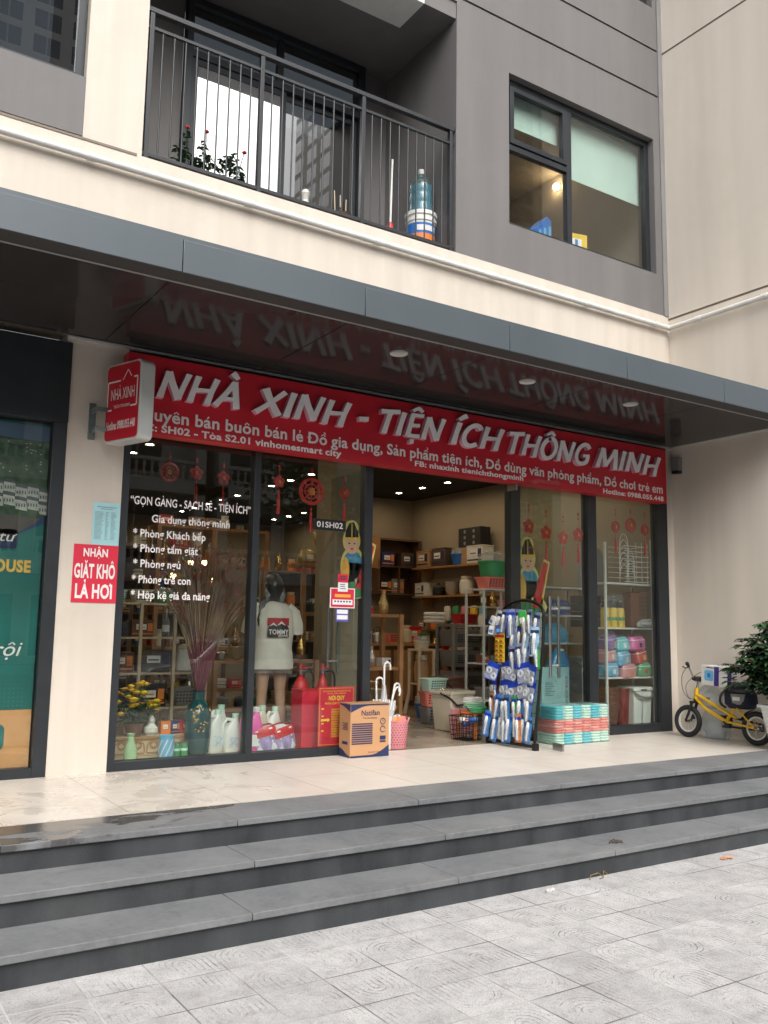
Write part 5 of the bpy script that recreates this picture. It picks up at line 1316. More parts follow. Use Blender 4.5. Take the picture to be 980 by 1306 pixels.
def proto(kind, c):
    k = (kind, c)
    if k in PROTO: return PROTO[k], False
    t = bpy.data.objects.new({'box':'storage_box','jar':'jar','bottle':'bottle','kettle':'kettle','bowls':'bowl_stack','basket':'basket','towels':'towel_stack','foil':'foil_pack','pot':'cooking_pot','vase':'vase','tub':'tub'}[kind], None); COL.objects.link(t)
    t['category'] = {'box':'box','jar':'jar','bottle':'bottle','kettle':'kettle','bowls':'bowls','basket':'basket','towels':'towels','foil':'packet','pot':'pot','vase':'vase','tub':'tub'}[kind]
    if kind == 'box':
        mk('box_body', c, t, lambda b: b.box(-.5,-.4,.004,.5,.4,.92), bevel=.02)
        mk('lid', c, t, lambda b: b.box(-.52,-.42,.925,.52,.42,1.0), bevel=.02); mk('label_patch', 'paper_white', t, lambda b: b.box(-.30,-.408,.42,.16,-.402,.74), smooth=0); mk('printed_band', 'print_navy' if c.startswith('carton') else 'plastic_orange', t, lambda b: (b.box(-.45,-.407,.14,.45,-.402,.22), b.box(.22,-.407,.34,.44,-.402,.80), b.box(-.26,-.4095,.52,.10,-.4085,.58)), smooth=0)
    elif kind == 'jar':
        mk('jar_body', c, t, lambda b: b.lathe([(.30,0.004),(.38,.06),(.40,.5),(.36,.72),(.28,.78),(0,.78)])); mk('lid', 'plastic_cream', t, lambda b: b.lathe([(.31,.785),(.32,.96),(0,.98)]))
    elif kind == 'bottle':
        mk('bottle_body', c, t, lambda b: b.lathe([(.20,.004),(.23,.04),(.23,.55),(.10,.74),(.09,.84),(0,.84)], n=16)); mk('cap', 'plastic_white', t, lambda b: b.lathe([(.10,.845),(.11,.98),(0,1.0)], n=12)); mk('label_band', 'paper_white', t, lambda b: b.lathe([(.234,.18),(.234,.42)], n=16))
    elif kind == 'kettle':
        mk('kettle_body', c, t, lambda b: b.lathe([(.42,.004),(.45,.06),(.40,.45),(.28,.68),(.0,.74)])); mk('handle', 'plastic_black', t, lambda b: b.tube([(-.30,0,.62),(-.28,0,.95),(0,0,1.02),(.28,0,.95),(.30,0,.62)], .04)); mk('spout', c, t, lambda b: b.tube([(.36,0,.35),(.58,0,.62)], [.08,.05])); mk('knob', 'plastic_black', t, lambda b: b.sph((0,0,.78),.06,10,6))
    elif kind == 'bowls':
        mk('bowl', c, t, lambda b: [b.lathe([(.15,.004+.16*k),(.20,.02+.16*k),(.44,.34+.16*k),(.46,.35+.16*k),(.40,.33+.16*k),(.18,.06+.16*k),(0,.05+.16*k)]) for k in range(4)])
    elif kind == 'basket':
        mk('tub', c, t, lambda b: b.loft([(0,0,.004,.40,.30),(0,0,.9,.50,.38),(0,0,.92,.53,.41),(0,0,1.0,.53,.41),(0,0,.98,.47,.35),(0,0,.10,.38,.28)], 32, power=6))
        hp_ = MATS.get('basket_hole') or pm('basket_hole', (.03,.028,.026))
        mk('perforation', 'basket_hole', t, lambda b: [b.box(-.36+.12*i,-(.30+.08*z/.9)-.012,z,-.29+.12*i,-(.30+.08*z/.9)-.004+.01,z+.09) for i in range(7) for z in (.2,.38,.56,.74)], smooth=0)
    elif kind == 'towels':
        for q in range(3): mk('towel', c, t, lambda b: b.loft([(0,0,.02+.32*q,.44,.32),(0,0,.10+.32*q,.5,.38),(0,0,.22+.32*q,.5,.38),(0,0,.31+.32*q,.44,.32)], 24, power=4))
    elif kind == 'foil':
        mk('pouch', c, t, lambda b: b.loft([(0,0,.004,.40,.22),(.02,0,.2,.52,.34),(-.02,.02,.5,.5,.33),(.03,0,.8,.46,.25),(0,0,1.,.40,.06)], 20, power=3)); mk('label_patch', 'paper_white', t, lambda b: b.box(-.2,-.352,.3,.2,-.342,.6), smooth=0)
    elif kind == 'pot':
        mk('pot_body', c, t, lambda b: b.lathe([(.40,.004),(.46,.05),(.46,.55),(.48,.57),(.48,.60),(0,.62)])); mk('lid', 'steel', t, lambda b: b.lathe([(.46,.605),(.30,.74),(0,.80)])); mk('knob', 'plastic_black', t, lambda b: b.sph((0,0,.86),.07,10,6))
        mk('handle', 'plastic_black', t, lambda b: (b.tube([(.45,-.12,.42),(.62,-.1,.44),(.62,.1,.44),(.45,.12,.42)], .035), b.tube([(-.45,-.12,.42),(-.62,-.1,.44),(-.62,.1,.44),(-.45,.12,.42)], .035)))
    elif kind == 'vase':
        mk('vase_body', c, t, lambda b: b.lathe([(.18,.004),(.34,.2),(.36,.42),(.18,.72),(.14,.85),(.20,1.0),(.15,.98),(.1,.8),(0,.8)]))
    elif kind == 'tub':
        mk('tub_body', c, t, lambda b: b.lathe([(.36,.004),(.44,.55),(.46,.56),(.46,.62),(0,.62)])); mk('lid', 'clear_plastic', t, lambda b: b.lathe([(.45,.625),(.42,.9),(.2,.99),(0,1.0)]))
    PROTO[k] = t; return t, True
KN = {'box':'box','jar':'jar','bottle':'bottle','kettle':'kettle','bowls':'bowl stack','basket':'basket','towels':'towel stack','foil':'foil pack','pot':'cooking pot','vase':'vase','tub':'lidded tub'}
def put(kind, c, loc, size, label, group, rz=0.):
    p, new = proto(kind, c)
    o = p if new else dup(p, loc, rz)
    o.location = loc; o.rotation_euler = (0, 0, rz); o.scale = size
    if not new:
        for q in ('label', 'group'):
            if q in o: del o[q]
    tag(o, label, o['category'], group); return o
def fill(short, x0, x1, yf, z, zname, items, hmax, depth=.25, along='x'):
    """items stand in a row on a shelf, from left to right"""
    n = len(items); step = (x1-x0)/n
    for i, (kind, c) in enumerate(items):
        w = step*rng.uniform(.74, .90); h = min(hmax, w*{'box':.75,'jar':1.25,'bottle':2.2,'kettle':1.0,'bowls':.95,'basket':.62,'towels':.75,'foil':.85,'pot':.75,'vase':1.7,'tub':.75}[kind])
        if kind == 'bottle': w = min(w, .20); 
        d = min(depth*1.15, w) if kind in ('box','basket','towels','foil') else w
        if kind == 'bottle': sx = min(w*1.6, .16); d = sx; w = sx
        if kind in ('kettle', 'pot'): w *= .78; d = w
        cx = x0+step*(i+.5)+rng.uniform(-.04,.04)*step
        lab = '%s %s on the %s shelf of the %s, %s from left' % (CN[c], KN[kind], zname, short, ORD[i])
        loc = (cx, yf, z+.001) if along == 'x' else (yf, cx, z+.001)
        put(kind, c, loc, (w, d, h), lab, 'goods on the '+short, rng.uniform(-.12,.12) if along == 'x' else R(-90)+rng.uniform(-.1,.1))

# white cube shelf behind the first pane
rack('cube_shelf', 'white cube shelf with storage boxes behind the left shop window', .30, 1.32, 1.30, 1.62, (.04, .37, .70, 1.04, 1.37), 'wood_pale', .03, .02, posts=(0, .34, .68, 1.02))
fill('white cube shelf', .32, 1.30, 1.45, .70, 'third', [('box','plastic_brown'),('box','carton_dark'),('jar','plastic_white')], .28)
fill('white cube shelf', .32, 1.30, 1.45, 1.04, 'fourth', [('box','carton_dark'),('box','plastic_brown'),('bottle','plastic_grey'),('vase','porcelain')], .28)
fill('white cube shelf', .32, 1.30, 1.45, .37, 'second', [('basket','plastic_navy'),('box','plastic_black'),('basket','plastic_grey')], .26)
fill('white cube shelf', .32, 1.02, 1.45, 1.37, 'top', [('basket','plastic_mint'),('basket','plastic_cream'),('tub','plastic_green')], .22)
t = thing('table_lamp', 'lit brass branch lamp with glowing globes behind the dried grass', 'lamp', (1.20, 1.48, 1.371))
mk('lamp_base', 'brass', t, lambda b: (b.lathe([(.08,0),(.08,.015),(.012,.03),(.012,.26),(0,.26)], n=16), [b.tube([(0,0,.2+.03*i),(dx*.6,0,.26+.03*i),(dx,0,dz)], .006) for i, (dx, dz) in enumerate(((-.20,.26),(-.02,.40),(.13,.40),(.20,.24)))]))
for dx, dz in ((-.20,.28),(-.02,.42),(.13,.43),(.20,.26)):
    mk('globe', mat('globe_on', (.9,.8,.6), .5, var=0, emit=(1,.66,.26,11)) if 'globe_on' not in MATS else 'globe_on', t, lambda b: b.sph((dx,0,dz), .029, 14, 9))

# wooden display rack in the middle of the shop
rack('wooden_rack', 'wooden display rack with an upper frame in the middle of the shop', 2.88, 4.28, 2.2, 2.62, (.20, .68, 1.34), 'wood_light', .055, .04, posts=(0, .56, 1.40))
t = thing('upper_frame', 'wooden upper shelf frame standing on the wooden display rack', 'shelf', (2.88, 2.25, 1.341))
mk('shelf_board', 'wood_light', t, lambda b: b.box(-.02,0,.545,.60,.34,.585), bevel=.003)
for dx in (0, .52): mk('post', 'wood_light', t, lambda b: b.box(dx,.0,.001,dx+.055,.05,.544), bevel=.003)
fill('upper frame', 2.88, 3.46, 2.42, 1.926, 'top', [('foil','foil_gold'),('foil','foil_silver')], .26)
t2 = put('foil', 'foil_gold', (3.30, 2.48, 2.16), (.34,.24,.26), 'gold foil pack lying highest on top of the upper frame', 'goods on the upper frame', .3)
fill('wooden rack', 2.95, 4.25, 2.4, 1.34, 'top', [('kettle','plastic_black'),('foil','foil_silver'),('kettle','carton_dark'),('jar','plastic_cream'),('pot','plastic_red'),('vase','foil_gold')], .30)
fill('wooden rack', 2.95, 4.25, 2.4, .68, 'middle', [('pot','brass'),('vase','brass'),('jar','plastic_green'),('bowls','porcelain'),('kettle','steel'),('vase','foil_silver'),('box','carton_white')], .34)
fill('wooden rack', 2.95, 4.25, 2.4, .20, 'bottom', [('basket','plastic_green'),('pot','plastic_black'),('basket','plastic_brown'),('bowls','plastic_cream')], .30)

# tall racks along the back of the shop
rack('dark_rack', 'tall dark rack crowded with goods deep behind the left window', .9, 3.6, 6.2, 6.6, (.35, .85, 1.35, 1.85, 2.35), 'wood_dark', .05, .03, posts=(0, 1.35, 2.7), back='carton_dark')
pool = [('box','carton_tan'),('jar','porcelain'),('bottle','plastic_blue'),('basket','plastic_pink'),('pot','steel'),('vase','brass'),('towels','cloth_white'),('box','carton_white'),('bowls','porcelain'),('kettle','steel'),('foil','foil_gold'),('box','plastic_red'),('jar','plastic_orange'),('tub','plastic_yellow'),('towels','cloth_grey'),('bottle','plastic_green')]
for z, zn in ((.35,'lowest'),(.85,'second'),(1.35,'third'),(1.85,'fourth'),(2.35,'top')):
    its = [pool[rng.randrange(len(pool))] for _ in range(9)]
    fill('dark rack', .95, 3.55, 6.38, z, zn, its, .36)
rack('steel_rack', 'grey steel rack of kitchen goods at the back right of the shop', 3.9, 5.4, 5.6, 6.0, (.40, .95, 1.50, 2.05), 'shop_grey', .04, .025, posts=(0, 1.5), back='carton_dark')
for z, zn in ((.40,'lowest'),(.95,'second'),(1.50,'third'),(2.05,'top')):
    its = [pool[rng.randrange(len(pool))] for _ in range(6)]
    fill('steel rack', 3.95, 5.35, 5.78, z, zn, its, .38)

# right wall: two wooden shelves, and the open cabinet on the back partition
for z, nm, its in ((2.17, 'upper wall shelf', [('box','carton_white'),('tub','plastic_blue'),('box','carton_dark'),('box','carton_tan')]), (1.70, 'lower wall shelf', [('bottle','plastic_white'),('jar','plastic_white'),('bowls','porcelain'),('pot','plastic_black'),('box','carton_white')])):
    t = thing('wall_shelf', '%s wooden shelf on the right wall seen through the shop doorway' % nm.split()[0], 'shelf', (6.40, 3.05, z))
    mk('shelf_board', 'wood_light', t, lambda b: b.box(0,0,-.03,.297,1.95,0), bevel=.003)
    for y in (.2, 1.75): mk('shelf_bracket', 'wood_light', t, lambda b: b.box(.06,y-.015,-.16,.297,y+.015,-.031), smooth=0)
    fill(nm, 3.15, 4.95, 6.52, z, 'wooden', its, .30, along='y')
t = thing('speaker_box', 'black gift box with white round prints above the upper wall shelf', 'box', (6.52, 3.50, 2.43))
mk('box_body', 'plastic_black', t, lambda b: b.box(-.10,-.27,.0,.10,.27,.30), bevel=.004)
mk('round_print', 'plastic_grey', t, lambda b: [b.cyl((-.1008,-.11+.22*i,.06+.09*k),(-.1030,-.11+.22*i,.06+.09*k),.028,n=16) for i in range(2) for k in range(3)])
put('box', 'carton_tan', (6.54, 3.50, 2.171), (.24,.5,.255), 'tan carton under the black gift box on the upper wall shelf', 'goods on the upper wall shelf')
t = thing('wall_cabinet', 'open wooden cabinet with its door ajar on the back partition', 'cabinet', (5.82, 5.13, 1.72))
def fn_(b):
    b.box(0,0,0,.03,.31,.94); b.box(.82,0,0,.85,.31,.94); b.box(.03,0,.91,.82,.31,.94); b.box(.03,0,0,.82,.31,.03); b.box(.03,.02,.46,.82,.31,.48); b.box(.42,.02,.03,.44,.31,.46); b.box(.03,.30,.03,.82,.312,.91)
mk('cabinet_body', 'wood_dark', t, fn_, smooth=0)
d = mk('cabinet_door', 'wood_light', t, lambda b: b.box(-.50,-.012,.42,0,.012,.94), bevel=.003); d.rotation_euler = (0,0,R(28)); d.location = (.0,-.015,0)
mk('handle', 'steel', d, lambda b: b.box(-.06,-.03,.46,-.045,-.013,.56))
for i, (x, z, c) in enumerate(((6.0,1.752,'plastic_black'),(6.25,1.752,'plastic_grey'),(6.05,2.202,'plastic_navy'),(6.45,2.202,'carton_dark'))):
    put('box', c, (x, 5.28, z), (.26,.2,.24), '%s box inside the open wall cabinet, %s of four' % (CN[c], ORD[i]), 'boxes in the wall cabinet')

# white metal rack by the door with bowls on top, grey drawers, kitchen counter
rack('white_rack', 'white metal rack of small goods just inside the door on the right', 5.02, 5.60, 1.45, 1.80, (.30, .75, 1.22, 1.68), 'wire_white', .025, .018)
fill('white rack', 5.05, 5.58, 1.62, 1.22, 'third', [('jar','plastic_cream'),('box','carton_dark'),('bottle','plastic_white'),('jar','carton_tan')], .30)
fill('white rack', 5.05, 5.58, 1.62, .75, 'second', [('box','plastic_brown'),('basket','plastic_grey'),('jar','steel')], .30)
fill('white rack', 5.05, 5.58, 1.62, .30, 'lowest', [('basket','plastic_grey'),('basket','plastic_brown')], .30)
put('basket', 'plastic_coral', (5.30, 1.62, 1.681), (.40,.36,.15), 'coral perforated basket on top of the white rack', 'baskets on the white rack')
put('tub', 'plastic_green', (5.30, 1.62, 1.835), (.42,.40,.33), 'green salad tub with clear lid stacked on the coral basket', 'baskets on the white rack')
t = thing('drawer_tower', 'grey perforated plastic drawer tower standing in the shop doorway view', 'drawers', (5.55, 2.75, 0), R(-4))
mk('tower_frame', 'plastic_grey', t, lambda b: [b.box(sx-.02,sy-.02,0,sx+.02,sy+.02,1.24) for sx in (0,.62) for sy in (0,.42)]+[b.box(.02,.0,1.20,.60,.42,1.24)], bevel=.004)
for k in range(4):
    dr = mk('drawer', 'plastic_grey', t, lambda b: b.taper(.31,.21,.06+.29*k,.29+.29*k,.27,.18,.285,.2), bevel=.01)
    mk('perforation', 'basket_hole', dr, lambda b: [b.box(.09+.045*i,-.0025+.0+.012,.12+.29*k+.03*j,.115+.045*i,.02,.135+.29*k+.03*j) for i in range(10) for j in range(4)], smooth=0)
t = thing('trolley_stand', 'narrow wooden stand with a tan pot just left of the grey drawers', 'stand', (5.18, 3.0, 0))
mk('stand_top', 'wood_pale', t, lambda b: b.box(-.14,-.14,.86,.14,.14,.89), bevel=.004)
for sx in (-.12,.12):
    for sy in (-.12,.12): mk('leg', 'wood_pale', t, lambda b: b.tube([(sx,sy,.859),(sx*1.0,sy,.3),(sx*1.35,sy*1.3,0)], [.024,.022,.03], 8))
mk('lower_shelf', 'wood_pale', t, lambda b: b.box(-.13,-.13,.40,.13,.13,.42), smooth=0)
put('jar', 'carton_tan', (5.18,3.0,.421), (.26,.26,.40), 'tall tan jar on the lower shelf of the narrow wooden stand', None)
put('tub', 'plastic_cream', (5.18,3.0,.891), (.26,.26,.17), 'cream tub on top of the narrow wooden stand', None)
t = thing('counter', 'long dark wooden counter across the back of the shop doorway', 'counter', (4.55, 4.1, 0))
mk('counter_top', 'wood_light', t, lambda b: b.box(0,0,.90,1.75,.5,.94), bevel=.004); mk('counter_body', 'wood_dark', t, lambda b: b.box(.03,.03,0,1.72,.47,.899), smooth=0)
mk('counter_panel', 'wood_light', t, lambda b: [b.box(.08+.42*i,.02,.08,.44+.42*i,.0295,.84) for i in range(4)], smooth=0)
fill('dark counter', 4.6, 6.25, 4.32, .94, 'top', [('pot','plastic_black'),('box','carton_white'),('kettle','steel'),('basket','plastic_coral'),('jar','plastic_cream'),('box','plastic_green')], .34)
swing_bin('brown waste bin wrapped in clear film in the shop doorway', (5.02, 2.15, 0), .38, .34, .52, 'plastic_brown', R(8), bag=True)
t = thing('ladder_stool', 'small pale wooden step stool behind the clear umbrellas', 'stool', (4.3, 3.1, 0))
mk('seat', 'wood_pale', t, lambda b: b.box(-.2,-.15,.42,.2,.15,.45), bevel=.004)
for sx in (-.18,.18):
    for sy in (-.13,.13): mk('leg', 'wood_pale', t, lambda b: b.box(sx-.02,sy-.02,0,sx+.02,sy+.02,.419), smooth=0)
mk('stretcher', 'wood_pale', t, lambda b: b.box(-.16,-.14,.18,.16,-.12,.21), smooth=0)

rack('display_table', 'wooden display table of kitchen goods behind the shopper', 1.55, 2.75, 1.62, 2.02, (.30, .80), 'wood_light', .05, .035)
fill('display table', 1.58, 2.74, 1.80, .80, 'top', [('pot','steel'),('bowls','porcelain'),('kettle','brass'),('jar','plastic_cream'),('foil','foil_silver'),('vase','brass')], .30)
fill('display table', 1.58, 2.74, 1.80, .30, 'bottom', [('basket','plastic_grey'),('pot','plastic_black'),('tub','plastic_green'),('bowls','plastic_cream'),('box','carton_tan')], .32)
rack('tall_shelf', 'tall wooden shelf packed with goods left of the shop pillar', 1.35, 2.75, 3.0, 3.35, (.40, .90, 1.40, 1.90, 2.35), 'wood_light', .05, .03, posts=(0, .7, 1.4))
for z, zn in ((.40,'lowest'),(.90,'second'),(1.40,'third'),(1.90,'fourth'),(2.35,'top')):
    fill('tall shelf', 1.38, 2.73, 3.16, z, zn, [pool[rng.randrange(len(pool))] for _ in range(7)], .38)
rack('dish_shelf', 'white wire shelf of dish racks in the middle of the doorway view', 5.62, 6.40, 2.18, 2.55, (.30, .72, 1.10, 1.48), 'wire_white', .025, .018)
for z, zn in ((.30,'lowest'),(.72,'second'),(1.10,'third'),(1.48,'top')):
    fill('dish shelf', 5.65, 6.38, 2.34, z, zn, [pool[rng.randrange(len(pool))] for _ in range(4)], .30)
rack('side_shelf', 'dark wooden side shelf of small goods along the right wall', 6.35, 6.69, 3.0, 4.9, (.35, .75, 1.15), 'wood_dark', .04, .025)
for z, zn in ((.35,'lowest'),(.75,'middle'),(1.15,'top')):
    fill('side shelf', 3.05, 4.85, 6.50, z, zn, [pool[rng.randrange(len(pool))] for _ in range(7)], .32, along='y')
# ------------------------------------------------------------------ goods standing in the left show window
t = thing('window_platform', 'low wooden display platform along the inside of the left windows', 'platform', (.08, .125, 0))
mk('platform_top', 'wood_pale', t, lambda b: b.box(0,0,.03,2.25,.85,.045), smooth=0); mk('platform_side', 'wood_light', t, lambda b: b.box(.01,.01,0,2.24,.84,.029), smooth=0)
ZP = .0455
t = thing('carved_plinth', 'low carved wooden plinth behind the vases in the left window', 'plinth', (.16, .42, ZP))
mk('plinth_body', 'wood_pale', t, lambda b: b.box(0,.012,0,.72,.30,.16), bevel=.006)
def fn_(b):
    for i in range(5):
        cx = .08+.14*i; V, F = [], []
        for s in (-1, 1):
            strip(V, F, smooth2([(cx-s*.06,.03),(cx-s*.05,.10),(cx,.12),(cx+s*.03,.085),(cx,.06),(cx-s*.015,.08)], 5), .007, 0)
        strip(V, F, [(cx-.06,.025),(cx+.06,.025)], .006, 0)
        b.add([(x,.004-.0005*(k%3),z) for k, (x, z, _) in enumerate(V)], F)
    b.box(0,.0,.138,.72,.0118,.16)
mk('carving', 'wood_light', t, fn_, smooth=0)
t = thing('green_vase', 'pale green slim vase on the platform in the left window', 'vase', (.26, .24, ZP))
mk('vase_body', pm('glaze_green', (.42,.60,.36), .15, coat=.4), t, lambda b: b.lathe([(.045,0),(.056,.03),(.052,.09),(.028,.16),(.024,.19),(.036,.215),(.03,.212),(.018,.18),(0,.17)], n=24))
t = thing('blue_vase', 'blue and white striped tumbler vase in the left window', 'vase', (.565, .24, ZP))
mk('vase_body', 'plastic_sky', t, lambda b: b.lathe([(.058,0),(.066,.06),(.062,.17),(.066,.185),(.058,.18),(.05,.02),(0,.02)], n=28))
def fn_(b):
    for i in range(9):
        a0 = 2*PI*i/9; V = [];
        for k in range(9): 
            a = a0+k*.12; z = .012+.018*k; r = .0605+.0052*math.sin(PI*k/8)+.003
            V += [(r*math.cos(a), r*math.sin(a), z), (r*math.cos(a+.16), r*math.sin(a+.16), z)]
        b.add(V, [(2*k,2*k+1,2*k+3,2*k+2) for k in range(8)])
mk('stripe', 'plastic_white', t, fn_)
for i, x in enumerate((.665, .735)):
    t = thing('green_tin', 'small green tin beside the striped vase, %s of two' % ORD[i], 'tin', (x, .27, ZP), 0, 'green tins in the window')
    mk('tin_body', 'plastic_green', t, lambda b: b.lathe([(.030,0),(.032,.005),(.032,.10),(.028,.105),(0,.105)])); mk('lid', 'steel', t, lambda b: b.lathe([(.033,.106),(.033,.122),(0,.123)])); mk('label_band', 'plastic_mint', t, lambda b: b.lathe([(.0326,.05),(.0326,.07)]))
t = thing('gourd_vase', 'cream gourd shaped vase on the carved plinth', 'vase', (.52, .52, ZP+.161))
mk('vase_body', 'porcelain', t, lambda b: b.lathe([(.035,0),(.062,.03),(.06,.065),(.028,.10),(.036,.125),(.018,.16),(.02,.17),(0,.168)], n=24))
for i, (x, c) in enumerate(((.66,'plastic_orange'),(.74,'plastic_navy'),(.83,'plastic_red'))):
    put('box', c, (x, .56, ZP+.161), (.09,.08,.11), '%s little box on the carved plinth behind the tins' % CN[c], 'little boxes on the plinth', .2*i)
t = thing('chrysanthemum_pot', 'pot of yellow chrysanthemums in the lower left of the window', 'plant', (.36, .50, ZP+.161))
mk('pot', 'plastic_brown', t, lambda b: b.lathe([(.06,0),(.085,.11),(.092,.115),(.07,.105),(0,.10)]))
lf = MB(); st_ = MB(); bl_ = MB(); fr_ = random.Random(11)
for i in range(44):
    a = fr_.uniform(0, 2*PI); r = .21*math.sqrt(fr_.random()); h = .16+.25*(1-(r/.24)**2)+fr_.uniform(-.05,.07)
    tip = (r*math.cos(a), r*math.sin(a)*.8, h); st_.tube([(0,0,.10),(tip[0]*.5,tip[1]*.5,h*.6),tip], .003, 4)
    for q in range(5):
        tt = fr_.uniform(.35,.95); aa = fr_.uniform(0,6.3); leafv(lf, (tip[0]*tt,tip[1]*tt,.1+(h-.1)*tt), (math.cos(aa),math.sin(aa),fr_.uniform(-.2,.5)), (0,0,1), .07, .02)
    if i % 4 != 3:
        R0 = fr_.uniform(.040,.062)
        for q in range(11):
            aa = 2*PI*q/11; leafv(bl_, tip, (math.cos(aa),math.sin(aa),.35), (0,0,1), R0, R0*.24, .2, .15)
        bl_.sph((tip[0],tip[1],tip[2]+.004), (R0*.6,R0*.6,R0*.35), 8, 5)
lf.build('foliage', 'leaf_mid', t, smooth=60); st_.build('stem', 'leaf_mid', t); bl_.build('blossom', 'plastic_yellow', t)
t = thing('floor_vase', 'large dark teal glass vase holding dried grass in the window', 'vase', (.885, .36, ZP))
mk('vase_body', mat('glaze_teal', (.012,.065,.07), .1, var=.3, scale=6, coat=.5), t, lambda b: b.lathe([(.085,0),(.105,.02),(.118,.18),(.115,.36),(.075,.44),(.05,.47),(.05,.53),(.06,.545),(.045,.54),(.035,.47),(0,.46)], n=28))
mk('flower_relief', 'brass', t, lambda b: [b.sph((.112*math.cos(q)*1.0,.112*math.sin(q),z), .012, 6, 4) for q, z in [(fr_.uniform(3.6,5.4), fr_.uniform(.20,.42)) for _ in range(26)]])
t = thing('dried_grass', 'tall sheaf of dried grass with red tips standing in the teal vase', 'dried grass', (.885, .36, ZP+.45))
st_ = MB(); sl_ = MB(); tp_ = MB()
for i in range(300):
    a = fr_.uniform(0, 2*PI); sp_ = .40*math.sqrt(fr_.random()); Hh = fr_.uniform(.85,1.42)
    dx, dy = sp_*math.cos(a)*1.15+.05, sp_*math.sin(a)*.35
    p0_ = (fr_.uniform(-.02,.02), fr_.uniform(-.02,.02), .02); p1_ = (dx*.32, dy*.32, Hh*.48); p2_ = (dx*.6, dy*.6, Hh*.75); p3_ = (dx*1.08, dy*1.08, Hh)
    st_.tube([p0_, p1_], .0058, 4); sl_.tube([p1_, p2_, p3_], [.0052,.0044,.0018], 4)
    if i % 2 == 0:
        for q in range(5):
            tt = fr_.uniform(.0,1.); bx = [p2_[k]+(p3_[k]-p2_[k])*tt for k in range(3)]
            e = (bx[0]+fr_.uniform(-.05,.05), bx[1]+fr_.uniform(-.03,.03), bx[2]+.05); sl_.tube([bx, e], .0012, 3); tp_.sph(e, (.006,.006,.010), 5, 4)
st_.build('lower_stems', pm('stem_purple', (.11,.020,.032), .6), t); sl_.build('upper_stems', pm('straw', (.17,.105,.06), .7, var=.4), t); tp_.build('seed_tips', pm('tip_red', (.30,.02,.035), .7), t)
def jug(lab, x, y, c, s=1., rz=0., group='jugs in the window'):
    t = thing('detergent_jug', lab, 'jug', (x, y, ZP), rz, group)
    mk('jug_body', c, t, lambda b: b.loft([(0,0,0,.075*s,.05*s),(0,0,.02,.085*s,.06*s),(0,0,.18*s,.085*s,.06*s),(.01,0,.25*s,.06*s,.045*s),(.03*s,0,.29*s,.028*s,.028*s),(.03*s,0,.31*s,.026*s,.026*s)], 20, power=3))
    mk('handle', c, t, lambda b: b.tube([(.02*s,0,.29*s),(-.05*s,0,.30*s),(-.085*s,0,.25*s),(-.085*s,0,.17*s),(-.07*s,0,.13*s)], .016*s))
    mk('cap', 'plastic_mint' if c != 'plastic_magenta' else 'plastic_white', t, lambda b: b.lathe([(.028*s,.312*s),(.03*s,.35*s),(0,.352*s)], (.03*s,0,0), 14))
    mk('label_patch', 'paper_white' if c != 'plastic_white' else 'clear_label', t, lambda b: b.box(-.045*s,-.0645*s,.05*s,.045*s,-.0605*s,.14*s), smooth=0)
    return t
jug('white detergent jug left of the first window bar', 1.07, .42, 'plastic_white', 1.05, .2)
jug('second white jug just behind the first window bar', 1.21, .36, 'plastic_white', .95, -.1)
jug('third white jug set deeper behind the white jugs', 1.20, .66, 'plastic_white', 1.1, .3)
jug('magenta pink detergent jug at the left of the second window', 1.36, .26, 'plastic_magenta', 1.12, -.2)
jug('cream jug with mint cap behind the tissue pack', 1.52, .46, 'plastic_cream', 1.1, .1); jug('pale jug with mint cap right behind the tissue pack', 1.68, .50, 'plastic_white', 1.05, .4)
t = thing('spray_bottle', 'white bottle with a red top behind the teal vase', 'bottle', (1.0, .62, ZP)); mk('bottle_body', 'plastic_white', t, lambda b: b.lathe([(.035,0),(.038,.15),(.015,.2),(0,.2)])); mk('cap', 'plastic_red', t, lambda b: b.lathe([(.02,.2),(.022,.25),(0,.26)])); mk('label_band', 'plastic_blue', t, lambda b: b.lathe([(.0388,.05),(.0392,.11)]))
for i, (x, rz) in enumerate(((1.50,-.25), (1.66,.2))):
    t = thing('tissue_pack', ('left', 'right')[i]+' purple and white tissue roll pack with red band in the second window', 'tissue pack', (x, .25, ZP+.008), rz, 'tissue packs in the window')
    t.rotation_euler = (0, R(-14), rz)
    mk('rolls', 'paper_white', t, lambda b: [b.lathe([(.052,.002+.1*k),(.056,.012+.1*k),(.056,.09+.1*k),(.05,.098+.1*k)], (dx,dy,0), 16) for k in range(2) for dx in (-.06,.06) for dy in (-.04,.06)], bevel=0)
    mk('wrapper', pm('wrap_purple', (.36,.28,.52), .3, var=.5, scale=16), t, lambda b: b.loft([(0,.01,.0,.115,.10),(0,.01,.06,.12,.106),(0,.01,.13,.12,.106)], 28, cap=False, power=5))
    mk('red_band', 'plastic_red', t, lambda b: b.loft([(0,.01,.131,.121,.107),(0,.01,.185,.121,.107),(0,.01,.215,.10,.09)], 28, cap=False, power=5))
t = thing('fire_cabinet', 'red fire extinguisher box standing behind the rules poster', 'fire box', (1.84, .22, ZP))
mk('box_body', 'paper_red', t, lambda b: b.box(0,0,.001,.42,.22,.525), bevel=.004); mk('rim', 'plastic_red', t, lambda b: b.box(-.004,-.004,.5255,.424,.224,.535), smooth=0)
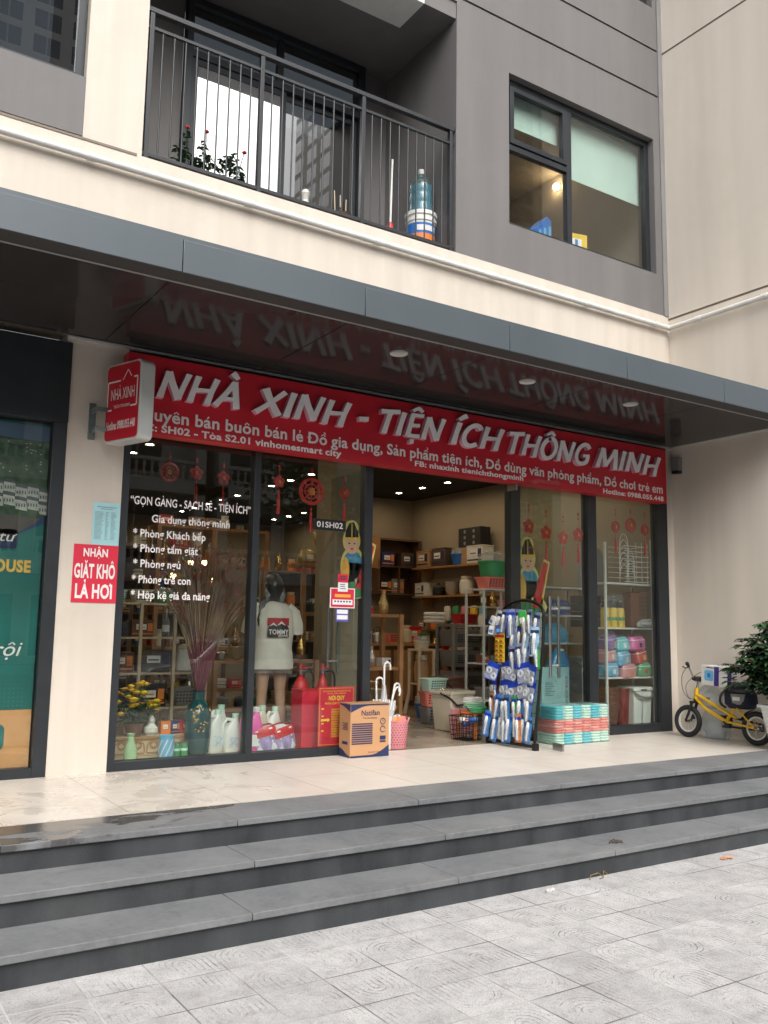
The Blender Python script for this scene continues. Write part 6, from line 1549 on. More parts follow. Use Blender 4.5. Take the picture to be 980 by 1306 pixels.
for i, (x, y) in enumerate(((2.0,.56),(2.24,.56))):
    t = thing('fire_extinguisher', ('larger','smaller')[i]+' red fire extinguisher showing its valve above the red box', 'fire extinguisher', (x, y, ZP+.09), 0, 'fire extinguishers')
    r = (.074,.056)[i]
    mk('cylinder', 'plastic_red', t, lambda b: b.lathe([(r*.9,0),(r,.015),(r,.44),(r*.8,.50),(r*.4,.535),(.018,.545),(.018,.57),(0,.57)], n=24))
    mk('valve', 'chrome', t, lambda b: (b.cyl((0,0,.57),(0,0,.60),.018), b.box(-.03,-.012,.60,.06,.012,.612))); mk('lever', 'plastic_red', t, lambda b: (b.tube([(-.01,0,.61),(.0,0,.67)], .014), b.box(-.02,-.012,.625,.07,.012,.637)))
    mk('hose', 'rubber', t, lambda b: b.tube(smooth2([(.02,0,.585),(.09,-.02,.60),(.12,-.03,.52),(.11,-.03,.30)]), .01))
    mk('stand', 'plastic_black', t, lambda b: b.lathe([(r*1.05,-.09),(r*1.05,-.01),(0,-.005)], n=20))
t = thing('rules_poster', 'red fire rules board with yellow lettering leaning inside the second window', 'notice board', (1.93, .075, .078))
mk('board', 'paper_red', t, lambda b: b.box(0,0,0,.385,.006,.535), smooth=0)
def fn_(b):
    Y = -.002
    put_text(b, 'NỘI QUY', (.193, Y, .415), FX, FU, .036, .17, .03, align='c'); put_text(b, 'PHÒNG CHÁY CHỮA CHÁY', (.193, Y, .375), FX, FU, .018, .25, .02, align='c')
    put_text(b, 'CỘNG HÒA XÃ HỘI CHỦ NGHĨA VIỆT NAM', (.193, Y, .49), FX, FU, .010, .30, .01, align='c'); put_text(b, 'Độc lập - Tự do - Hạnh phúc', (.193, Y, .470), FX, FU, .010, .20, .01, align='c')
    for x0, z0, x1, z1 in ((.012,.012,.373,.015),(.012,.520,.373,.523),(.012,.015,.015,.52),(.370,.015,.373,.52)): b.box(x0, Y, z0, x1, Y+.001, z1)
    b.add([(.03,Y,.225),(.10,Y,.225),(.10,Y,.215),(.125,Y,.235),(.10,Y,.255),(.10,Y,.245),(.03,Y,.245)], [(0,1,2,3,4,5,6)])
    for i in range(12):
        z = .33-i*.022
        for k in range(2): b.box(.14, Y, z-.009*k, .14+rng.uniform(.14,.21), Y+.001, z-.009*k+.004)
        if i % 3 == 0: b.box(.035, Y, z, .06, Y+.001, z+.012)
mk('lettering', 'print_yellow', t, fn_, smooth=0)

# ------------------------------------------------------------------ shelves at the right: racks behind panes three and four
rack('plastic_shelf', 'white plastic shelf of blue packs behind the third shop pane', 5.34, 6.14, .78, 1.14, (.34, .68, 1.02, 1.36, 1.70), 'wire_white', .03, .02)
t = thing('blue_bundle', 'blue patterned bundle wrapped in clear film on the white plastic shelf', 'bundle', (5.76, .94, 1.361))
mk('cloth_roll', 'pack_deep_blue', t, lambda b: b.loft([(0,0,0,.15,.12),(0,0,.05,.18,.14),(0,0,.14,.17,.13),(0,0,.19,.10,.08)], 22, power=2.6)); mk('wrapping_film', 'clear_film', t, lambda b: b.loft([(0,0,.001,.155,.125),(0,0,.05,.186,.146),(0,0,.14,.176,.136),(0,0,.20,.11,.09)], 22, power=2.6)); mk('label_patch', 'paper_white', t, lambda b: b.loft([(0,-.006,.07,.176,.142),(0,-.006,.10,.176,.142)], 22, cap=False, power=2.6))
t = thing('sky_bundle', 'light blue quilted bundle on the shelf under the patterned bundle', 'bundle', (5.70, .94, 1.021))
mk('cloth_roll', 'plastic_sky', t, lambda b: b.loft([(0,0,0,.18,.13),(0,0,.06,.20,.15),(0,0,.16,.18,.13),(0,0,.24,.08,.06)], 22, power=2.4)); mk('stitching', 'pack_sky', t, lambda b: [b.loft([(0,0,.05+.045*k,.202-.006*k,.152-.006*k),(0,0,.056+.045*k,.202-.006*k,.152-.006*k)], 22, cap=False, power=2.4) for k in range(3)])
t = thing('blue_sack', 'shiny blue sack behind the glass door handle', 'sack', (5.45, .62, .50))
mk('pouch', pm('foil_blue', (.03,.20,.42), .2, bump=.8, bscale=14), t, lambda b: b.loft([(0,0,.0,.16,.08),(0,0,.08,.19,.10),(.02,0,.30,.15,.09),(.05,0,.46,.06,.03)], 22, power=2.6)); mk('tie', 'plastic_white', t, lambda b: b.lathe([(.055,.43),(.055,.45)], (.05,0,0), 14))
t = thing('tall_carton', 'pale blue upright carton with dark lettering behind the third pane', 'carton', (5.10, .50, 0), R(3))
mk('box_body', pm('carton_sky', (.42,.66,.70), .6), t, lambda b: b.box(0,0,.001,.46,.16,.74), bevel=.004)
mk('lettering', 'print_black', t, lambda b: ([put_text(b, s, (.39, -.002, .60-.055*i), FX, FU, .04, .04, .01) for i, s in enumerate('HỘPĐỰNG')], [b.box(.05,-.0018,.56-.02*i,.05+.12*rng.random()+.05,-.0008,.566-.02*i) for i in range(8)]), smooth=0)
mk('round_print', 'plastic_coral', t, lambda b: b.cyl((.36,-.0010,.12),(.36,-.0022,.12),.03,n=18)); mk('round_print', 'plastic_blue', t, lambda b: b.cyl((.40,-.0010,.07),(.40,-.0022,.07),.022,n=18))
swing_bin('tall grey waste bin in clear film behind the third pane', (5.86, .60, .02), .30, .28, .80, 'plastic_grey', 0, bag=True, handle='plastic_grey')

rack('kids_shelf', 'white metal shelf of childrens bags behind the rightmost shop pane', 5.80, 6.62, .16, .48, (.06, .635, 1.215, 1.745), 'wire_white', .025, .02)
mk('side_upright', 'wire_white', bpy.data.objects['kids_shelf'], lambda b: (b.box(-.012,-.012,1.746,.012,.012,2.22), b.box(.808,-.012,1.746,.832,.012,2.3)), smooth=0)
t = thing('wire_rack', 'stack of white wire dish racks on the top of the right shelf', 'wire racks', (6.36, .31, 1.747))
def fn_(b):
    for k in range(8):
        z = .02+.062*k
        b.tube([(-.20,-.13,z),(.22,-.13,z),(.24,-.12,z+.01),(.24,.12,z+.01),(.22,.13,z),(-.20,.13,z)], .0045, 6)
    for x in (.0,.10,.20): b.tube([(x,-.135,.0),(x,-.135,.50)], .004, 6)
mk('wire_tier', 'wire_white', t, fn_)
def fn_(b):
    for k in range(6):
        z = .02+.075*k; b.tube(smooth2([(-.30,-.14,z-.02),(-.28,-.14,z+.14),(-.22,-.14,z+.20),(-.16,-.14,z+.14),(-.14,-.14,z-.02)], 5), .005, 6)
    for k in range(5):
        z = .02+.05*k; b.tube(smooth2([(-.13,-.10,z-.02),(-.11,-.10,z+.12),(-.06,-.10,z+.17),(-.01,-.10,z+.12),(.01,-.10,z-.02)], 5), .0045, 6)
mk('wire_hoop', 'wire_white', t, fn_)
t = thing('office_chair', 'dark grey office chair standing behind the rightmost shelf', 'chair', (6.32, .86, .0))
mk('backrest', 'cloth_grey', t, lambda b: b.loft([(0,0,1.62,.22,.06),(0,0,1.75,.26,.07),(0,.02,2.1,.24,.06),(0,.03,2.22,.16,.04)], 22, power=3.4)); mk('box_pile', 'cloth_black', t, lambda b: [b.box(-.24,-.16,1.22+.1*k,.24,.16,1.31+.1*k) for k in range(4)], bevel=.004); mk('column', 'steel', t, lambda b: b.cyl((0,0,.06),(0,0,1.22),.03)); mk('base', 'plastic_black', t, lambda b: [b.tube([(0,0,.08),(.26*math.cos(q),.26*math.sin(q),.03)], .02) for q in [2*PI*i/5 for i in range(5)]])
for i in range(3):
    t = thing('yellow_bottle', 'yellow bottle in a clear bag on the right shelf, %s from left' % ORD[i], 'bottle', (5.90+.125*i, .26, 1.217), 0, 'yellow bottles')
    mk('bottle_body', 'plastic_yellow', t, lambda b: b.lathe([(.055,0),(.06,.02),(.055,.20),(.045,.23),(0,.235)])); mk('cap', 'plastic_black', t, lambda b: b.lathe([(.04,.236),(.045,.31),(.02,.33),(0,.33)])); mk('bag', 'clear_film', t, lambda b: b.lathe([(.061,.02),(.062,.24),(.05,.34),(.03,.40)], n=18)); mk('label_band', 'plastic_green', t, lambda b: band(b,.0605,.08,.0585,.12,-150,-30))
t = thing('drawer_pair', 'brown and red plastic drawers on the right shelf beside yellow bottles', 'drawers', (6.28, .20, 1.217))
mk('drawer_case', 'plastic_brown', t, lambda b: b.box(0,0,0,.15,.22,.42), bevel=.01); mk('drawer_case', 'plastic_brown', t, lambda b: b.box(.165,.02,0,.33,.24,.44), bevel=.01); mk('drawer_slats', 'carton_dark', t, lambda b: [b.box(.18,.014,.05+.05*k,.315,.019,.075+.05*k) for k in range(7)], smooth=0)
t = thing('wrapped_roll', 'clear wrapped silver roll resting on the edge of the right shelf', 'roll', (6.46, .145, 1.222), R(14)); mk('roll', 'clear_plastic', t, lambda b: b.loft([(0,0,0,.19,.03),(0,0,.03,.21,.05),(.02,0,.07,.19,.045),(.06,0,.10,.12,.03)], 20)); mk('core', 'foil_silver', t, lambda b: b.cyl((-.15,0,.035),(.16,0,.045),.024))
bags = [(5.93,.80,.96,'plastic_purple','purple',1.), (6.12,.80,.93,'plastic_turquoise','blue',1.), (6.36,.80,.94,'plastic_magenta','big pink',1.3), (5.91,.80,.80,'plastic_pink','pale pink',1.), (6.13,.75,.77,'plastic_sky','light blue',1.15), (6.43,.75,.79,'plastic_red','red',1.), (5.92,.80,.637,'plastic_sky','sky blue printed',1.05), (6.20,.80,.62,'plastic_pink','front pink',1.25), (6.46,.75,.637,'plastic_green','green',.95)]
for i, (x, _, z, c, cn, s) in enumerate(bags):
    row = ('top row', 'middle row', 'bottom row')[0 if z > .9 else 1 if z > .7 else 2]
    t = thing('lunch_bag', '%s wrapped childrens bag in the %s of the right shelf' % (cn, row), 'bag', (x, .25-.01*(i % 3), z), rng.uniform(-.3,.3), "childrens bags on the right shelf"); t.rotation_euler = (rng.uniform(-.12,.12), rng.uniform(-.22,.22), rng.uniform(-.3,.3)); t.scale = (1.12,1.1,1.12)
    mk('bag_body', c, t, lambda b: b.loft([(0,0,.0,.085*s,.06),(0,0,.02,.10*s,.08),(0,0,.10,.10*s,.08),(0,0,.145,.085*s,.06),(0,0,.155,.05*s,.04)], 22, power=4))
    mk('zip_band', 'plastic_white', t, lambda b: b.loft([(0,0,.112,.1012*s,.0805),(0,0,.118,.1010*s,.0803)], 22, cap=False, power=4))
    mk('patch', ('plastic_yellow','paper_white','plastic_black','plastic_mint','plastic_cream','plastic_yellow','paper_white','plastic_orange','plastic_red')[i], t, lambda b: b.loft([(.01*s,-.03,.035,.04*s,.0525),(.01*s,-.03,.085,.036*s,.0525)], 16, power=3))
    mk('wrapping_film', 'clear_film', t, lambda b: b.loft([(0,0,.0,.09*s,.064),(0,0,.02,.106*s,.086),(0,0,.10,.106*s,.086),(0,0,.15,.09*s,.064),(.03,0,.18,.05*s,.03)], 22, power=4))
t = thing('flower_pots', 'stack of brown plastic flower pots low on the right shelf', 'flower pots', (5.98, .30, .061)); mk('pot_stack', 'plastic_brown', t, lambda b: [b.lathe([(.08+.012*k*0,.0+.05*k),(.125,.22+.05*k),(.13,.22+.05*k),(.13,.25+.05*k),(.115,.25+.05*k)], n=24) for k in range(5)])
t = thing('red_pot', 'dark red tall pot beside the stacked brown flower pots', 'flower pot', (6.20, .30, .061)); mk('pot', pm('pot_red', (.20,.035,.03)), t, lambda b: b.lathe([(.07,0),(.09,.40),(.095,.40),(.095,.43),(.08,.43),(.06,.02),(0,.02)], n=24)); mk('rim', 'pot_red', t, lambda b: b.torus((0,0,.43),(0,0,1),.093,.006))
t = thing('twin_bin', 'pale twin waste bin with grey handle low on the right shelf', 'bin', (6.43, .30, .061))
for s in (-1, 1): mk('bin_body', 'plastic_white', t, lambda b: b.taper(s*.082,0,.002,.40,.066,.11,.078,.13), bevel=.012)
mk('lid', 'plastic_white', t, lambda b: b.box(-.17,-.14,.401,.17,.14,.45), bevel=.012); mk('handle', 'plastic_grey', t, lambda b: b.tube(smooth2([(-.175,-.10,.44),(-.12,-.155,.36),(0,-.165,.33),(.12,-.155,.34),(.175,-.10,.42)]), .013)); mk('clip', 'plastic_black', t, lambda b: b.box(-.05,-.1455,.41,.05,-.1405,.425), smooth=0)

# ------------------------------------------------------------------ New Year ornaments and paper figures on the inside of the glass
mat('orn_red', (.50,.025,.02), .5, var=.1, scale=20); mat('orn_gold', (.70,.40,.06), .4, var=.1)
def ornament(lab, x, z, size, kind, cord=.18, tassel=True, y=.075):
    t = thing('ornament', lab, 'ornament', (x, y, z), 0, 'red New Year ornaments on the glass')
    mk('cord', 'orn_red', t, lambda b: (b.tube([(0,0,size),(0,0,size+cord)], .002, 5), b.sph((0,0,size+cord*.45), (.013,.006,.013), 8, 5), b.box(-.012,-.002,size+cord*.62,.012,.002,size+cord*.75)))
    if kind == 'flower':
        mk('disc', 'orn_red', t, lambda b: ([b.sph((size*.58*math.cos(PI/2+2*PI*i/5),0,size*.58*math.sin(PI/2+2*PI*i/5)), (size*.42,.008,size*.42), 12, 7) for i in range(5)], b.sph((0,0,0),(size*.5,.010,size*.5),14,7)))
    else:
        mk('disc', 'orn_red', t, lambda b: (b.torus((0,0,0),(0,1,0),size*.82,size*.13,26,6), b.torus((0,0,0),(0,1,0),size*.5,size*.06,22,5), [b.tube([(size*.2*math.cos(q),0,size*.2*math.sin(q)),(size*.8*math.cos(q),0,size*.8*math.sin(q))], size*.05, 5) for q in [2*PI*i/8 for i in range(8)]], b.sph((0,0,0),(size*.3,.006,size*.3),12,6)))
    mk('emblem', 'orn_gold', t, lambda b: put_text(b, '福', (0,-.013,-size*.2), FX, FU, size*.36, size*.44, .0, align='c'), smooth=0)
    if tassel: mk('tassel', 'orn_red', t, lambda b: (b.sph((0,0,-size-.03),(.012,.008,.014),8,5), b.tube([(0,0,-size),(0,0,-size-.05)],.002,5), b.lathe([(.008,-size-.05),(.014,-size-.10),(.018,-size-.24),(.0,-size-.24)],n=10)))
for i, (x, z) in enumerate(((4.52,2.30),(4.78,2.25),(5.04,2.21),(5.28,2.26))): ornament('red flower ornament with tassel on the third pane, %s from left' % ORD[i], x, z, .085, 'flower', .22)
ornament('red ring ornament with tassel at the left of the rightmost pane', 5.90, 2.40, .075, 'ring'); ornament('round red lattice medallion in the middle of the rightmost pane', 6.16, 2.44, .095, 'ring', .12, False); ornament('red ring ornament with tassel at the right of the rightmost pane', 6.41, 2.40, .075, 'ring')
ornament('large round red lattice ornament high on the second pane', 1.80, 2.42, .14, 'ring', .10); ornament('small red flower ornament with tassel high on the second pane', 1.46, 2.48, .06, 'flower', .12); ornament('small red ring ornament at the right of the second pane', 2.16, 2.44, .06, 'ring', .12)
ornament('red flower ornament hanging deep behind the left of the first pane', .71, 2.60, .10, 'ring', .1, False, .9); ornament('red ornament with long tassel deep behind the first pane middle', .98, 2.62, .07, 'flower', .1, True, .9); ornament('red ornament with long tassel deep behind the first pane right', 1.26, 2.60, .07, 'flower', .1, True, .9)
pm('skin_print', (.62,.36,.25), .6); pm('robe_blue', (.06,.22,.36), .6, var=.3, scale=20); pm('robe_red', (.50,.03,.025), .6, var=.2, scale=20); pm('robe_yellow', (.66,.34,.05), .6, var=.2); pm('robe_green', (.05,.22,.09), .6, var=.2); pm('figure_edge', (.62,.50,.16), .6)
def figure(lab, x, z, s, mirror=1, y=.062):
    t = thing('paper_figure', lab, 'paper figure', (x, y, z), 0, 'paper figures on the glass')
    def el(b, cx, cz, rx, rz, n=20): b.prism([(cx+rx*math.cos(2*PI*i/n), cz+rz*math.sin(2*PI*i/n)) for i in range(n)], .001, basis((0,lv[0],0), (1,0,0), (0,0,1)))
    lv = [0]
    def pf(nm, m, fn, k):
        lv[0] = -.0015*k; b = MB(); b.T = Matrix.Diagonal((s*mirror, 1, s, 1)); fn(b); o = b.build(nm, m, t, smooth=0); return o
    def pl(b, pts): b.prism(pts, .001, basis((0,lv[0],0), (1,0,0), (0,0,1)))
    pf('outline', 'figure_edge', lambda b: (el(b,-.08,.55,.115,.15), el(b,-.06,.25,.16,.24), pl(b, [(-.05,.0),(.16,.55),(.25,.52),(.12,-.02)]), el(b,.0,.02,.2,.12), el(b,-.08,.70,.09,.08)), 0)
    pf('robe', 'robe_blue', lambda b: (el(b,-.06,.24,.14,.2), pl(b, [(-.19,.02),(.1,.0),(.05,.3),(-.17,.3)])), 1)
    pf('sleeve', 'robe_yellow', lambda b: el(b,-.16,.20,.055,.16), 2); pf('skirt', 'robe_green', lambda b: el(b,-.03,.0,.17,.09), 2)
    pf('scroll', 'robe_red', lambda b: pl(b, [(-.03,.02),(.15,.52),(.225,.50),(.09,.0)]), 3)
    pf('face', 'skin_print', lambda b: (el(b,-.08,.50,.09,.105), el(b,.0,.10,.035,.03)), 3)
    pf('hat', 'plastic_black', lambda b: (pl(b, [(-.17,.56),(.01,.57),(-.005,.66),(-.06,.76),(-.12,.74),(-.165,.65)])), 4)
    pf('hat_trim', 'orn_gold', lambda b: (pl(b, [(-.175,.55),(.015,.56),(.015,.59),(-.175,.58)]), pl(b, [(-.09,.59),(-.075,.59),(-.08,.74),(-.09,.74)])), 5)
    pf('features', 'print_black', lambda b: (el(b,-.115,.515,.014,.008,10), el(b,-.045,.515,.014,.008,10)), 5); pf('mouth', 'plastic_red', lambda b: (el(b,-.08,.455,.02,.009,10), el(b,.19-.02,.46,.02,.02,10)), 5)
    return t
figure('paper cutout of a child in blue robe with red scroll on third pane', 4.57, 1.40, 1.0); figure('paper cutout of a child half hidden behind the bar of second pane', 2.31, 1.52, .85, 1)

# ------------------------------------------------------------------ the shopper seen from behind
PX, PY = 1.90, 1.0
PS = thing('person', 'person with long dark hair and white printed shirt seen from behind inside', 'person', (PX, PY, 0), R(-8))
pm('skin', (.55,.33,.23), .5, var=.05); mat('hair', (.012,.009,.008), .35, var=.3, scale=30); pm('shirt_white', (.70,.66,.60), .8, bump=.15, bscale=30); pm('shorts_white', (.62,.60,.57), .8)
# joints: x right, y forward (away from the camera), z up
J = [(0,0,.92,.115), (0,.0,1.08,.105), (0,.01,1.24,.12), (0,.0,1.36,.085), (0,.02,1.44,.048), (0,.045,1.53,.078), (0,.06,1.60,.082),
     (.085,0,.86,.085), (.095,.02,.48,.055), (.10,-.02,.30,.052), (.10,-.01,.09,.034), (.105,.06,.035,.034), (.11,.16,.022,.022),
     (-.085,0,.86,.085), (-.10,.0,.48,.055), (-.115,-.035,.30,.052), (-.12,-.02,.09,.034), (-.125,.05,.035,.034), (-.13,.15,.022,.022),
     (.15,.0,1.345,.055), (.215,.01,1.14,.042), (.20,.15,.99,.032), (.17,.27,1.02,.026),
     (-.15,.0,1.345,.055), (-.225,-.0,1.13,.042), (-.20,.14,.98,.032), (-.15,.25,1.00,.026)]
E_ = [(0,1),(1,2),(2,3),(3,4),(4,5),(5,6),(0,7),(7,8),(8,9),(9,10),(10,11),(11,12),(0,13),(13,14),(14,15),(15,16),(16,17),(17,18),(3,19),(19,20),(20,21),(21,22),(3,23),(23,24),(24,25),(25,26)]
def skin_body(name, J, E_, m, parent, root=0, sub=2):
    me = bpy.data.meshes.new(name); me.from_pydata([j[:3] for j in J], E_, [])
    o = bpy.data.objects.new(name, me); COL.objects.link(o)
    md = o.modifiers.new('Skin', 'SKIN'); md.use_smooth_shade = True
    for i, v in enumerate(me.skin_vertices[0].data):
        v.radius = (J[i][3], J[i][3]); v.use_root = (i == root)
    s = o.modifiers.new('Sub', 'SUBSURF'); s.levels = sub; s.render_levels = sub
    dg = bpy.context.evaluated_depsgraph_get(); dg.update()
    new = bpy.data.meshes.new_from_object(o.evaluated_get(dg))
    bpy.data.objects.remove(o); new.name = name; new.materials.clear(); new.materials.append(M(m))
    new.polygons.foreach_set('use_smooth', [True]*len(new.polygons))
    return new
# hands: a palm with five fingers at each wrist
def add_hand(J, E_, w, side):
    b = Vector(J[w][:3]); d = Vector((-.3*side, .8, .25)).normalized(); lat = Vector((side, .35, 0)).normalized()
    n0 = len(J); J.append((*(b+d*.05), .024)); E_.append((w, n0))
    for k, (o_, L_) in enumerate(((-.028,.062),(-.010,.075),(.009,.07),(.027,.055))):
        a = b+d*.075+lat*o_; i0 = len(J); J.append((*a, .0105)); J.append((*(a+d*L_*.5), .0095)); J.append((*(a+d*L_*.85+Vector((0,0,-L_*.35))), .008)); E_ += [(n0,i0),(i0,i0+1),(i0+1,i0+2)]
    a = b+d*.03-lat*.03; i0 = len(J); J.append((*a, .011)); J.append((*(a+d*.035-lat*.012), .0095)); E_ += [(n0,i0),(i0,i0+1)]
add_hand(J, E_, 22, 1); add_hand(J, E_, 26, -1)
bme = skin_body('body', J, E_, 'skin', PS)
bo = bpy.data.objects.new('body', bme); COL.objects.link(bo); bo.parent = PS
mk('face', 'skin', PS, lambda b: (b.loft([(0,.075,1.47,.03,.035),(0,.075,1.50,.058,.07),(0,.07,1.57,.073,.085),(0,.06,1.63,.07,.085),(0,.05,1.67,.04,.05)], 20), b.sph((0,.163,1.555),(.011,.016,.02),8,6), b.sph((.078,.06,1.565),(.012,.02,.03),8,6), b.sph((-.078,.06,1.565),(.012,.02,.03),8,6)))
for s in (-1, 1): mk('eye', 'print_black', PS, lambda b: b.sph((s*.03,.148,1.585),(.012,.006,.007),8,6))
mk('mouth', pm('lip', (.45,.12,.10)), PS, lambda b: b.sph((0,.146,1.508),(.022,.007,.007),10,6))
def fn_(b):
    b.loft([(0,-.025,1.36,.085,.018),(-.02,-.03,1.42,.095,.035),(0,-.015,1.48,.09,.055),(0,.0,1.54,.094,.085),(0,.03,1.60,.097,.108),(0,.045,1.655,.083,.095),(0,.05,1.69,.05,.06),(0,.05,1.70,.02,.02)], 24)
    for i in range(16):
        x = -.09+.012*i; b.tube([(x,.0,1.58),(x*1.05,-.045,1.48),(x-.015,-.045,1.36),(x*.9-.05,-.07,1.25-.06*(i < 7))], [.016,.016,.013,.003], 6)
    for i in range(6): b.tube([(-.08,-.01,1.5),(-.12-.008*i,-.06,1.36),(-.13-.01*i,-.09,1.22),(-.12-.012*i,-.085,1.06+.02*i)], [.016,.017,.015,.004], 6)
mk('hair', 'hair', PS, fn_)
def fn_(b):
    b.loft([(0,-.005,.74,.215,.165),(0,-.005,.80,.212,.162),(0,.0,.95,.198,.152),(.005,.0,1.10,.196,.146),(0,.0,1.24,.205,.145),(0,.0,1.32,.195,.125),(0,.005,1.375,.15,.095),(0,.01,1.41,.085,.07),(0,.015,1.425,.062,.055)], 36, cap=False, power=2.5)
    for s in (-1, 1):
        b.tube([(s*.14,.0,1.365),(s*.205,.0,1.29),(s*.245,.0,1.17),(s*.25,.02,1.10)], [.06,.078,.075,.078], 16, cap=False)
sh = mk('shirt', 'shirt_white', PS, fn_, smooth=60)
for v in sh.data.vertices:       # folds
    c = v.co; f = .006*math.sin(c.x*38+c.z*9)+.005*math.sin(c.z*31+c.x*14); c.y += f; c.x += .004*math.sin(c.z*26+c.y*20)
def fn_(b):
    for s in (-1, 1): b.loft([(s*.085,0,.70,.105,.11),(s*.085,0,.80,.108,.12),(s*.07,0,.93,.115,.13)], 20, cap=False)
mk('shorts', 'shorts_white', PS, fn_)
def back(x, z): 
    t_ = (z-.95)/.3; rx = .205; return -.158-.0*t_
def fn_(b):
    b.box(-.115,-.163,1.03,.115,-.1615,1.20)
pz = lambda z: -.174
pm('shirt_red', (.42,.03,.045), .8); pm('shirt_dark', (.04,.04,.045), .8)
def curved(b, poly, lift):
    # flat print bent to the back of the shirt
    b.add([(x, -(.149+.002*lift)*(1-min(1,abs(x)/.24)**2.5)**(1/2.5)-.008-.001*lift, z) for x, z in poly], [tuple(range(len(poly)))])
def grid_quad(b, x0, x1, z0, z1, lift, n=8):
    for i in range(n):
        a, c = x0+(x1-x0)*i/n, x0+(x1-x0)*(i+1)/n; curved(b, [(a,z0),(c,z0),(c,z1),(a,z1)], lift)
mk('print_red', 'shirt_red', PS, lambda b: grid_quad(b, -.11,.115,1.17,1.245,3))
def fn_(b):
    for cx, h, w in ((-.055,.060,.07),(.03,.075,.08),(.085,.045,.04)):
        for i in range(4):
            a = cx-w+2*w*i/4; c = cx-w+2*w*(i+1)/4
            za = 1.135+h*(1-abs(a-cx)/w); zc = 1.135+h*(1-abs(c-cx)/w); a, c = max(-.11,a), min(.115,c)
            curved(b, [(a,1.135),(c,1.135),(c,zc),(a,za)], 5)
    grid_quad(b, -.11,.115,1.055,1.135,4)
mk('print_dark', 'shirt_dark', PS, fn_)
def fn_(b):
    for cx, h, w in ((-.055,.060,.07),(.03,.075,.08)):
        for s in (-1, 1): curved(b, [(cx,1.135+h+.004),(cx+s*w*.55,1.135+h*.5),(cx+s*w*.38,1.135+h*.50),(cx+s*w*.22,1.135+h*.60),(cx,1.135+h*.72)][::s], 7)
    c0 = len(b.v)
    put_text(b, 'TOMMY', (-.098, 0, 1.085), FX, FU, .044, .205, .03)
    put_text(b, 'JEANS', (.0, 0, 1.060), FX, FU, .020, .105, .03)
    for i in range(c0, len(b.v)):
        x, y, z = b.v[i]; b.v[i] = (x, -(.149+.012)*(1-min(1,abs(x)/.24)**2.5)**(1/2.5)-.014+y*.02, z)
mk('print_white', 'print_white', PS, fn_, smooth=0)
# ------------------------------------------------------------------ more stock: stacked baskets, cartons and hanging goods inside the doorway
gl = (('basket','plastic_grey',4.62,1.95,0,.34,.30,.20,'grey perforated basket on the floor, lowest of the doorway stack'),('basket','plastic_coral',4.62,1.95,.205,.34,.30,.18,'coral perforated basket, second of the doorway stack'),('basket','plastic_mint',4.62,1.95,.39,.33,.29,.16,'mint perforated basket, topmost of the doorway stack'),
      ('box','carton_tan',3.55,2.95,0,.42,.40,.34,'large tan carton on the floor left of the wooden step stool'),('box','carton_white',3.55,2.95,.345,.38,.36,.26,'white carton stacked on the large tan carton by the stool'),
      ('tub','plastic_blue',4.95,2.55,0,.36,.36,.30,'blue lidded tub on the floor behind the brown waste bin'),('box','plastic_red',5.95,4.32,.941,.22,.2,.26,'red box at the right end of the dark counter'),
      ('towels','cloth_white',5.36,2.95,1.245,.30,.24,.16,'white towel stack at the left on top of the grey drawer tower'),('basket','plastic_red',5.90,2.95,1.245,.36,.30,.14,'red perforated basket on top of the grey drawer tower'))
for k, c, x, y, z, w, d, h, lab in gl:
    put(k, c, (x, y, z+.001), (w, d if k in ('box','basket','towels') else w, h), lab, None, rng.uniform(-.15,.15))
for i, (y, c) in enumerate(((3.2,'plastic_sky'),(3.42,'plastic_yellow'),(3.64,'plastic_pink'),(3.86,'plastic_green'),(4.08,'plastic_white'))):
    t = thing('hanging_bag', '%s shopping bag hanging under the lower wall shelf, %s from the door' % (CN[c], ORD[i]), 'bag', (6.45, y, 1.30), R(80), 'bags under the lower wall shelf')
    mk('bag_body', c, t, lambda b: b.loft([(0,0,0,.075,.03),(0,0,.02,.085,.04),(0,0,.20,.08,.03),(0,0,.23,.075,.012)], 18, power=4)); mk('handle', 'plastic_black', t, lambda b: b.tube([(-.04,0,.22),(-.03,0,.33),(0,0,.365),(.03,0,.33),(.04,0,.22)], .005, 6)); mk('patch', 'paper_white', t, lambda b: b.loft([(0,-.004,.07,.05,.037),(0,-.004,.15,.05,.035)], 14, cap=False, power=4))

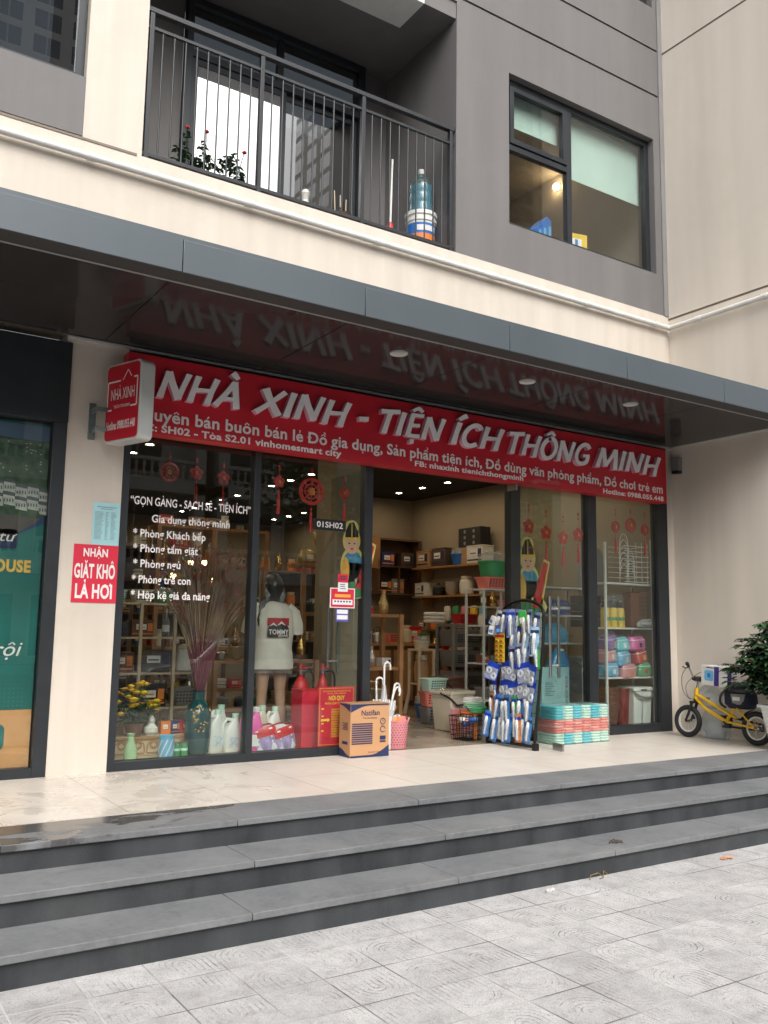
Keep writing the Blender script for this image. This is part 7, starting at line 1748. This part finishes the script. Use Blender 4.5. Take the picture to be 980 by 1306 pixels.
# ------------------------------------------------------------------ across the street (seen in the panes): villas, trees, a parked car, towers
mat('villa_white', (.62,.60,.56), .8, var=.06, scale=.6, dirt=.15, dirtcol=(.4,.38,.34)); mat('villa_grey', (.16,.15,.15), .8, var=.1, scale=.6); mat('villa_roof', (.07,.07,.08), .7, var=.15, scale=3)
mat('villa_dark', (.02,.022,.025), .25, var=.1); mat('bark', (.09,.07,.05), .9, var=.3, scale=12, bump=.5, bscale=30)
mat('tree_leaf', (.022,.052,.018), .5, var=.4, scale=2.); mat('tree_leaf_light', (.045,.095,.025), .5, var=.4, scale=2.)
mat('road_line', (.6,.6,.58), .7)
b = MB(); b.box(-80,-30,GZ-.125,120,-23,GZ)
structure(b.build('far_pavement', 'stone_tread', smooth=0))
def villa(x0, w, lab, first=[None]):
    if first[0] is not None: return dup(first[0], (x0, -30, GZ), None, lab)
    t = thing('villa', lab, 'house', (x0, -30, GZ), 0, 'villas across the street'); first[0] = t
    # front face at local y = 0 looking towards +y
    mk('wall', 'villa_white', t, lambda b: (b.box(0,-9,0,w,-1.2,12.4), b.box(0,-1.2,0,.5,0,12.4), b.box(w-.5,-1.2,0,w,0,12.4), b.box(0,-1.2,3.6,w,0,4.1), b.box(0,-1.2,7.4,w,0,7.9), b.box(-.2,-9.2,11.6,w+.2,.25,12.1)), smooth=0)
    mk('roof', 'villa_roof', t, lambda b: b.taper(w/2,-4.5,12.41,15.2,w/2+.3,4.7,w/2-2.4,1.6), smooth=0)
    for fl, z in enumerate((.1, 4.3, 8.2)):
        for k in range(3):
            xx = 1.0+k*(w-2.)/3; ww = (w-2.)/3-.7
            f = mk('window', 'villa_dark', t, lambda b: b.box(xx,-1.199,z+.2,xx+ww,-1.15,z+2.7), smooth=0)
            mk('window_trim', 'villa_white', f, lambda b: (ring(b, xx-.12, z+.1, xx+ww+.12, z+2.8, .12, -1.198, -1.08), b.box(xx+ww/2-.03,-1.149,z+.2,xx+ww/2+.03,-1.1,z+2.7)), smooth=0)
    for z in (4.1, 7.9):
        def fn_(b):
            b.box(.5,-.28,z+.85,w-.5,-.02,z+1.0); b.box(.5,-.26,z,w-.5,-.04,z+.12)
            n = int((w-1)/.34)
            for i in range(n): b.lathe([(.05,.12),(.09,.3),(.04,.5),(.09,.72),(.05,.85)], (.5+.17+i*(w-1)/n,-.15,z), 8)
        mk('balustrade', 'villa_white', t, fn_)
    mk('column', 'villa_white', t, lambda b: [b.cyl((xx,-.3,0),(xx,-.3,3.6),.22) for xx in (1.2,w-1.2)])
    return t
for i, x0 in enumerate((-21, -9.6, 1.8, 13.2, 24.6, 36.0)):
    villa(x0, 10.8, 'white three storey villa with balustrades across the street, %s from the left' % ORD[i])
def leaf_crown(b, rr, r, n, size):
    for c in range(16):
        a = rr.uniform(0,6.283); e = rr.uniform(-.5,1.2); q = r*rr.uniform(.35,.85)
        cx, cy, cz = q*math.cos(a)*math.cos(e), q*math.sin(a)*math.cos(e), q*math.sin(e)*.85
        cr = r*rr.uniform(.28,.5); b.m = 0 if rr.random() < .6 else 1
        for i in range(n):
            u = Vector((rr.gauss(0,1),rr.gauss(0,1),rr.gauss(0,1))).normalized()*cr*(rr.random()**.4)
            p = Vector((cx,cy,cz))+u; d = Vector((rr.uniform(-1,1),rr.uniform(-1,1),rr.uniform(-.6,.4))).normalized(); s = d.orthogonal().normalized()*size*.32
            L_ = size*rr.uniform(.7,1.2)
            b.add([p, p+d*L_*.5+s, p+d*L_, p+d*L_*.5-s], [(0,1,2,3)])
def tree(x, y, h, r, seed, lab):
    rr = random.Random(seed)
    t = thing('street_tree', lab, 'tree', (x, y, GZ), 0, 'trees along the street')
    lm = [(0,0,0),(.05,.02,h*.35),(-.04,.05,h*.62)]
    def tr(b):
        b.tube(lm, [.16,.12,.09], 9)
        for k in range(7):
            a = k*.9+rr.random(); L_ = r*rr.uniform(.5,.85); b.tube([(.0,.03,h*rr.uniform(.38,.6)),(L_*.5*math.cos(a),L_*.5*math.sin(a),h*.68),(L_*math.cos(a),L_*math.sin(a),h*rr.uniform(.72,.95))], [.06,.04,.015], 6)
    mk('trunk', 'bark', t, tr)
    b = MB(); leaf_crown(b, rr, r, 130, .24); 
    b.v = [(vx, vy, vz+h*.80) for vx, vy, vz in b.v]; b.build('crown', ['tree_leaf', 'tree_leaf_light'], t, smooth=0)
    return t
TR = None
for i, (x, y, h, r, sd_) in enumerate(((-9,-15.5,6.6,2.5,1),(-2.5,-15.8,6.2,2.2,2),(10.6,-16,7.4,2.6,3),(15.8,-15.6,7.6,2.9,4),(21.5,-16,7.2,2.6,5),(28,-15.6,7.8,3.0,6),(35,-16,7.0,2.6,7))):
    tree(x, y, h, r, sd_, 'leafy green street tree across the road, %s from the left' % ORD[i])
# parked car (only ever seen mirrored in the glass)
mat('car_paint', (.55,.56,.57), .22, metal=.35, var=.03, coat=.6); mat('car_glass', (.015,.018,.02), .06, var=0, spec=.8); mat('car_dark', (.02,.02,.02), .6)
def car(x, y, lab, paint, rz=0):
    t = thing('parked_car', lab, 'car', (x, y, GZ-.13), rz, 'cars parked along the road')
    side = [(-2.2,.35),(-2.22,.62),(-2.05,.86),(-1.1,.98),(-.55,1.42),(.0,1.50),(.9,1.46),(1.55,1.02),(2.1,.92),(2.22,.60),(2.18,.32)]
    def bd(b):
        n = len(side); ws = [.80,.86,.86,.84,.66,.62,.64,.80,.84,.86,.80]
        vs = [(sx, -w_, sz) for (sx, sz), w_ in zip(side, ws)]+[(sx, w_, sz) for (sx, sz), w_ in zip(side, ws)]
        b.add(vs, [tuple(range(n)), tuple(range(2*n-1, n-1, -1))]+[((i+1)%n, i, n+i, n+(i+1)%n) for i in range(n)])
    mk('body', paint, t, bd, bevel=.05, seg=3)
    for s in (-1, 1):
        mk('side_window', 'car_glass', t, lambda b: b.add([(-.95,s*.835,1.0),(-.5,s*.685,1.37),(.85,s*.672,1.40),(1.35,s*.815,1.02)], [(0,1,2,3) if s > 0 else (3,2,1,0)]), smooth=0)
        for xx in (-1.38, 1.38):
            w = mk('wheel', 'car_dark', t, lambda b: (b.cyl((xx,s*.70,.32),(xx,s*.885,.32),.32,n=24))); mk('rim', 'steel', w, lambda b: b.cyl((xx,s*.886,.32),(xx,s*.895,.32),.20,n=18))
        mk('headlight', 'plastic_white', t, lambda b: b.box(-2.20,s*.72-.12,.66,-2.12,s*.72+.12,.78), bevel=.01)
        mk('tail_light', 'plastic_red', t, lambda b: b.box(2.12,s*.70-.12,.70,2.20,s*.70+.12,.84), bevel=.01)
    mk('windscreen', 'car_glass', t, lambda b: b.add([(-1.05,-.72,1.03),(-1.05,.72,1.03),(-.58,.58,1.40),(-.58,-.58,1.40)], [(0,1,2,3)]), smooth=0)
    return t
pm('car_paint_dark', (.03,.035,.045), .2, coat=.6)
car(6.2, -12.0, 'silver car parked on the road opposite the shop', 'car_paint', 0)
car(12.4, -12.1, 'dark car parked further along the road opposite the shop', 'car_paint_dark', 0)
# apartment towers far behind the villas
m, nt, p = new_mat('tower_facade')
co = nt.nodes.new('ShaderNodeTexCoord').outputs['Object']
gz, iz = grid_mask(nt, co, 2, 3.1, .0, .9); s3 = nt.nodes.new('ShaderNodeSeparateXYZ'); nt.links.new(co, s3.inputs[0]); c3 = nt.nodes.new('ShaderNodeCombineXYZ'); nt.links.new(math_node(nt, 'ADD', s3.outputs[0], s3.outputs[1]), c3.inputs[0]); gx, ix = grid_mask(nt, c3.outputs[0], 0, 4.2, .0, 1.3); gx2, ix2 = grid_mask(nt, c3.outputs[0], 0, 2.1, .0, .18)
solid = math_node(nt, 'MAXIMUM', gz, gx)
base = mixc(nt, solid, mixc(nt, gx2, (.035,.04,.05), (.3,.3,.3)), (.50,.47,.43))
nt.links.new(base, p.inputs['Base Color']); nt.links.new(ramp(nt, solid, 0, 1, .15, .8), p.inputs['Roughness'])
mat('tower_band', (.20,.19,.19), .8, var=.08)
def tower(x0, x1, y, h, lab):
    t = thing('apartment_tower', lab, 'apartment tower', (x0, y, GZ), 0, 'towers beyond the villas'); w = x1-x0
    mk('wall', 'tower_facade', t, lambda b: b.box(0,-16,0,w,0,h), smooth=0)
    n = int(h/3.1)
    mk('balcony', 'villa_white', t, lambda b: [b.box(xx,.002,3.1*k+.2,xx+3.2,1.3,3.1*k+.35) for k in range(2, n) for xx in [2+8.4*i for i in range(int(w/8.4))]], smooth=0)
    mk('balcony_wall', 'tower_band', t, lambda b: [b.box(xx,1.2,3.1*k+.351,xx+3.2,1.3,3.1*k+1.35) for k in range(2, n) for xx in [2+8.4*i for i in range(int(w/8.4))]], smooth=0)
    mk('roof', 'tower_band', t, lambda b: (b.box(-.4,-16.4,h,w+.4,.4,h+1.6), b.box(w*.3,-11,h+1.6,w*.7,-4,h+6)), smooth=0)
tower(-3, 22, -92, 96, 'tall apartment tower with balconies straight across the street, left one')
tower(57, 96, -92, 104, 'tall wide apartment tower with balconies across the street, right one')
